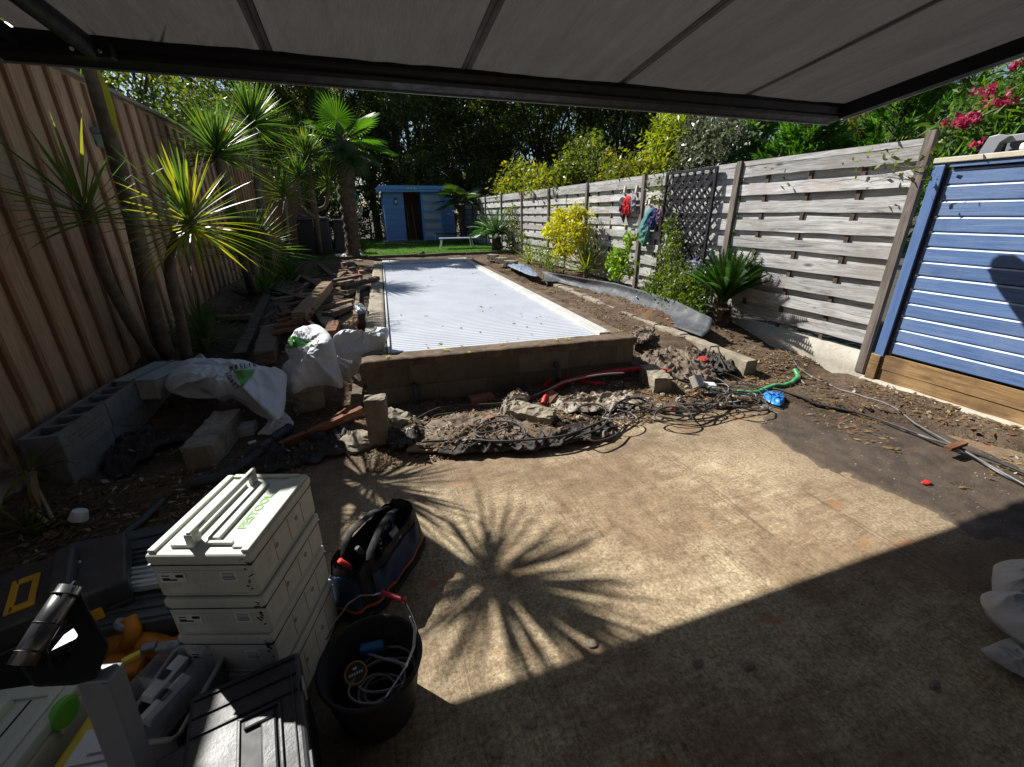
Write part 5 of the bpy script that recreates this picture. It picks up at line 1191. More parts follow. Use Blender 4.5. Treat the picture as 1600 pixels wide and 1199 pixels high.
# ---------------------------------------------------------------- timber pile left of the pool
def plank(label, a, b, w_, h, mat, group='timbers in the pile left of the pool', name='timber', up=(0, 0, 1), cat='timber', segs=10, wob=.003):
    m = MB(); m.beam(a, b, w_, h, up=up, segs=segs, wob=wob); return tag(m.build(name, mat), label, cat, group)
PL = [
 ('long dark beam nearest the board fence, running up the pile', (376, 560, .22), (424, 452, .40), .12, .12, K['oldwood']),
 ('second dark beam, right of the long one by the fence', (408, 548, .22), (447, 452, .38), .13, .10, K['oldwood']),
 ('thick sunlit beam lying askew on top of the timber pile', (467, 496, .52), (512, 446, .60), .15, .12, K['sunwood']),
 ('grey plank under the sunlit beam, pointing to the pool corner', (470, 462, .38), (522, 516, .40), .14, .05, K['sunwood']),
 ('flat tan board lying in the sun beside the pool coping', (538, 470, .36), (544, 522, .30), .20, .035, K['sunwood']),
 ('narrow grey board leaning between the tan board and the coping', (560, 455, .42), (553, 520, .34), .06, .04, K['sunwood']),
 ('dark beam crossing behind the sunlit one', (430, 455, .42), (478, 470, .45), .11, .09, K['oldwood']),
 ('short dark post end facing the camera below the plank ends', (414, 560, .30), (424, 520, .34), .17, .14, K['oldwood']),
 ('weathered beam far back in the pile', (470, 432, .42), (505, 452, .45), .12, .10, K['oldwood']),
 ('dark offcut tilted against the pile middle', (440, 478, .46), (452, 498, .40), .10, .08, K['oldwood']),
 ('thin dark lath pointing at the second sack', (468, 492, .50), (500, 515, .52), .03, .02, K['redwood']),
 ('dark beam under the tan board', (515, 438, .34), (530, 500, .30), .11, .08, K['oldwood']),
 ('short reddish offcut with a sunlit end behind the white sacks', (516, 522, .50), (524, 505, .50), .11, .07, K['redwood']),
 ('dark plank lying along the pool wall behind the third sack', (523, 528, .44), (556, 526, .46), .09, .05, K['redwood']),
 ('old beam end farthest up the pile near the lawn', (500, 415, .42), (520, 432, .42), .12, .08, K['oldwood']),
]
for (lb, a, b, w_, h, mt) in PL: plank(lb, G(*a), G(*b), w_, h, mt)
for i in range(4):
    a = G(426 + i * 3, 520 - i * 9, .42 + .035 * i); b = a + Vector((.36, .10 + .02 * i, .02)); plank(['lowest', 'second lowest', 'second highest', 'topmost'][i] + ' of the four short reddish planks with sunlit ends', a, b, .10, .028, K['redwood'], 'stacked short planks')
plank('rusty brown rail lying across the shaded membrane by the concrete stub', G(438, 697, .07), G(566, 640, .14), .05, .05, K['redwood'], None, 'rail', cat='rail')
plank('short dark plank propped beside the rusty rail', G(520, 655, .06), G(545, 640, .16), .11, .04, K['redwood'], None)
plank('long dark offcut in the shade of the pool corner', G(560, 600, .10), G(556, 640, .05), .09, .06, K['oldwood'], None)
random.seed(55)
for i in range(16):
    px, py = random.uniform(395, 545), random.uniform(425, 520); a = G(px, py, .34 + random.uniform(0, .12)); ang = random.choice([1.2, 1.9, .6, 2.5]) + random.uniform(-.3, .3); L = random.uniform(.5, 1.2)
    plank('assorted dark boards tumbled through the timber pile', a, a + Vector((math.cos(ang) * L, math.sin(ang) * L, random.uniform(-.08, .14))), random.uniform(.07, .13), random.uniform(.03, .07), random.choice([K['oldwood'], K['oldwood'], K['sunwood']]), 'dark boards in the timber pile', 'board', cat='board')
random.seed(77)
for i in range(26):
    px, py = random.uniform(425, 560), random.uniform(415, 500); a = G(px, py, .36 + random.uniform(0, .08)); ang = random.uniform(0, 6.28); L = random.uniform(.15, .5)
    plank('broken laths and slivers littering the timber pile', a, a + Vector((math.cos(ang) * L, math.sin(ang) * L, random.uniform(-.05, .08))), random.uniform(.02, .06), random.uniform(.012, .03), random.choice([K['oldwood'], K['oldwood'], K['redwood'], K['sunwood']]), 'broken laths in the timber pile', 'lath', cat='lath', segs=4)

# ---------------------------------------------------------------- white sacks
def decal(bvh, pix, faces, name, mat, parent, off=.007):
    """lay a flat shape, given by picture points, onto a surface"""
    vs = []
    for (x, y) in pix:
        d = ray(x, y).normalized(); h = bvh.ray_cast(CP, d)
        if h[0] is None:
            k = vs[-1] if vs else bvh.find_nearest(CP)[0]; h = bvh.find_nearest(CP + d * (k - CP).length)
        vs.append(h[0] - d * off + (h[1] if h[1].dot(d) < 0 else -h[1]) * off)
    m = MB(); m.add(vs, faces, 0, True); return m.build(name, mat, parent)
def bvh_of(m): return BVHTree.FromPolygons([Vector(v) for v in m.v], [f for f in m.f])
def tri_grid(a, b, c, n=10):
    pts = []; idx = {}; fs = []
    for i in range(n + 1):
        for j in range(n + 1 - i):
            idx[i, j] = len(pts); u, v = i / n, j / n
            pts.append((a[0] + (b[0] - a[0]) * u + (c[0] - a[0]) * v, a[1] + (b[1] - a[1]) * u + (c[1] - a[1]) * v))
    for i in range(n):
        for j in range(n - i):
            fs.append((idx[i, j], idx[i + 1, j], idx[i, j + 1]))
            if i + j < n - 1: fs.append((idx[i + 1, j], idx[i + 1, j + 1], idx[i, j + 1]))
    return pts, fs
def letters_along(word, p0, p1, hgt, flip=1, bend=0.0, squash=1.0):
    """word laid from pixel p0 to p1, letters standing to the left of the direction"""
    dx, dy = p1[0] - p0[0], p1[1] - p0[1]; L = math.hypot(dx, dy); ux, uy = dx / L, dy / L; nx, ny = uy * flip, -ux * flip; V = []; Fc = []
    for i, ch in enumerate(word):
        vs, fs = text_mesh(ch, 1.0); w_ = L / len(word); s = w_ * 1.18 * squash
        cx = (i + .5) * w_; lift = bend * math.sin(math.pi * cx / L); b = len(V)
        for v in vs:
            X = cx + v.x * s; Y = hgt * (v.y * 1.15) + lift
            V.append((p0[0] + ux * X + nx * Y, p0[1] + uy * X + ny * Y))
        Fc += [tuple(q + b for q in f) for f in fs]
    return V, Fc
def sack(name, label, outline, th, up, mat, crumple=.03, cs=7, seed=1, extra=None, bottom=.5, base=None, cat='sack', group=None):
    t = empty(name, sum((V3(p) for p in outline), Vector()) / len(outline), label, cat, group)
    m = pillow(outline, th, up, n=170, rings=36, crumple=crumple, cs=cs, seed=seed, bottom=bottom, base=base, prof=2.2)
    if extra: extra(m)
    m.build('sack_body', mat, t); return t, bvh_of(m)
z1 = lambda y: lerp(.20, .38, sstep(650, 570, y))
o1 = [(257, 600), (266, 584), (288, 568), (325, 563), (372, 565), (405, 574), (432, 582), (448, 584), (447, 612), (446, 632), (440, 650), (425, 655), (402, 640), (380, 625), (358, 616), (338, 622), (326, 612), (306, 604), (285, 610), (268, 614)]
def flap(m):
    out = [G(x, y, z) for x, y, z in ((412, 640, .2), (432, 636, .22), (446, 645, .16), (455, 655, .10), (459, 664, .06), (446, 676, .03), (428, 684, .02), (402, 684, .02), (408, 672, .06), (418, 658, .12))]
    pillow(out, .025, (0, -.4, 1), n=60, rings=10, crumple=.02, cs=12, bottom=.3, seed=6, mb=m)
    out = [G(x, y, z) for x, y, z in ((300, 566, .34), (312, 553, .42), (322, 560, .38), (330, 568, .34), (318, 572, .33))]
    pillow(out, .02, (0, -.4, 1), n=40, rings=8, crumple=.01, cs=12, bottom=.3, seed=7, mb=m)
t1, b1 = sack('rubble_sack', 'long white sack with a green triangle logo sprawled over the concrete post', [G(x, y, z1(y)) for x, y in o1], .12, (.05, -.35, 1), K['bag'], .030, 3.4, 2, flap, .9)
pts, fs = tri_grid((366, 580), (399, 578), (378, 606)); decal(b1, pts, fs, 'green_triangle', K['logogreen'], t1)
v, f = letters_along('LEROY', (373, 608), (355, 582), 8.5); decal(b1, v, f, 'lettering', K['ink'], t1)
v, f = letters_along('MERLIN', (359, 576), (401, 571), 8); decal(b1, v, f, 'lettering', K['ink'], t1)
z2 = lambda y: lerp(.20, .66, sstep(620, 505, y))
o2 = [(455, 528), (463, 515), (480, 510), (496, 508), (512, 519), (521, 534), (528, 562), (536, 596), (533, 607), (508, 602), (482, 607), (456, 616), (448, 600), (441, 576), (452, 562), (446, 546)]
t2, b2_ = sack('rubble_sack', 'upright white sack with a green triangle logo, in the middle of the three', [G(x, y, z2(y)) for x, y in o2], .13, (0, -.75, .66), K['bag'], .030, 4, 3, None, .8)
pts, fs = tri_grid((455, 524), (490, 538), (452, 545)); decal(b2_, pts, fs, 'green_triangle', K['logogreen'], t2)
v, f = letters_along('LERO', (450, 552), (450, 526), 8); decal(b2_, v, f, 'lettering', K['ink'], t2)
v, f = letters_along('YMERLIN', (452, 521), (497, 534), 8, bend=4); decal(b2_, v, f, 'lettering', K['ink'], t2)
z3 = lambda y: lerp(.40, .60, sstep(562, 520, y))
o3 = [(520, 532), (535, 522), (553, 523), (572, 526), (590, 520), (603, 515), (608, 520), (604, 533), (597, 548), (584, 556), (566, 562), (545, 562), (528, 556)]
t3, b3 = sack('rubble_sack', 'white sack without logo slumped over the left corner of the pool', [G(x, y, z3(y)) for x, y in o3], .11, (0, -.5, .85), K['bag'], .034, 4.5, 5, None, .8)
z4 = lambda y: lerp(.1, .36, sstep(600, 555, y))
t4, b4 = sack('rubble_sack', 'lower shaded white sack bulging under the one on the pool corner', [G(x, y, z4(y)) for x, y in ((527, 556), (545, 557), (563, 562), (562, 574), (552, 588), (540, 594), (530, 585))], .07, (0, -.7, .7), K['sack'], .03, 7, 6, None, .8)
# the big sacks on the ground at the right edge of the picture
def rz(o, z): return [G(x, y, z) for x, y in o]
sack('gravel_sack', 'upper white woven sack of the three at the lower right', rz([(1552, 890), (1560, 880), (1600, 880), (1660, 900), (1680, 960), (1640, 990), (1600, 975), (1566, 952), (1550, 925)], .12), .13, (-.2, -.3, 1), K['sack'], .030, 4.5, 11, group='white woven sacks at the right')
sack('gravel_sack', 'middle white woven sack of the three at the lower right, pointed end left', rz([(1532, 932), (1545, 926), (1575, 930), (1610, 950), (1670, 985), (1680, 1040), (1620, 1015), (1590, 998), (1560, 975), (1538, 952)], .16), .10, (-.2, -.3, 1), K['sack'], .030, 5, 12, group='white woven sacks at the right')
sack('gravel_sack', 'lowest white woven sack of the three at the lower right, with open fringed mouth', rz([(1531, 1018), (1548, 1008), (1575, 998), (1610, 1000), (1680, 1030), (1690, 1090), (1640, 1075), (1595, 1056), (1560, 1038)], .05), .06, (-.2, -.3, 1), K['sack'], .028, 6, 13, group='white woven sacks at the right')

# ---------------------------------------------------------------- crumpled membranes
MEM = []; K['geop'] = clothmat('pale_dusty_membrane', (.46, .42, .36), .05, .9, .7, 45, (.13, .095, .065), 12)
def membrane(label, outl, th, mat, seed, cs=6, cr=.04, up=(0, 0, 1)):
    pts = [G(*q) for q in outl]; m = pillow(pts, th, up, n=150, rings=34, crumple=cr, cs=cs, seed=seed, bottom=.1, prof=3, ripple=.018); MEM.append(bvh_of(m))
    return tag(m.build('membrane', mat), label, 'membrane', 'crumpled membranes in the rubble')
def Z(l, z): return [(x, y, z) for x, y in l]
membrane('light crumpled membrane stretched along the slab edge, left half', Z([(640, 688), (650, 668), (690, 652), (740, 645), (800, 650), (850, 668), (900, 680), (880, 692), (830, 698), (770, 694), (720, 702), (690, 705), (660, 700)], .04), .03, K['geo'], 1, 5, .035)
membrane('pale plaster-stiff membrane draped over the left end of the concrete lump', Z([(784, 644), (793, 624), (812, 614), (826, 622), (822, 640), (806, 650)], .07), .07, K['geop'], 2, 9, .03)
membrane('dusty membrane between the red conduit and the cables', Z([(860, 628), (880, 612), (930, 610), (985, 612), (1000, 630), (960, 640), (905, 645), (870, 640)], .04), .025, K['geop'], 3, 7, .035)
membrane('torn membrane scraps heaped behind the fallen block', Z([(985, 560), (1010, 545), (1050, 545), (1090, 560), (1120, 585), (1100, 600), (1060, 590), (1020, 580), (995, 575)], .10), .06, K['geo'], 4, 8, .06)
membrane('grey membrane scraps on the soil right of the pool corner', Z([(982, 530), (1000, 515), (1020, 513), (1022, 525), (1008, 535), (990, 538)], .25), .04, K['geo'], 5, 9, .04)
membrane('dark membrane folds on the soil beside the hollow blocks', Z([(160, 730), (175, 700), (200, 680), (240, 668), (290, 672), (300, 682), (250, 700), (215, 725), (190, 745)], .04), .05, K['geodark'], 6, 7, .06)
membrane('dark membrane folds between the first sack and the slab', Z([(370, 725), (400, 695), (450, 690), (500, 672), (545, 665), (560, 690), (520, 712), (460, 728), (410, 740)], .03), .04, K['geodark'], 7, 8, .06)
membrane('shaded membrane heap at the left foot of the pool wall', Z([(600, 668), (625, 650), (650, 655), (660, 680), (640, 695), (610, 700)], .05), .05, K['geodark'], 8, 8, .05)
membrane('pale plastic film crumpled by the standing concrete stub', Z([(628, 668), (640, 660), (655, 664), (658, 676), (645, 684), (632, 680)], .06), .04, clothmat('pale_film', (.5, .48, .43), .2, .5, .4, 50), 9, 9, .025)
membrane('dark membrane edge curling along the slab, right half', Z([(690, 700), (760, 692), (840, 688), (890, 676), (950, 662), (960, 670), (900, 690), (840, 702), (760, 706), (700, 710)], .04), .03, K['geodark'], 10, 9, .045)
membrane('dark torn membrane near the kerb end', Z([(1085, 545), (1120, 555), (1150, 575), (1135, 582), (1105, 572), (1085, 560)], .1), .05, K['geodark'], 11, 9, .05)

def curl(label, path, h, seed, mat):
    P = [G(x, y, .004) for x, y in path]; L = len(P) - 1
    def f(a, b):
        t = a * L; k = min(int(t), L - 1); p = P[k].lerp(P[k + 1], t - k); n_ = Vector((P[k + 1].y - P[k].y, P[k].x - P[k + 1].x, 0)).normalized()
        hh = h * (.55 + .75 * noise.noise((a * 7, seed, 0))) + .01; w_ = .05 * noise.noise((a * 9, seed, 4))
        return p + n_ * (.03 * math.sin(b * 3.0) + w_ * b - .05 * b * b) * -1 + Vector((0, 0, hh * math.sin(min(1, b * 1.25) * 1.57) - max(0, b - .8) * .06))
    m = MB(); m.grid(70, 10, f); return tag(m.build('membrane_edge', mat, solid=.003), label, 'membrane', 'curled membrane edges along the slab')
curl('stiff membrane edge standing up along the slab, left of the middle', [(688, 705), (715, 706), (740, 698), (790, 699), (835, 703), (880, 694), (905, 688)], .06, 1, K['geo'])
curl('stiff membrane edge curling beside the tangle of cables', [(885, 684), (910, 690), (935, 686), (960, 680)], .05, 4, K['geo'])

# ---------------------------------------------------------------- pipes and cables
def gpath(pts, z=None, wob=0, seed=0, sub=10, lift=0):
    """smooth line through picture points lying on the ground"""
    P = [G(x[0], x[1], x[2] if len(x) > 2 else z) for x in pts]; out = []
    for i in range(len(P) - 1):
        p0, p1, p2, p3 = P[max(i - 1, 0)], P[i], P[i + 1], P[min(i + 2, len(P) - 1)]
        for k in range(sub):
            f = k / sub; q = .5 * ((2 * p1) + (p2 - p0) * f + (2 * p0 - 5 * p1 + 4 * p2 - p3) * f * f + (3 * p1 - 3 * p2 + p3 - p0) * f ** 3)
            if wob: q += Vector((noise.noise(q * 3 + Vector((seed, 0, 0))), noise.noise(q * 3 + Vector((0, seed, 0))), 0)) * wob
            out.append(q)
    out.append(P[-1])
    for q in out: q.z = max(q.z, T(q.x, q.y) + lift)
    return out
K['cabled'] = M('dusty_grey_cable', (.13, .135, .14), (.07, .07, .072), .4, 9, .1, dirt=(.1, .08, .06), dirt_amt=.5)
def cable(label, pts, r, mat, name='cable', cat='cable', z=None, wob=0, seed=0, group=None, n=7, corr=0):
    P = gpath(pts, z, wob, seed, 60 if corr else 10, r * .8); m = MB(); m.tube(P, [r * (1 + (.09 if i % 2 else -.09)) for i in range(len(P))] if corr else r, n); return tag(m.build(name, mat), label, cat, group)
cable('red corrugated conduit curving from the pool wall behind the fallen block', [(848, 632, .06), (858, 612, .10), (885, 596, .13), (930, 585, .16), (985, 577, .16), (1030, 578, .14), (1068, 585, .10)], .020, K['red'], 'conduit', 'conduit', corr=1, n=12)
cable('short red conduit with a cut end in front of the other one', [(850, 606, .08), (862, 592, .10), (885, 592, .10), (915, 597, .09), (943, 602, .08)], .020, K['red'], 'conduit', 'conduit', corr=1, n=12)
cable('thin grey tube lying over the red conduits', [(820, 625, .07), (860, 607, .13), (885, 596, .17), (935, 586, .20), (975, 583, .20)], .008, K['cableg'])
cable('thick dark corrugated pipe snaking through the shade left of the slab', [(300, 762, .03), (350, 748, .03), (395, 722, .04), (430, 690, .05), (452, 668, .06)], .035, M('grey_pipe', (.09, .1, .115), (.06, .065, .075), .5, 8, .1), 'pipe', 'pipe', corr=1, n=12)
cable('bright green hose end bent upward on the wet soil', [(1152, 612, .05), (1175, 614, .05), (1200, 612, .035), (1226, 607, .05), (1241, 599, .06), (1247, 589, .08), (1242, 578, .12)], .021, K['hose'], 'hose', 'hose', n=14)
cable('long grey-black cable running from the cycad along the blue wall', [(1178, 495, .15), (1215, 540, .08), (1245, 572, .06), (1290, 600, .05), (1380, 636, .04), (1480, 690, .05), (1560, 735, .04), (1660, 790, .03)], .008, K['cabled'])
cable('second long black cable beside it on the mud', [(1205, 612, .04), (1270, 630, .035), (1350, 648, .035), (1440, 680, .04), (1490, 698, .05), (1560, 722, .04), (1660, 765, .03)], .010, K['cable'])
cable('thin pipe joining the two long cables near the wooden clip', [(1410, 668, .03), (1450, 685, .04), (1500, 700, .05), (1560, 738, .03), (1640, 775, .02)], .008, K['cabled'])
m = MB(); a = G(1481, 702, .07); b = G(1506, 692, .07); m.beam(a, b, .04, .025, segs=3, wob=.003); tag(m.build('wooden_clip', K['redwood']), 'small brown wooden stick bridging the two long cables', 'stick')
bc = [
 [(660, 690, .09), (720, 688, .08), (800, 690, .10), (870, 683, .10), (920, 668, .10), (960, 650, .10), (985, 640, .08)],
 [(900, 684, .08), (940, 668, .09), (960, 640, .12), (975, 625, .13), (1000, 625, .10), (1035, 640, .08), (1070, 645, .07), (1100, 645, .06)],
 [(960, 628, .12), (990, 632, .10), (1030, 645, .08), (1075, 650, .07), (1120, 635, .07), (1138, 612, .08), (1130, 595, .10), (1100, 585, .10)],
 [(1035, 588, .12), (1060, 592, .12), (1090, 600, .10), (1120, 612, .08), (1160, 625, .05), (1200, 632, .04), (1225, 640, .03)],
 [(1120, 540, .22), (1125, 560, .18), (1130, 575, .15), (1135, 582, .12)],
 [(880, 690, .06), (905, 682, .08), (930, 690, .07), (960, 682, .06), (975, 668, .06)],
 [(1000, 640, .06), (1050, 655, .06), (1100, 655, .05), (1150, 645, .04), (1180, 640, .03)],
 [(640, 660, .09), (680, 640, .10), (740, 632, .09), (800, 628, .09), (850, 615, .09)],
 [(1070, 585, .14), (1110, 580, .14), (1150, 590, .10), (1180, 605, .06), (1200, 612, .05)],
]
for i, p in enumerate(bc): cable('black cables tangled along the rubble strip', p, [.009, .008, .009, .006, .006, .007, .006, .007, .006][i], K['cable'], group='black cables in the rubble', wob=.03, seed=i)
rr = random.Random(12)
for i in range(20):     # loose coils
    cx, cy = rr.choice([(930, 650), (1000, 632), (1085, 605), (1110, 615), (1130, 590), (955, 645), (780, 668), (1090, 630), (1060, 640), (1160, 620)]); c = G(cx + rr.uniform(-14, 14), cy + rr.uniform(-9, 9), .09)
    R1 = rr.uniform(.07, .2); ph = rr.uniform(0, 6.28); tt = rr.uniform(.7, 1.7); N = int(28 * tt); tl_ = rr.uniform(-.3, .3); P = []
    for k in range(N):
        a = ph + 2 * math.pi * k / 28; r_ = R1 * (1 + .1 * k / 28) * (1 + .15 * math.sin(a * 2 + ph)); P.append(c + Vector((r_ * math.cos(a), r_ * .75 * math.sin(a), .02 * math.sin(a * 1.5 + ph) + tl_ * .25 * r_ * math.cos(a) + .004 * k / 10)))
    m = MB(); m.tube(P, rr.choice([.004, .005, .007]), 6); tag(m.build('cable_coil', rr.choice([K['cable'], K['cable'], K['cableg']])), 'loose loops of cable tangled in the rubble right of the fallen block', 'cable', 'loose cable loops in the rubble')
def small_box(kind, label, px, py, z, size, rz_, mat, cat, lid=None, tilt=(0, 0), lidmat=None):
    p = G(px, py, z); t = empty(kind, p, label, cat); R = Euler((tilt[0], tilt[1], rz_)).to_matrix()
    m = MB(); m.box(p, size, R); m.build('box_body', mat, t, bevel=.004)
    m = MB(); m.box(p + R @ Vector((0, 0, size[2] / 2 + .005)), (size[0] * 1.04, size[1] * 1.04, .012), R); m.build('cover', lidmat or mat, t, bevel=.003)
    m = MB(); m.tube([p + R @ Vector((size[0] / 2, 0, 0)), p + R @ Vector((size[0] / 2 + .03, 0, 0))], .012, 8); m.build('cable_gland', K['cable'], t); return t
small_box('junction_box', 'grey-white junction box propped up among the cables', 1088, 597, .14, (.11, .11, .055), R_(20), K['plinth'], 'junction box', tilt=(.9, .2), lidmat=K['greyframe'])
small_box('junction_box', 'small white junction box lying right of the grey one', 1108, 604, .09, (.10, .06, .04), R_(-15), K['white'], 'junction box', tilt=(.2, .1))
o_ = [G(x, y, .035) for x, y in ((1190, 619), (1202, 613), (1214, 617), (1224, 614), (1226, 624), (1222, 633), (1210, 632), (1198, 626))]
tag(pillow(o_, .03, crumple=.02, cs=14, seed=3).build('glove', K['glove']), 'crumpled blue nitrile glove beside the green hose', 'glove')
for i, (x, y) in enumerate(((1192, 636), (1201, 638))):
    m = MB(); m.box(G(x, y, .025), (.04, .025, .003), R=Euler((.1, .1, i * .7)).to_matrix()); tag(m.build('plastic_scrap', M('pale_blue_scrap', (.35, .6, .75), (.3, .5, .65), .4, 9, 0)), 'pale blue plastic scrap on the wet soil, %s of the pair below the blue glove' % ('left' if i == 0 else 'right'), 'scrap')
o_ = [G(x, y, .03) for x, y in ((1352, 626), (1362, 624), (1372, 629), (1366, 633), (1354, 631))]; tag(pillow(o_, .012, crumple=.01, cs=20, seed=3).build('paper_scrap', K['white']), 'white scrap of paper by the foot of the blue wall', 'scrap')
for i, (x, y, lb) in enumerate(((1447, 753, 'small red leaf-like scrap on the wet mud'), (1281, 624, 'tiny red scrap left of the white paper scrap'), (1098, 560, 'red scrap among the torn membranes by the kerb'))):
    o_ = [G(x + dx, y + dy, .02 + (.15 if i == 2 else 0)) for dx, dy in ((-8, 0), (0, -3), (9, 1), (4, 4), (-3, 3))]; tag(pillow(o_, .006, crumple=.004, seed=i).build('red_scrap', K['red']), lb, 'scrap')
# clear storage box and bits in front of the first sack
p = G(383, 688, 0) + Vector((0, .05, .05)); t = empty('clear_box', p, 'small clear plastic box with lid standing below the first sack', 'plastic box')
m = MB(); 
for (c_, s_) in (((0, -.055, 0), (.15, .003, .1)), ((0, .055, 0), (.15, .003, .1)), ((-.075, 0, 0), (.003, .11, .1)), ((.075, 0, 0), (.003, .11, .1)), ((0, 0, -.048), (.15, .11, .003))): m.box(p + Vector(c_), s_)
m.build('box_body', K['clear'], t); m = MB(); m.box(p + Vector((0, 0, .055)), (.16, .12, .008)); m.build('lid', K['clear'], t, bevel=.003)
m = MB(); m.box(p + Vector((0, 0, -.02)), (.12, .08, .04)); m.build('contents', K['sack'], t, bevel=.01)
small_box('white_fitting', 'small white plastic fitting on the soil below the clear box', 395, 695, .03, (.05, .03, .03), R_(20), K['white'], 'fitting')
# yellow fallen leaves on the coping
for i, (x, y) in enumerate(((684, 541), (696, 547), (785, 538), (871, 531), (887, 529), (948, 517), (603, 557), (968, 517), (735, 551))):
    p = G(x, y, ZC + .012); m = MB()
    for k in range(5):
        a = -1.2 + k * .6 + i; m.add([p, p + Vector((math.cos(a - .25) * .022, math.sin(a - .25) * .022, .006)), p + Vector((math.cos(a) * .042, math.sin(a) * .042, .002)), p + Vector((math.cos(a + .25) * .022, math.sin(a + .25) * .022, .006))], [(0, 1, 2, 3)])
    tag(m.build('fallen_leaf', K['l_yel']), 'yellow fallen leaves scattered on the front coping of the pool', 'leaf', 'yellow leaves on the pool coping')
rr = random.Random(41)
for i in range(46):
    u_, v_ = rr.uniform(.25, 2.2), .3 + 7 * rr.random() ** 1.6; p = PP(u_, v_, ZC - .026); a = rr.uniform(0, 6.28); l = rr.uniform(.012, .035); m = MB()
    d = Vector((math.cos(a), math.sin(a), 0)) * l; s_ = Vector((-math.sin(a), math.cos(a), 0)) * l * .35
    m.add([p - d, p + s_ + Vector((0, 0, .006)), p + d, p - s_ + Vector((0, 0, .003))], [(0, 1, 2, 3)])
    tag(m.build('dry_leaf', rr.choice([K['l_dry'], K['stem'], K['l_dry']])), 'tiny dry leaves lying on the white pool cover', 'leaf', 'dry leaves on the pool cover')
# leaf litter
def litter(name, label, regions, size, mats, seed):
    rng = random.Random(seed); V = []; mi = []
    for (x0, x1, y0, y1, n, bias) in regions:
        for i in range(n):
            x = rng.uniform(x0, x1); y = rng.uniform(y0, y1); 
            u, v = pool_uv(x, y)
            if 0 < u < POOL_W and 0 < v < POOL_L: continue
            if noise.noise((x * 1.7, y * 1.7, 4)) < bias: continue
            z = max(T(x, y), .0)
            if 2 < y < 4.6:
                hit = False
                for bv in MEM:
                    hh = bv.ray_cast(Vector((x, y, 1)), Vector((0, 0, -1)))
                    if hh[0] is not None: z = max(z, hh[0].z); hit = True
                if hit and rng.random() < .6: continue
            z += rng.uniform(.002, .014); a = rng.uniform(0, 6.28); l = size * rng.uniform(.4, 1.4); w_ = l * rng.uniform(.15, .5); tz = rng.uniform(-.4, .4)
            d = Vector((math.cos(a), math.sin(a), tz)) * l / 2; s = Vector((-math.sin(a), math.cos(a), rng.uniform(-.4, .4))) * w_ / 2; p = Vector((x, y, z + abs(d.z) * .5))
            V += [p - d, p + s, p + d, p - s]; mi.append(rng.choices(range(len(mats)), weights=[q[1] for q in mats])[0])
    return tag(npmesh(name, np.array([tuple(q) for q in V]), 4, [q[0] for q in mats], mi), label, 'litter', kind='stuff')
litter('leaf_litter', 'dry brown leaves, chips and twigs strewn over the garden soil', [(2.3, 3.6, 3.4, 13, 9000, -.15), (3.65, 4.55, 3.0, 13, 5500, -.3), (-.2, 3.6, 2.6, 3.6, 5500, -.25), (-2.0, -.1, 3.6, 12, 7500, -.3), (-2.1, -.5, -.2, 3.7, 6500, -.2), (3.3, 4.5, 1.2, 3.4, 2600, -.1)], .045, [(K['l_dry'], .8), (K['redwood'], .12), (K['stone'], .08)], 3)
litter('grit', 'fine pale grit and crumbs along the rubble strip and the mud', [(-.3, 3.4, 2.65, 3.6, 12000, -.3), (2.9, 4.5, .4, 3.2, 3500, -.3), (-.6, 3.2, 2.0, 2.8, 500, -.1)], .012, [(K['stone'], .5), (K['terra'], .15), (K['l_dry'], .35)], 5)
random.seed(9)
for i in range(60):
    x, y = random.choice([(random.uniform(-.2, 3.4), random.uniform(2.75, 3.5)), (random.uniform(-2, -.3), random.uniform(1.6, 6)), (random.uniform(3.0, 4.4), random.uniform(2.2, 4))]); z = T(x, y) + .02; a = random.uniform(0, 6.28); L = random.uniform(.1, .35); P = [Vector((x + math.cos(a) * L * k / 5 + random.uniform(-.01, .01), y + math.sin(a) * L * k / 5 + random.uniform(-.01, .01), z + .012 * math.sin(k))) for k in range(6)]
    m = MB(); m.tube(P, [.004, .0035, .003, .003, .002, .001], 5); tag(m.build('twig', random.choice([K['stem'], K['stem'], K['redwood'], K['oldwood']])), 'thin dry twigs lying on soil and rubble', 'twig', 'dry twigs on the ground')
# ---------------------------------------------------------------- far end odds and ends
p = G(520, 400, .45); t = empty('compost_bin', Vector((-1.45, 15.0, .45)), 'black compost bin with lid by the far end of the board fence', 'bin')
c = Vector((-1.3, 15.2, .45)); m = MB(); m.box(c + Vector((0, 0, .5)), (.95, .8, 1.0), taper=.9); m.build('bin_body', K['blk'], t, bevel=.03)
m = MB(); m.box(c + Vector((0, 0, 1.04)), (.95, .8, .08), taper=.85); m.build('lid', K['blkt'], t, bevel=.02)
m = MB(); m.box(c + Vector((-.1, -.05, 1.11)), (.5, .5, .05), R=(.05, .05, .3)); m.build('cover_sheet', K['geo'], t, bevel=.01)
t = empty('compost_bin', c + Vector((.85, .1, 0)), 'second black bin right of the first, closer to the fan palm', 'bin')
m = MB(); m.box(c + Vector((.82, .1, .48)), (.6, .7, .95), taper=.92); m.build('bin_body', K['blk'], t, bevel=.03); m = MB(); m.box(c + Vector((.82, .1, .98)), (.62, .72, .06), taper=.9); m.build('lid', K['blk'], t, bevel=.02)
# towels by the bins
o_ = [PY(x, y, 15.0) for x, y in ((493, 346), (497, 337), (502, 340), (503, 352), (496, 354))]; tag(pillow(o_, .03, (0, -1, 0), n=40, rings=8, crumple=.02, seed=2).build('towel', K['bag']), 'folded white towel behind the black bins', 'towel')
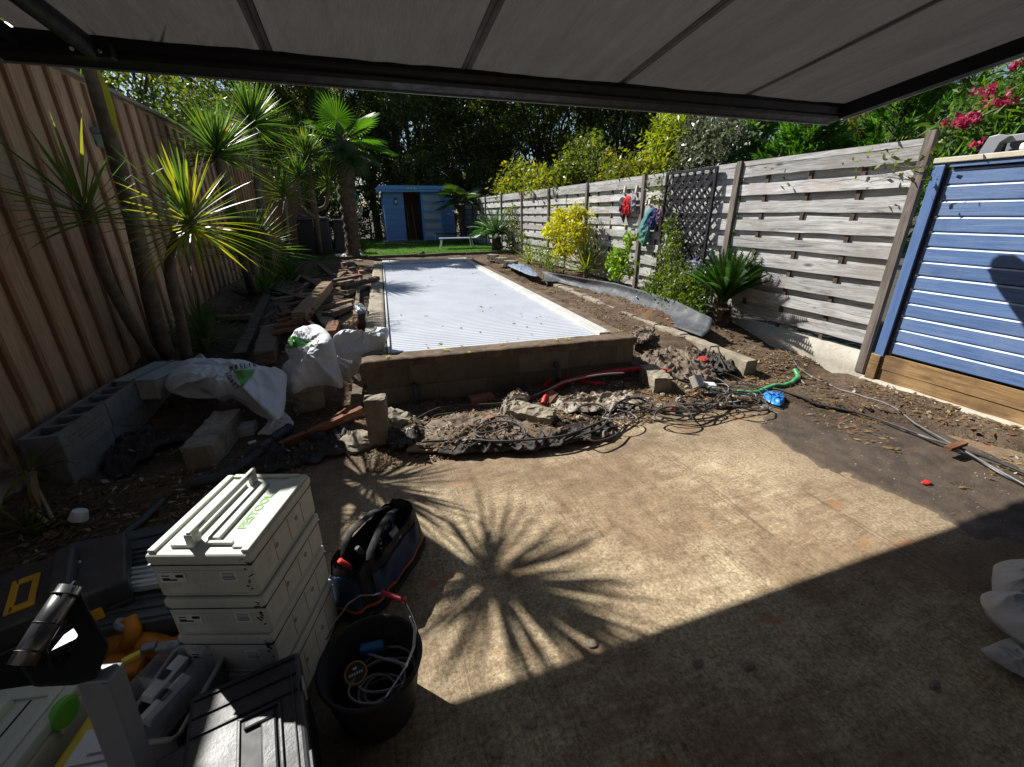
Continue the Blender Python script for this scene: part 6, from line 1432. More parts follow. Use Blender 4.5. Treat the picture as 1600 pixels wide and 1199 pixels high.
# basketball hoop
hp = PY(557, 322, 17.5); t = empty('basketball_hoop', hp, 'basketball hoop with white net and teal board behind the fan palm', 'basketball hoop')
m = MB(); m.tube([hp + Vector((.22 * math.cos(a * .3927), .22 * math.sin(a * .3927), 0)) for a in range(16)], .012, 6, closed=True); m.build('rim', K['org'], t)
nm = MB()
for k in range(12):
    a = k * math.pi / 6
    for sg in (1, -1): nm.tube([hp + Vector((lerp(.22, .11, s / 5) * math.cos(a + sg * s * .1), lerp(.22, .11, s / 5) * math.sin(a + sg * s * .1), -.38 * s / 5)) for s in range(6)], .009, 4)
nm.build('net', K['white'], t)
bd = MB(); bd.tube([hp + Vector((-.25, .25, .25)) + Vector((.35 * math.cos(a * .3927), .0, .28 * math.sin(a * .3927))) for a in range(16)], .02, 6, closed=True); bd.box(hp + Vector((-.25, .27, .25)), (.55, .02, .42)); bd.build('backboard', K['teal'], t)
m = MB(); m.tube([hp + Vector((-.3, .3, .2)), (hp.x - .3, hp.y + .3, .45)], .035, 8); m.build('pole', K['greyframe'], t)
for (px, py, r, lb) in ((530, 392, .22, 'small lime-green ball bush left of the white stones'), (567, 392, .24, 'small dark ball bush right of the white stones')):
    q = G(px, py + 4, .45); shrub('ball_bush', q, [(q + Vector((0, 0, .2)), (r, r, r * .8), 900)], .04, K['l_fresh'] if px < 550 else K['l_mid'], lb, seed=px, per_clump=10, clump_r=.05)
# frog-like stone ornament on the lawn edge
rock('small brown stone standing on the sleeper edge in front of the lawn', G(659, 396, .5), .09, 5, K['stem'], 'stone', 'stone')
# bricks and rubble at the far left pool corner
for i, (x, y, s) in enumerate(((545, 412, .2), (552, 420, .16), (560, 408, .15), (538, 424, .14), (565, 425, .12), (548, 432, .13))):
    rough_block('broken tan bricks and slabs heaped at the far left pool corner', G(x, y, .42), (s * 1.6, s, .07), i * 1.1, K['sunwood'] if i % 2 else K['conc'], name='rubble_piece', cat='rubble', group='rubble at the far left pool corner')
# log edging at the far end of the bed
for i in range(3):
    a = G(770 + i * 14, 402 + i * 5, .46); rough_block(['pale kerb stone nearest the lawn at the far end of the bed', 'middle pale kerb stone at the far end of the bed', 'pale kerb stone nearest the blue tarp'][i], a, (.35, .16, .14), R_(-60), K['conc'], name='kerb_stone', cat='kerb stone')
# red cable bits at the coping
for i, pp in enumerate(([(558, 418, .42), (562, 432, .44), (560, 446, .42)], [(560, 500, .42), (556, 512, .44), (566, 520, .44)])):
    cable('thin red cable poking out beside the left coping, %s' % ('far end' if i == 0 else 'behind the third sack'), pp, .012, K['red'])
o_ = [G(x, y, .48) for x, y in ((553, 480), (560, 476), (570, 480), (574, 486), (566, 490), (556, 490))]; tag(pillow(o_, .05, crumple=.02, cs=9, seed=9).build('crumpled_tin', K['greyframe']), 'crumpled grey sheet piece by the left coping', 'scrap sheet')
# machine behind the blue wall
t = empty('roller_frame', (4.95, 2.0, 1.99), 'dark grey metal frame with a white roller standing behind the blue wall', 'metal frame')
q0 = PX(1527, 245, 4.8); q1 = PX(1600, 245, 4.8); m = MB()
prof = [(0, 0), (.04, .14), (.10, .15), (.17, .13), (.12, .09), (.10, 0)]
m.prism([(-a_, b_) for a_, b_ in prof], .08, Matrix(((0, 0, 1), (1, 0, 0), (0, 1, 0))), (4.78, q0.y, 1.985)); m.build('bracket', K['greyframe'], t, bevel=.004)
m = MB(); m.box((4.86, q0.y - .75, 2.10), (.10, 1.3, .05)); m.box((4.95, q0.y - .75, 2.05), (.06, 1.3, .12)); m.build('frame_rail', K['greyframe'], t, bevel=.005)
m = MB(); m.tube([(4.80, q0.y - .25, 2.03), (4.80, q0.y - 1.3, 2.03)], .028, 12); m.build('roller', K['white'], t)
# bottom-left stems and sunlit dry leaves
c = G(60, 820, .05); t = empty('banana_plant', c, 'half-dead plant with two pale stems and dry golden leaves at the left edge', 'plant')
m = MB(); m.tube([G(84, 815, .03), G(62, 770, .12), G(28, 722, .28)], [.010, .008, .005], 8); m.tube([G(76, 818, .03), G(50, 800, .06), G(10, 790, .10)], [.012, .010, .007], 8); m.build('stem', M('pale_stem', (.38, .36, .2), (.28, .25, .13), .6, 9, .2), t)
strap_leaves('dry_leaves', G(22, 735, .26), 26, .24, .035, None, t, 3, (-.7, .1, .2), (.2, 2.2), 1.4, mats=[(K['l_aut'], .25), (K['l_dry'], .75)], kink=.5)
strap_leaves('low_leaves', G(40, 830, .03), 60, .2, .03, None, t, 4, (0, 0, 1), (.3, 1.6), .6, mats=[(K['l_dry'], .6), (K['l_rose'], .4)])
o_ = MB(); cc = G(122, 812, .03); o_.tube([cc, cc + Vector((.02, .01, .05))], [.045, .034], 14); tag(o_.build('plastic_cup', K['white'], bevel=.004), 'white ribbed plastic cup tipped on the dark soil', 'cup')
cable('dark pipe lying on the leaf litter left of the tool cases', [(100, 892, .03), (150, 870, .04), (240, 800, .03), (255, 785, .03)], .025, K['blk'], 'pipe', 'pipe')

# ---------------------------------------------------------------- stack of ivory tool cases
def frame_of(c, rz): return Vector(c), Matrix.Rotation(rz, 3, 'Z')
KG = M('grey_mark', (.25, .25, .22), (.2, .2, .18), .5, 9, 0)
def case(label, c, rz, z0, h, L=.396, W_2=.296, top=False, seed=1, logo=False):
    t = empty('stacking_case', (c[0], c[1], z0), label, 'tool case', 'ivory stacking tool cases', rz); LOCAL[0] = True
    m = MB(); m.box((0, 0, h / 2), (L - .004, W_2 - .004, h - .004)); m.build('case_body', K['syst'], t, bevel=.014, seg=3)
    m = MB(); m.box((0, 0, h - .017), (L, W_2, .034)); lid = m.build('lid', K['syst'], t, bevel=.010, seg=3)
    m = MB(); m.box((0, 0, h - .037), (L - .0015, W_2 - .0015, .0035)); m.build('lid_gap', K['ink'], t)
    # ribs on the front (short) face and lines on the long face
    m = MB()
    m.box((-L / 2 + .003, 0, h - .058), (.007, W_2 - .05, .005)); m.box((-L / 2 + .003, 0, .018), (.007, W_2 - .06, .004))
    for k in range(3): m.box((-.08 + .09 * k, -W_2 / 2 + .003, h * .45), (.0025, .006, h * .55))
    m.box((0, -W_2 / 2 + .003, .02), (L - .06, .006, .004)); m.build('ribs', K['systd'], t, bevel=.0015)
    m = MB(); rr = random.Random(seed)
    for k in range(2): mk_ = MB(); mk_.tube([(.06 - .13 * k, -W_2 / 2 + .0035, h * .5), (.06 - .13 * k, -W_2 / 2 + .0005, h * .5)], .009, 12); mk_.build('side_stud', KG, t)
    m = MB(); m.box((-L / 2 + .0015, W_2 * .30, h * .5), (.003, .078, .036)); lb = m.build('paper_label', K['label'], t)
    m = MB()
    for k in range(11): m.box((-L / 2 - .0008, W_2 * .30 - .012 - k * .002, h * .5 + .006), (.002, rr.choice([.0007, .0012]), .009))
    for r_ in range(2): m.box((-L / 2 - .0008, W_2 * .30 + .018, h * .5 + .007 - r_ * .010), (.002, .022, .0022))
    m.box((-L / 2 - .0008, W_2 * .30 + .008, h * .5 - .008), (.002, .04, .004)); m.build('barcode', K['ink'], lb)
    m = MB(); m.box((-L / 2 + .0015, -W_2 * .25, h * .5 + .004), (.003, .048, .042)); lb2 = m.build('paper_label', K['label'], t)
    m = MB()
    for r_ in range(5): m.box((-L / 2 - .0008, -W_2 * .25, h * .5 + .016 - r_ * .006), (.002, .034 if r_ != 3 else .038, .0015 if r_ != 3 else .004))
    m.build('fine_print', M('grey_print', (.3, .3, .34), (.3, .3, .34), .6, 9, 0), lb2)
    m = MB()       # scuffs along the corner
    for k in range(9): m.box((-L / 2 + .001, -W_2 / 2 + .010 + rr.uniform(0, .02), rr.uniform(.2, .95) * h), (.004, rr.uniform(.004, .02), .002), R=(rr.uniform(-1, 1), 0, 0))
    m.build('scuffs', K['ink'], t)
    if top:
        m = MB(); zt = h
        m.box((0, W_2 / 2 - .016, zt + .004), (L - .02, .022, .010)); m.box((0, -W_2 / 2 + .016, zt + .004), (L - .02, .022, .010))
        m.box((L / 2 - .014, 0, zt + .004), (.018, W_2 - .06, .010)); m.box((-.02, .065, zt + .005), (.30, .05, .012)); m.box((.0, -.105, zt + .003), (L - .05, .035, .008))
        m.box((.0, -.015, zt + .005), (.28, .035, .012)); m.build('top_ribs', K['syst'], lid, bevel=.003)
        m = MB(); m.box((0, .030, zt + .042), (.335, .013, .020)); m.box((-.150, .030, zt + .02), (.035, .013, .046)); m.box((.150, .030, zt + .02), (.035, .013, .046)); m.box((-.168, .030, zt + .022), (.006, .024, .05)); hd_ = m.build('carry_handle', K['syst'], t, bevel=.003)
        m = MB(); m.box((-.12, .0225, zt + .044), (.03, .001, .003)); m.box((.13, .0225, zt + .044), (.03, .001, .003)); m.build('handle_slots', K['ink'], hd_)
        m = MB(); m.box((-.155, -.045, zt + .006), (.012, .075, .010)); m.build('cross_rib', K['syst'], lid, bevel=.002)
        vs, fs = text_mesh('FESTOOL', .036); m = MB(); m.add([(v.x * 1.15 - .005, v.y - .065, zt + .0015) for v in vs], fs); m.build('maker_lettering', M('green_lettering', (.16, .42, .07), (.14, .38, .06), .5, 9, 0), lid)
    if logo:
        m = MB(); m.box((.02, W_2 / 2 + .004, h - .03), (.06, .012, .04)); m.build('green_latch', K['green'], t, bevel=.004)
    LOCAL[0] = False; return t
SCX, SCY, SRZ = -.485, 1.36, R_(71.5)
case('topmost ivory tool case of the stack, with the carry handle', (SCX, SCY), SRZ, .555, .162, top=True, seed=1, logo=True)
case('second ivory tool case from the top of the stack', (SCX + .002, SCY - .003), SRZ + .006, .400, .153, seed=2)
case('third ivory tool case from the top, partly hidden by the black toolbox', (SCX - .003, SCY + .002), SRZ - .008, .225, .173, seed=3)
case('bottom ivory tool case of the stack, mostly hidden', (SCX, SCY), SRZ, .004, .219, seed=4)

# ---------------------------------------------------------------- black toolbox in front
t = empty('toolbox', (-.43, .845, 0), 'scuffed black toolbox with recessed handle, half in the sun at the bottom edge', 'toolbox', None, R_(11)); LOCAL[0] = True
m = MB(); m.box((0, 0, .15), (.262, .42, .30), taper=1.03); m.build('box_body', K['blk'], t, bevel=.012)
m = MB(); m.box((0, 0, .333), (.275, .43, .062)); lid = m.build('lid', K['blkt'], t, bevel=.014, seg=3)
m = MB()
for k in range(3): m.box((0, .19 - k * .052, .3665), (.25, .004, .004))
m.build('lid_grooves', K['ink'], lid)
m = MB()
for (c_, s_) in (((-.016, -.045, .368), (.008, .235, .009)), ((.078, -.045, .368), (.008, .235, .009)), ((.031, .070, .368), (.102, .008, .009)), ((.112, -.02, .3665), (.004, .36, .006))): m.box(c_, s_)
m.build('handle_frame', K['blkt'], lid, bevel=.003)
m = MB(); m.box((.031, -.05, .3652), (.086, .225, .003)); m.build('handle_recess', K['ink'], lid)
m = MB(); m.box((.052, -.055, .372), (.036, .17, .010)); m.box((.03, .045, .371), (.07, .022, .010)); m.build('grip', K['blkt'], lid, bevel=.005, seg=2)
m = MB(); m.box((.139, .10, .34), (.006, .045, .05)); m.build('latch', M('grey_latch', (.4, .4, .42), (.35, .35, .37), .4, 9, 0), t, bevel=.002)
m = MB(); m.box((.139, -.12, .34), (.008, .06, .05)); m.build('latch', K['blkt'], t, bevel=.002)
LOCAL[0] = False

# ---------------------------------------------------------------- black tub with cables
bc_ = Vector((-.14, 1.075, 0)); t = empty('builders_tub', bc_, 'round black rubber tub with wire handle beside the tool bag', 'tub')
m = MB(); N = 40
prof = [(.0, .006), (.12, .006), (.127, .02), (.157, .232), (.166, .238), (.168, .245), (.161, .249), (.152, .243), (.121, .022), (.0, .016)]
m.grid(N, len(prof) - 1, lambda a, b: bc_ + Vector((prof[int(round(b * (len(prof) - 1)))][0] * math.cos(2 * math.pi * a), prof[int(round(b * (len(prof) - 1)))][0] * math.sin(2 * math.pi * a), prof[int(round(b * (len(prof) - 1)))][1])), closed_u=True)
m.build('tub_wall', K['rub'], t)
hw_ = [G(510, 1000, .245), G(524, 972, .30), G(545, 943, .35), G(563, 931, .38), G(585, 930, .40), G(597, 926, .41)]; hw2 = [G(632, 938, .41), G(642, 958, .40), G(650, 982, .37), G(648, 1010, .34), G(636, 1040, .28), G(618, 1068, .255), G(602, 1090, .25)]
m = MB(); m.tube(hw_, .0028, 6); m.tube(hw2, .0028, 6); m.tube([q + Vector((-.006, .0, -.004)) for q in hw2[1:]], .0022, 6); wo = m.build('wire_handle', K['steel'], t)
m = MB(); m.tube([hw_[-1], hw_[-1].lerp(hw2[0], .3), hw_[-1].lerp(hw2[0], .85), hw2[0]], [.010, .0085, .0085, .013], 12); m.build('red_grip', K['redh'], wo)
tt = empty('extension_cable', bc_ + Vector((.03, 0, .06)), 'grey extension cable coiled inside the black tub', 'cable'); rr = random.Random(4)
m = MB()
for k in range(7):
    R1 = rr.uniform(.05, .1); cx, cy = rr.uniform(.0, .05), rr.uniform(-.05, .03); P = [bc_ + Vector((cx + R1 * math.cos(a * .35), cy + R1 * .8 * math.sin(a * .35), .09 + .012 * k + .01 * math.sin(a * .7 + k))) for a in range(18)]; m.tube(P, .0045, 6, closed=True)
m.build('coil', K['cableg'], tt); m = MB(); m.tube([G(575, 1022, .18), G(600, 1030, .2), G(625, 1036, .22), G(636, 1040, .28)], .005, 6); m.build('lead', K['cableg'], tt)
m = MB(); m.box(G(582, 1012, .18), (.085, .035, .03), R=R_(-5)); m.build('blue_plug', M('plug_blue', (.02, .16, .4), (.015, .12, .3), .4, 9, 0), tt, bevel=.008)
q = G(556, 1052, .16); t2 = empty('tape_measure', q, 'round black gadget with a yellow ring label inside the tub', 'tape measure')
nrm = (CP - q).normalized(); nrm = (nrm + Vector((0, 0, 1))).normalized(); fx = frame_from((1, .2, 0), nrm)
m = MB(); m.tube([q - nrm * .04, q], .042, 20); m.build('case', K['blk'], t2, bevel=.004); m = MB(); m.tube([q + nrm * .002 + fx @ Vector((.034 * math.cos(a * .2618), .034 * math.sin(a * .2618), 0)) for a in range(24)], .0028, 6, closed=True); m.build('ring_label', K['yel'], t2)
m = MB()
for k in range(6): m.box(q + nrm * .003 + fx @ Vector((-.02 + .008 * k, -.002, 0)), (.005, .008, .001), fx)
m.box(q + nrm * .003 + fx @ Vector((0, .014, 0)), (.012, .008, .001), fx); m.build('print', K['label'], t2)

# ---------------------------------------------------------------- open tool bag
bgc = Vector((-.105, 1.70, 0)); brz = R_(54); t = empty('tool_bag', bgc, 'open blue and black tool bag with orange piping next to the tub', 'tool bag', None, brz); LOCAL[0] = True
L, W_2, H = .54, .26, .215
def bagwall(a, b, inner=0):
    th = 2 * math.pi * a; ex = .55; cx = abs(math.cos(th)) ** ex * math.copysign(1, math.cos(th)); sy_ = abs(math.sin(th)) ** ex * math.copysign(1, math.sin(th))
    k = 1 - .28 * b ** 1.5; wv = .012 * noise.noise((cx * 4, sy_ * 4, b * 3 + inner)) * (1 + b)
    zz = H * b * (1 + .12 * abs(cx) ** 3) + .02 * noise.noise((cx * 3, sy_ * 3, 4)) * b
    return Vector(((L / 2 - inner) * cx * (1 - .10 * b) + wv, (W_2 / 2 - inner) * sy_ * k + wv, zz + .01))
m = MB(); m.grid(64, 14, lambda a, b: bagwall(a, b), closed_u=True); m.grid(64, 14, lambda a, b: bagwall(a, 1 - b * .75, .014), closed_u=True)
wob_ = m.build('bag_shell', K['bagblk'], t)
for sg in (1, -1):      # blue side panels
    m = MB(); m.grid(24, 10, lambda a, b: (lambda p: Vector((p.x, p.y + .004 * sg, p.z)))(bagwall((.25 if sg > 0 else .75) + (a - .5) * .19, .24 + .55 * b))); m.build('side_panel', K['navyb'], t, solid=.003)
    m = MB(); m.grid(10, 10, lambda a, b: (lambda p: Vector((p.x + .004 * sg, p.y, p.z)))(bagwall((0 if sg > 0 else .5) + (a - .5) * .16, .25 + .6 * b))); m.build('end_panel', K['navyb'], t, solid=.003)
for bb in (.0, .20):
    m = MB(); m.tube([bagwall(k / 64, bb) * 1.0 + Vector((0, 0, .004)) for k in range(64)], .008 if bb else .012, 6, closed=True); m.build('orange_piping' if bb else 'base_rim', K['bagorg'] if bb else K['rub'], t)
m = MB(); m.box((0, 0, .02), (L - .03, W_2 - .04, .03)); m.build('base', K['rub'], t, bevel=.012)
m = MB(); pth = [Vector((-.17, -.08, .19)), Vector((-.12, -.06, .25)), Vector((0, -.03, .27)), Vector((.12, -.01, .26)), Vector((.20, .02, .21))]
m.tube(pth, .017, 8, flat=.35); m.build('carry_strap', K['bagblk'], t)
m = MB(); m.tube([Vector((-.20, .07, .20)), Vector((-.05, .09, .26)), Vector((.10, .08, .26)), Vector((.22, .05, .22))], .016, 8, flat=.3); m.build('carry_strap', K['bagblk'], t)
m = MB(); m.grid(8, 10, lambda a, b: Vector((.03 + .055 * (a - .5), -.075 - .02 * math.sin(b * 3), .25 - .11 * b)) ); m.build('grey_flap', K['greyframe'], t, solid=.002)
rr = random.Random(8); LOCAL[0] = False
BM = Matrix.Translation(bgc) @ Matrix.Rotation(brz, 4, 'Z')
for i, (mt, lb) in enumerate(((K['red'], 'red-handled tool sticking out of the tool bag'), (K['blk'], 'black pliers handle in the middle of the tool bag'), (K['steel'], 'steel ruler poking from the near end of the tool bag'), (K['blk'], 'black screwdriver at the far end of the tool bag'), (K['navyb'], 'dark blue tool grip near the bag end'))):
    a = BM @ Vector((-.15 + .075 * i, rr.uniform(-.03, .04), .12)); b = BM @ Vector((-.19 + .085 * i, rr.uniform(-.05, .05), .24)); tl = empty('hand_tool', a, lb, 'hand tool', 'tools in the tool bag')
    m = MB(); m.tube([a, a.lerp(b, .5)], .006, 8); m.build('shaft', K['steel'], tl); m = MB(); m.tube([a.lerp(b, .45), a.lerp(b, .6), b], [.010, .015, .011], 10); m.build('grip', mt, tl)

# ---------------------------------------------------------------- trolley handle at the left
zt = .80
p0_ = G(95, 1000, .78); nP = ((CP - p0_).normalized() + Vector((0, 0, .15))).normalized()
def onP(x, y, off=0.0):
    d = ray(x, y); return CP + d * ((p0_ + nP * off - CP).dot(nP) / d.dot(nP))
t = empty('trolley_handle', G(205, 1199, .30), 'black D-shaped trolley handle with shiny worn bar on a grey post, lower left', 'trolley handle')
ou = [(117, 904), (141, 955), (171, 1008), (151, 1060), (114, 1070), (50, 1073), (22, 1032), (60, 970)]; inn = [(100, 960), (112, 976), (122, 991), (113, 1015), (102, 1038), (85, 1042), (72, 1011), (85, 985)]
vs = [onP(*q) for q in ou] + [onP(*q) for q in inn]; vs += [v - nP * .055 for v in vs]; fs = []
for k in range(8):
    l = (k + 1) % 8
    fs += [(k, l, 8 + l, 8 + k), (16 + l, 16 + k, 24 + k, 24 + l), (l, k, 16 + k, 16 + l), (8 + k, 8 + l, 24 + l, 24 + k)]
m = MB(); m.add(vs, fs); m.build('handle_head', M('matt_black', (.012, .012, .013), (.009, .009, .010), .6, 9, .1, spec=.25), t, bevel=.006, seg=2)
b0_, b1_ = onP(110, 916, .012), onP(33, 1040, .012)
m = MB(); m.tube([b0_, b0_.lerp(b1_, .5), b1_], [.021, .023, .022], 20); bar = m.build('grip_bar', M('polished_black', (.05, .052, .056), (.04, .04, .045), .3, 8, .05, spec=1.0, coat=.6), t)
for s_ in (.12, .5, .85):
    q = b0_.lerp(b1_, s_); d = (b1_ - b0_).normalized(); m = MB(); m.tube([q - d * .001, q + d * .001], .0242, 20); m.build('grip_ring', K['ink'], bar)
pl = [onP(x, y, -.06) for x, y in ((96, 985), (112, 970), (126, 990), (104, 1046), (80, 1040))]; c_ = sum(pl, Vector()) / 5; pl = [c_ + (q - c_) * 1.15 + Vector((0, 0, .0)) for q in pl]
m = MB(); m.prism([(q.x - c_.x, q.y - c_.y) for q in pl], .006, None, c_); m.build('shiny_insert', M('worn_metal', (.16, .165, .175), (.10, .105, .11), .4, 9, .1, spec=.6), t)
PB = [None, None, onP(163, 1005, -.03), onP(140, 1052, -.03)]
pa_ = PB[3].lerp(PB[2], .35) + Vector((0, 0, -.03)); pb_ = G(214, 1215, .34); m = MB(); m.beam(pa_, pb_, .066, .045, up=(-.2, -1, .3)); m.build('post', K['greyframe'], t, bevel=.006)
m = MB(); m.beam(pa_.lerp(pb_, .02) + Vector((.02, -.025, 0)), pb_ + Vector((.02, -.025, 0)), .012, .01, up=(-.2, -1, .3)); m.build('post_rib', K['greyframe'], t)
m = MB(); m.box(pb_ + Vector((.05, 0, -.06)), (.16, .1, .12), R=R_(20), taper=.7); m.build('foot', K['blk'], t, bevel=.01)

# ---------------------------------------------------------------- other cases, lower left
def simple_case(kind, label, c, size, rz, mat, lidmat, cat='case', lidh=.03, latch=None, group=None, bevel=.012, extra=None):
    t = empty(kind, (c[0], c[1], c[2]), label, cat, group, rz); LOCAL[0] = True; L, W_2, H = size
    m = MB(); m.box((0, 0, (H - lidh) / 2), (L, W_2, H - lidh), taper=1.02); m.build('case_body', mat, t, bevel=bevel)
    m = MB(); m.box((0, 0, H - lidh / 2), (L * 1.03, W_2 * 1.03, lidh)); lid = m.build('lid', lidmat, t, bevel=bevel * .8)
    for s in (-1, 1):
        m = MB(); m.box((s * L * .28, -W_2 / 2 - .006, H - lidh - .01), (.05, .012, .05)); m.build('latch', latch or mat, t, bevel=.003)
    if extra: extra(t, lid, L, W_2, H)
    LOCAL[0] = False; return t
def ivx(t, lid, L, W_2, H):
    m = MB(); m.tube([(.12, -W_2 / 2 + .01, H - .03), (.12, -W_2 / 2 - .014, H - .03)], .045, 20); m.build('green_latch', K['green'], t, bevel=.012)
    m = MB()
    for (c_, s_) in (((0, .10, H + .003), (.36, .03, .008)), ((0, -.11, H + .003), (.36, .025, .008)), ((-.17, 0, H + .003), (.03, .2, .008)), ((.17, 0, H + .003), (.03, .2, .008)), ((0, .0, H + .012), (.30, .03, .03)), ((0, .045, H + .003), (.28, .012, .008))): m.box(c_, s_)
    m.build('top_ribs', K['syst'], lid, bevel=.003)
    m = MB(); m.box((0, -.055, H + .001), (.3, .004, .003)); m.box((0, .075, H + .001), (.3, .003, .003)); m.build('grooves', K['ink'], lid)
def yb(t, lid, L, W_2, H):
    m = MB()
    for (c_, s_) in (((-.03, -.10, H + .004), (.05, .03, .010)), ((-.03, .06, H + .004), (.05, .03, .010)), ((-.055, -.02, H + .004), (.022, .19, .010)), ((.0, -.02, H + .004), (.02, .19, .010))): m.box(c_, s_)
    m.build('yellow_frame', K['yel'], lid, bevel=.003)
    m = MB(); m.box((.08, 0, H + .02), (.07, .26, .05)); m.build('grip', K['blkt'], lid, bevel=.015)
    m = MB(); m.box((-.15, 0, H + .004), (.05, .16, .008)); m.build('yellow_plate', K['yel'], lid, bevel=.003)
simple_case('toolbox', 'black toolbox with yellow handle frames at the left edge', (-1.30, 1.70, 0), (.5, .34, .33), R_(22), K['blk'], K['blkt'], 'toolbox', .09, K['yel'], extra=yb)
simple_case('stacking_case', 'ivory tool case with green corner latch at the lower left edge', (-1.15, 1.08, 0), (.396, .296, .30), R_(80), K['systd'], K['systd'], 'tool case', .04, K['systd'], extra=ivx)
def cl(t, lid, L, W_2, H):
    m = MB(); m.box((0, 0, H + .002), (L * .75, W_2 * .75, .002)); lb = m.build('paper_sheet', K['label'], lid); rr = random.Random(2); m = MB()
    for k in range(12): m.box((-.13 + .024 * k, rr.uniform(-.02, .02), H + .0045), (.006, W_2 * rr.uniform(.3, .6), .001))
    m.build('print_lines', M('grey_print2', (.25, .25, .25), (.25, .25, .25), .6, 9, 0), lb)
simple_case('screw_case', 'yellow organiser case with clear lid and printed sheet, beside the grey post', (-.86, .965, 0), (.42, .23, .22), R_(82), K['yellow'], K['yellow'], 'organiser case', .02, K['yellow'], extra=cl)
# grey open crate with clear organiser on top
q = Vector((-.68, 1.12, 0)); t = empty('grey_crate', q, 'open grey crate with rounded rim between the grey post and the black toolbox', 'crate', None, R_(76)); LOCAL[0] = True
m = MB(); L, W_2, H = .27, .16, .30
for (c_, s_) in (((0, -W_2 / 2, H / 2), (L, .006, H)), ((0, W_2 / 2, H / 2), (L, .006, H)), ((-L / 2, 0, H / 2), (.006, W_2, H)), ((L / 2, 0, H / 2), (.006, W_2, H)), ((0, 0, .01), (L, W_2, .012))): m.box(c_, s_)
m.build('crate_body', M('crate_grey', (.16, .17, .17), (.13, .14, .14), .5, 7, .1), t, bevel=.003)
m = MB(); m.tube([(sx_ * (L / 2 + .004), sy_ * (W_2 / 2 + .004), H) for sx_, sy_ in ((-1, -.85), (-.9, -1), (.9, -1), (1, -.85), (1, .85), (.9, 1), (-.9, 1), (-1, .85))], .007, 6, closed=True); m.build('rim', M('crate_rim', (.42, .43, .4), (.36, .37, .34), .5, 7, .1), t)
LOCAL[0] = False
t = empty('clear_organiser', q + Vector((-.035, .0, .24)), 'clear plastic organiser with labelled packets standing in the grey crate', 'organiser', None, R_(62)); LOCAL[0] = True
m = MB(); L, W_2, H = .22, .13, .12
for (c_, s_) in (((0, -W_2 / 2, H / 2), (L, .003, H)), ((0, W_2 / 2, H / 2), (L, .003, H)), ((-L / 2, 0, H / 2), (.003, W_2, H)), ((L / 2, 0, H / 2), (.003, W_2, H)), ((0, 0, .002), (L, W_2, .003)), ((.0, 0, H / 2), (.002, W_2, H * .9))): m.box(c_, s_)
m.build('box_body', K['clearb'], t, bevel=.002)
for k, y_ in enumerate((-.04, .015)):
    m = MB(); m.box((-.02 + .05 * k, y_, H * .62), (.13, .035, .03), R=(.3, .1, .1 * k)); pk = m.build('packet', K['label'], t, bevel=.003)
    m = MB(); m.box((-.02 + .05 * k, y_, H * .62 + .018), (.03, .02, .002), R=(.3, .1, .1 * k)); m.build('barcode', K['ink'], pk)
LOCAL[0] = False
# dark grey ribbed panels, aluminium profile, orange tool
def ribbed(label, c, size, rz, mat, n, name='ribbed_sheet', cat='sheet', tilt=(0, 0), group=None):
    t = empty(name, c, label, cat, group, rz); LOCAL[0] = True; R = Euler((tilt[0], tilt[1], 0)).to_matrix()
    m = MB(); m.box((0, 0, 0), size, R); m.build('sheet', mat, t, bevel=.004); m = MB()
    for k in range(n): m.box(R @ Vector((0, -size[1] / 2 + size[1] * (k + .5) / n, size[2] / 2 + .004)), (size[0] * .98, size[1] / n * .35, .010), R)
    m.build('ribs', mat, t, bevel=.002); LOCAL[0] = False; return t
ribbed('far dark grey ribbed plastic panel behind the ivory stack', (-1.12, 2.12, .11), (.78, .26, .05), R_(2), K['greypanel'], 2)
ribbed('middle dark grey plastic panel with slotted edge, beside the ivory stack', (-1.08, 1.88, .20), (.66, .17, .06), R_(-2), K['greypanel'], 5)
ribbed('near dark grey plastic panel below the aluminium profile', (-1.00, 1.60, .17), (.5, .15, .08), R_(-6), K['greypanel'], 3)
ribbed('ribbed aluminium profile lying across the dark panels', (-1.03, 1.72, .25), (.5, .115, .03), R_(-6), K['alu'], 4, 'aluminium_profile', 'profile')
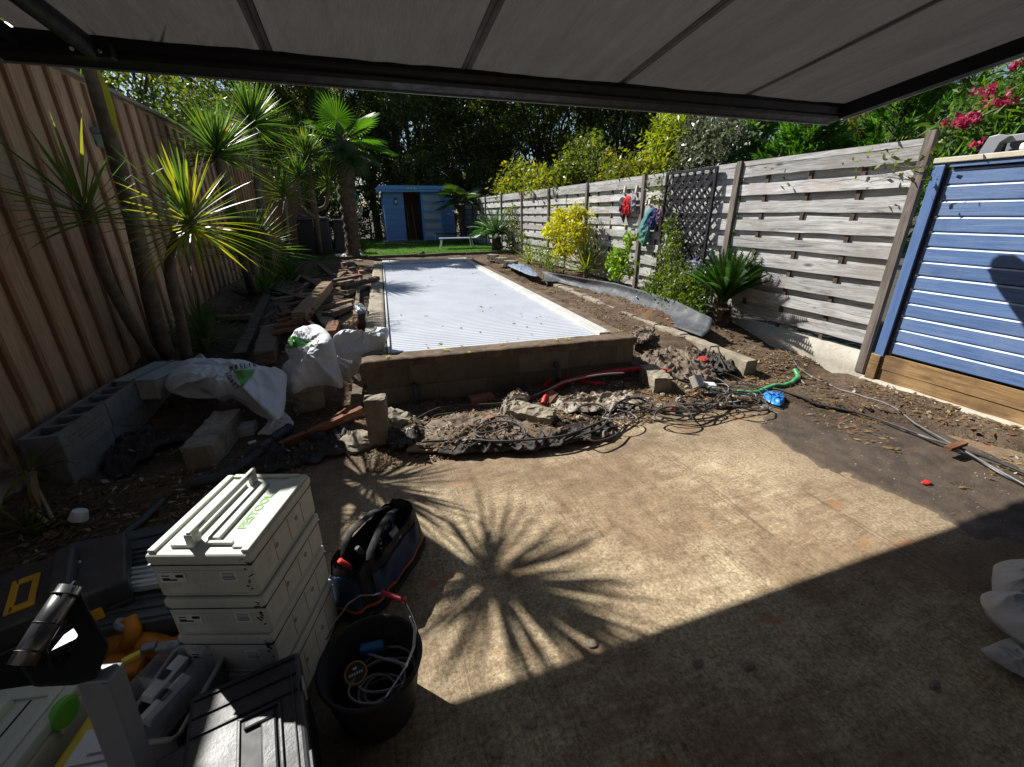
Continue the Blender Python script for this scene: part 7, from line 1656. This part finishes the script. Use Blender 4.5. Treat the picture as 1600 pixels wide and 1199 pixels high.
q = G(235, 1005, .12); t = empty('power_tool', q, 'orange and grey cordless power tool lying in the dark behind the crate', 'power tool')
m = MB(); m.tube([G(165, 1020, .12), G(195, 1000, .13), G(225, 1005, .13), G(265, 1015, .12), G(318, 1000, .12)], [.045, .05, .042, .04, .035], 14); m.tube([G(205, 1005, .15), G(208, 985, .20), G(200, 970, .22)], [.035, .026, .03], 12); m.build('tool_body', K['org'], t)
m = MB(); m.tube([G(196, 972, .225), G(188, 982, .21)], [.032, .028], 12); m.build('grey_trigger', K['greyframe'], t, bevel=.005)
m = MB(); m.box(G(262, 1010, .155), (.07, .035, .02), R=R_(-5)); m.build('grey_grip', K['greyframe'], t, bevel=.005); m = MB(); m.box(G(232, 1012, .165), (.045, .03, .02)); m.build('grey_grip', K['greyframe'], t, bevel=.005)
m = MB(); m.box(G(195, 1045, .10), (.14, .1, .07), R=R_(-8)); m.build('battery', K['org'], t, bevel=.012)
m = MB(); m.box(G(205, 1028, .30), (.045, .02, .015), R=R_(25)); tag(m.build('yellow_clip', K['yellow'], bevel=.003), 'small yellow plastic clip on the rim of the clear organiser', 'clip')
q = G(112, 895, .30); t = empty('blue_brush', q, 'small brush with blue grip standing behind the trolley handle', 'brush'); m = MB(); m.tube([q + Vector((0, 0, -.1)), q], [.016, .02], 10); m.build('handle', M('brush_blue', (.01, .05, .25), (.01, .04, .2), .4, 9, 0), t); m = MB(); m.tube([q, q + Vector((.03, .02, .03))], [.012, .008], 8); m.build('tip', M('mint_tip', (.3, .6, .6), (.25, .5, .5), .4, 9, 0), t)
# debris crumbs on the slab
for i, (x, y) in enumerate(((830, 1130), (775, 1175), (1170, 1040), (1090, 1035), (1460, 1070), (925, 1005))):
    o_ = [G(x + dx, y + dy, .004) for dx, dy in ((-9, -2), (-2, -7), (7, -5), (9, 4), (0, 8), (-7, 5))]; tag(pillow(o_, .008, crumple=.004, cs=30, seed=i).build('mortar_crumb', K['conc']), 'small flat crumbs of mortar stuck to the concrete slab', 'crumb', 'mortar crumbs on the slab')
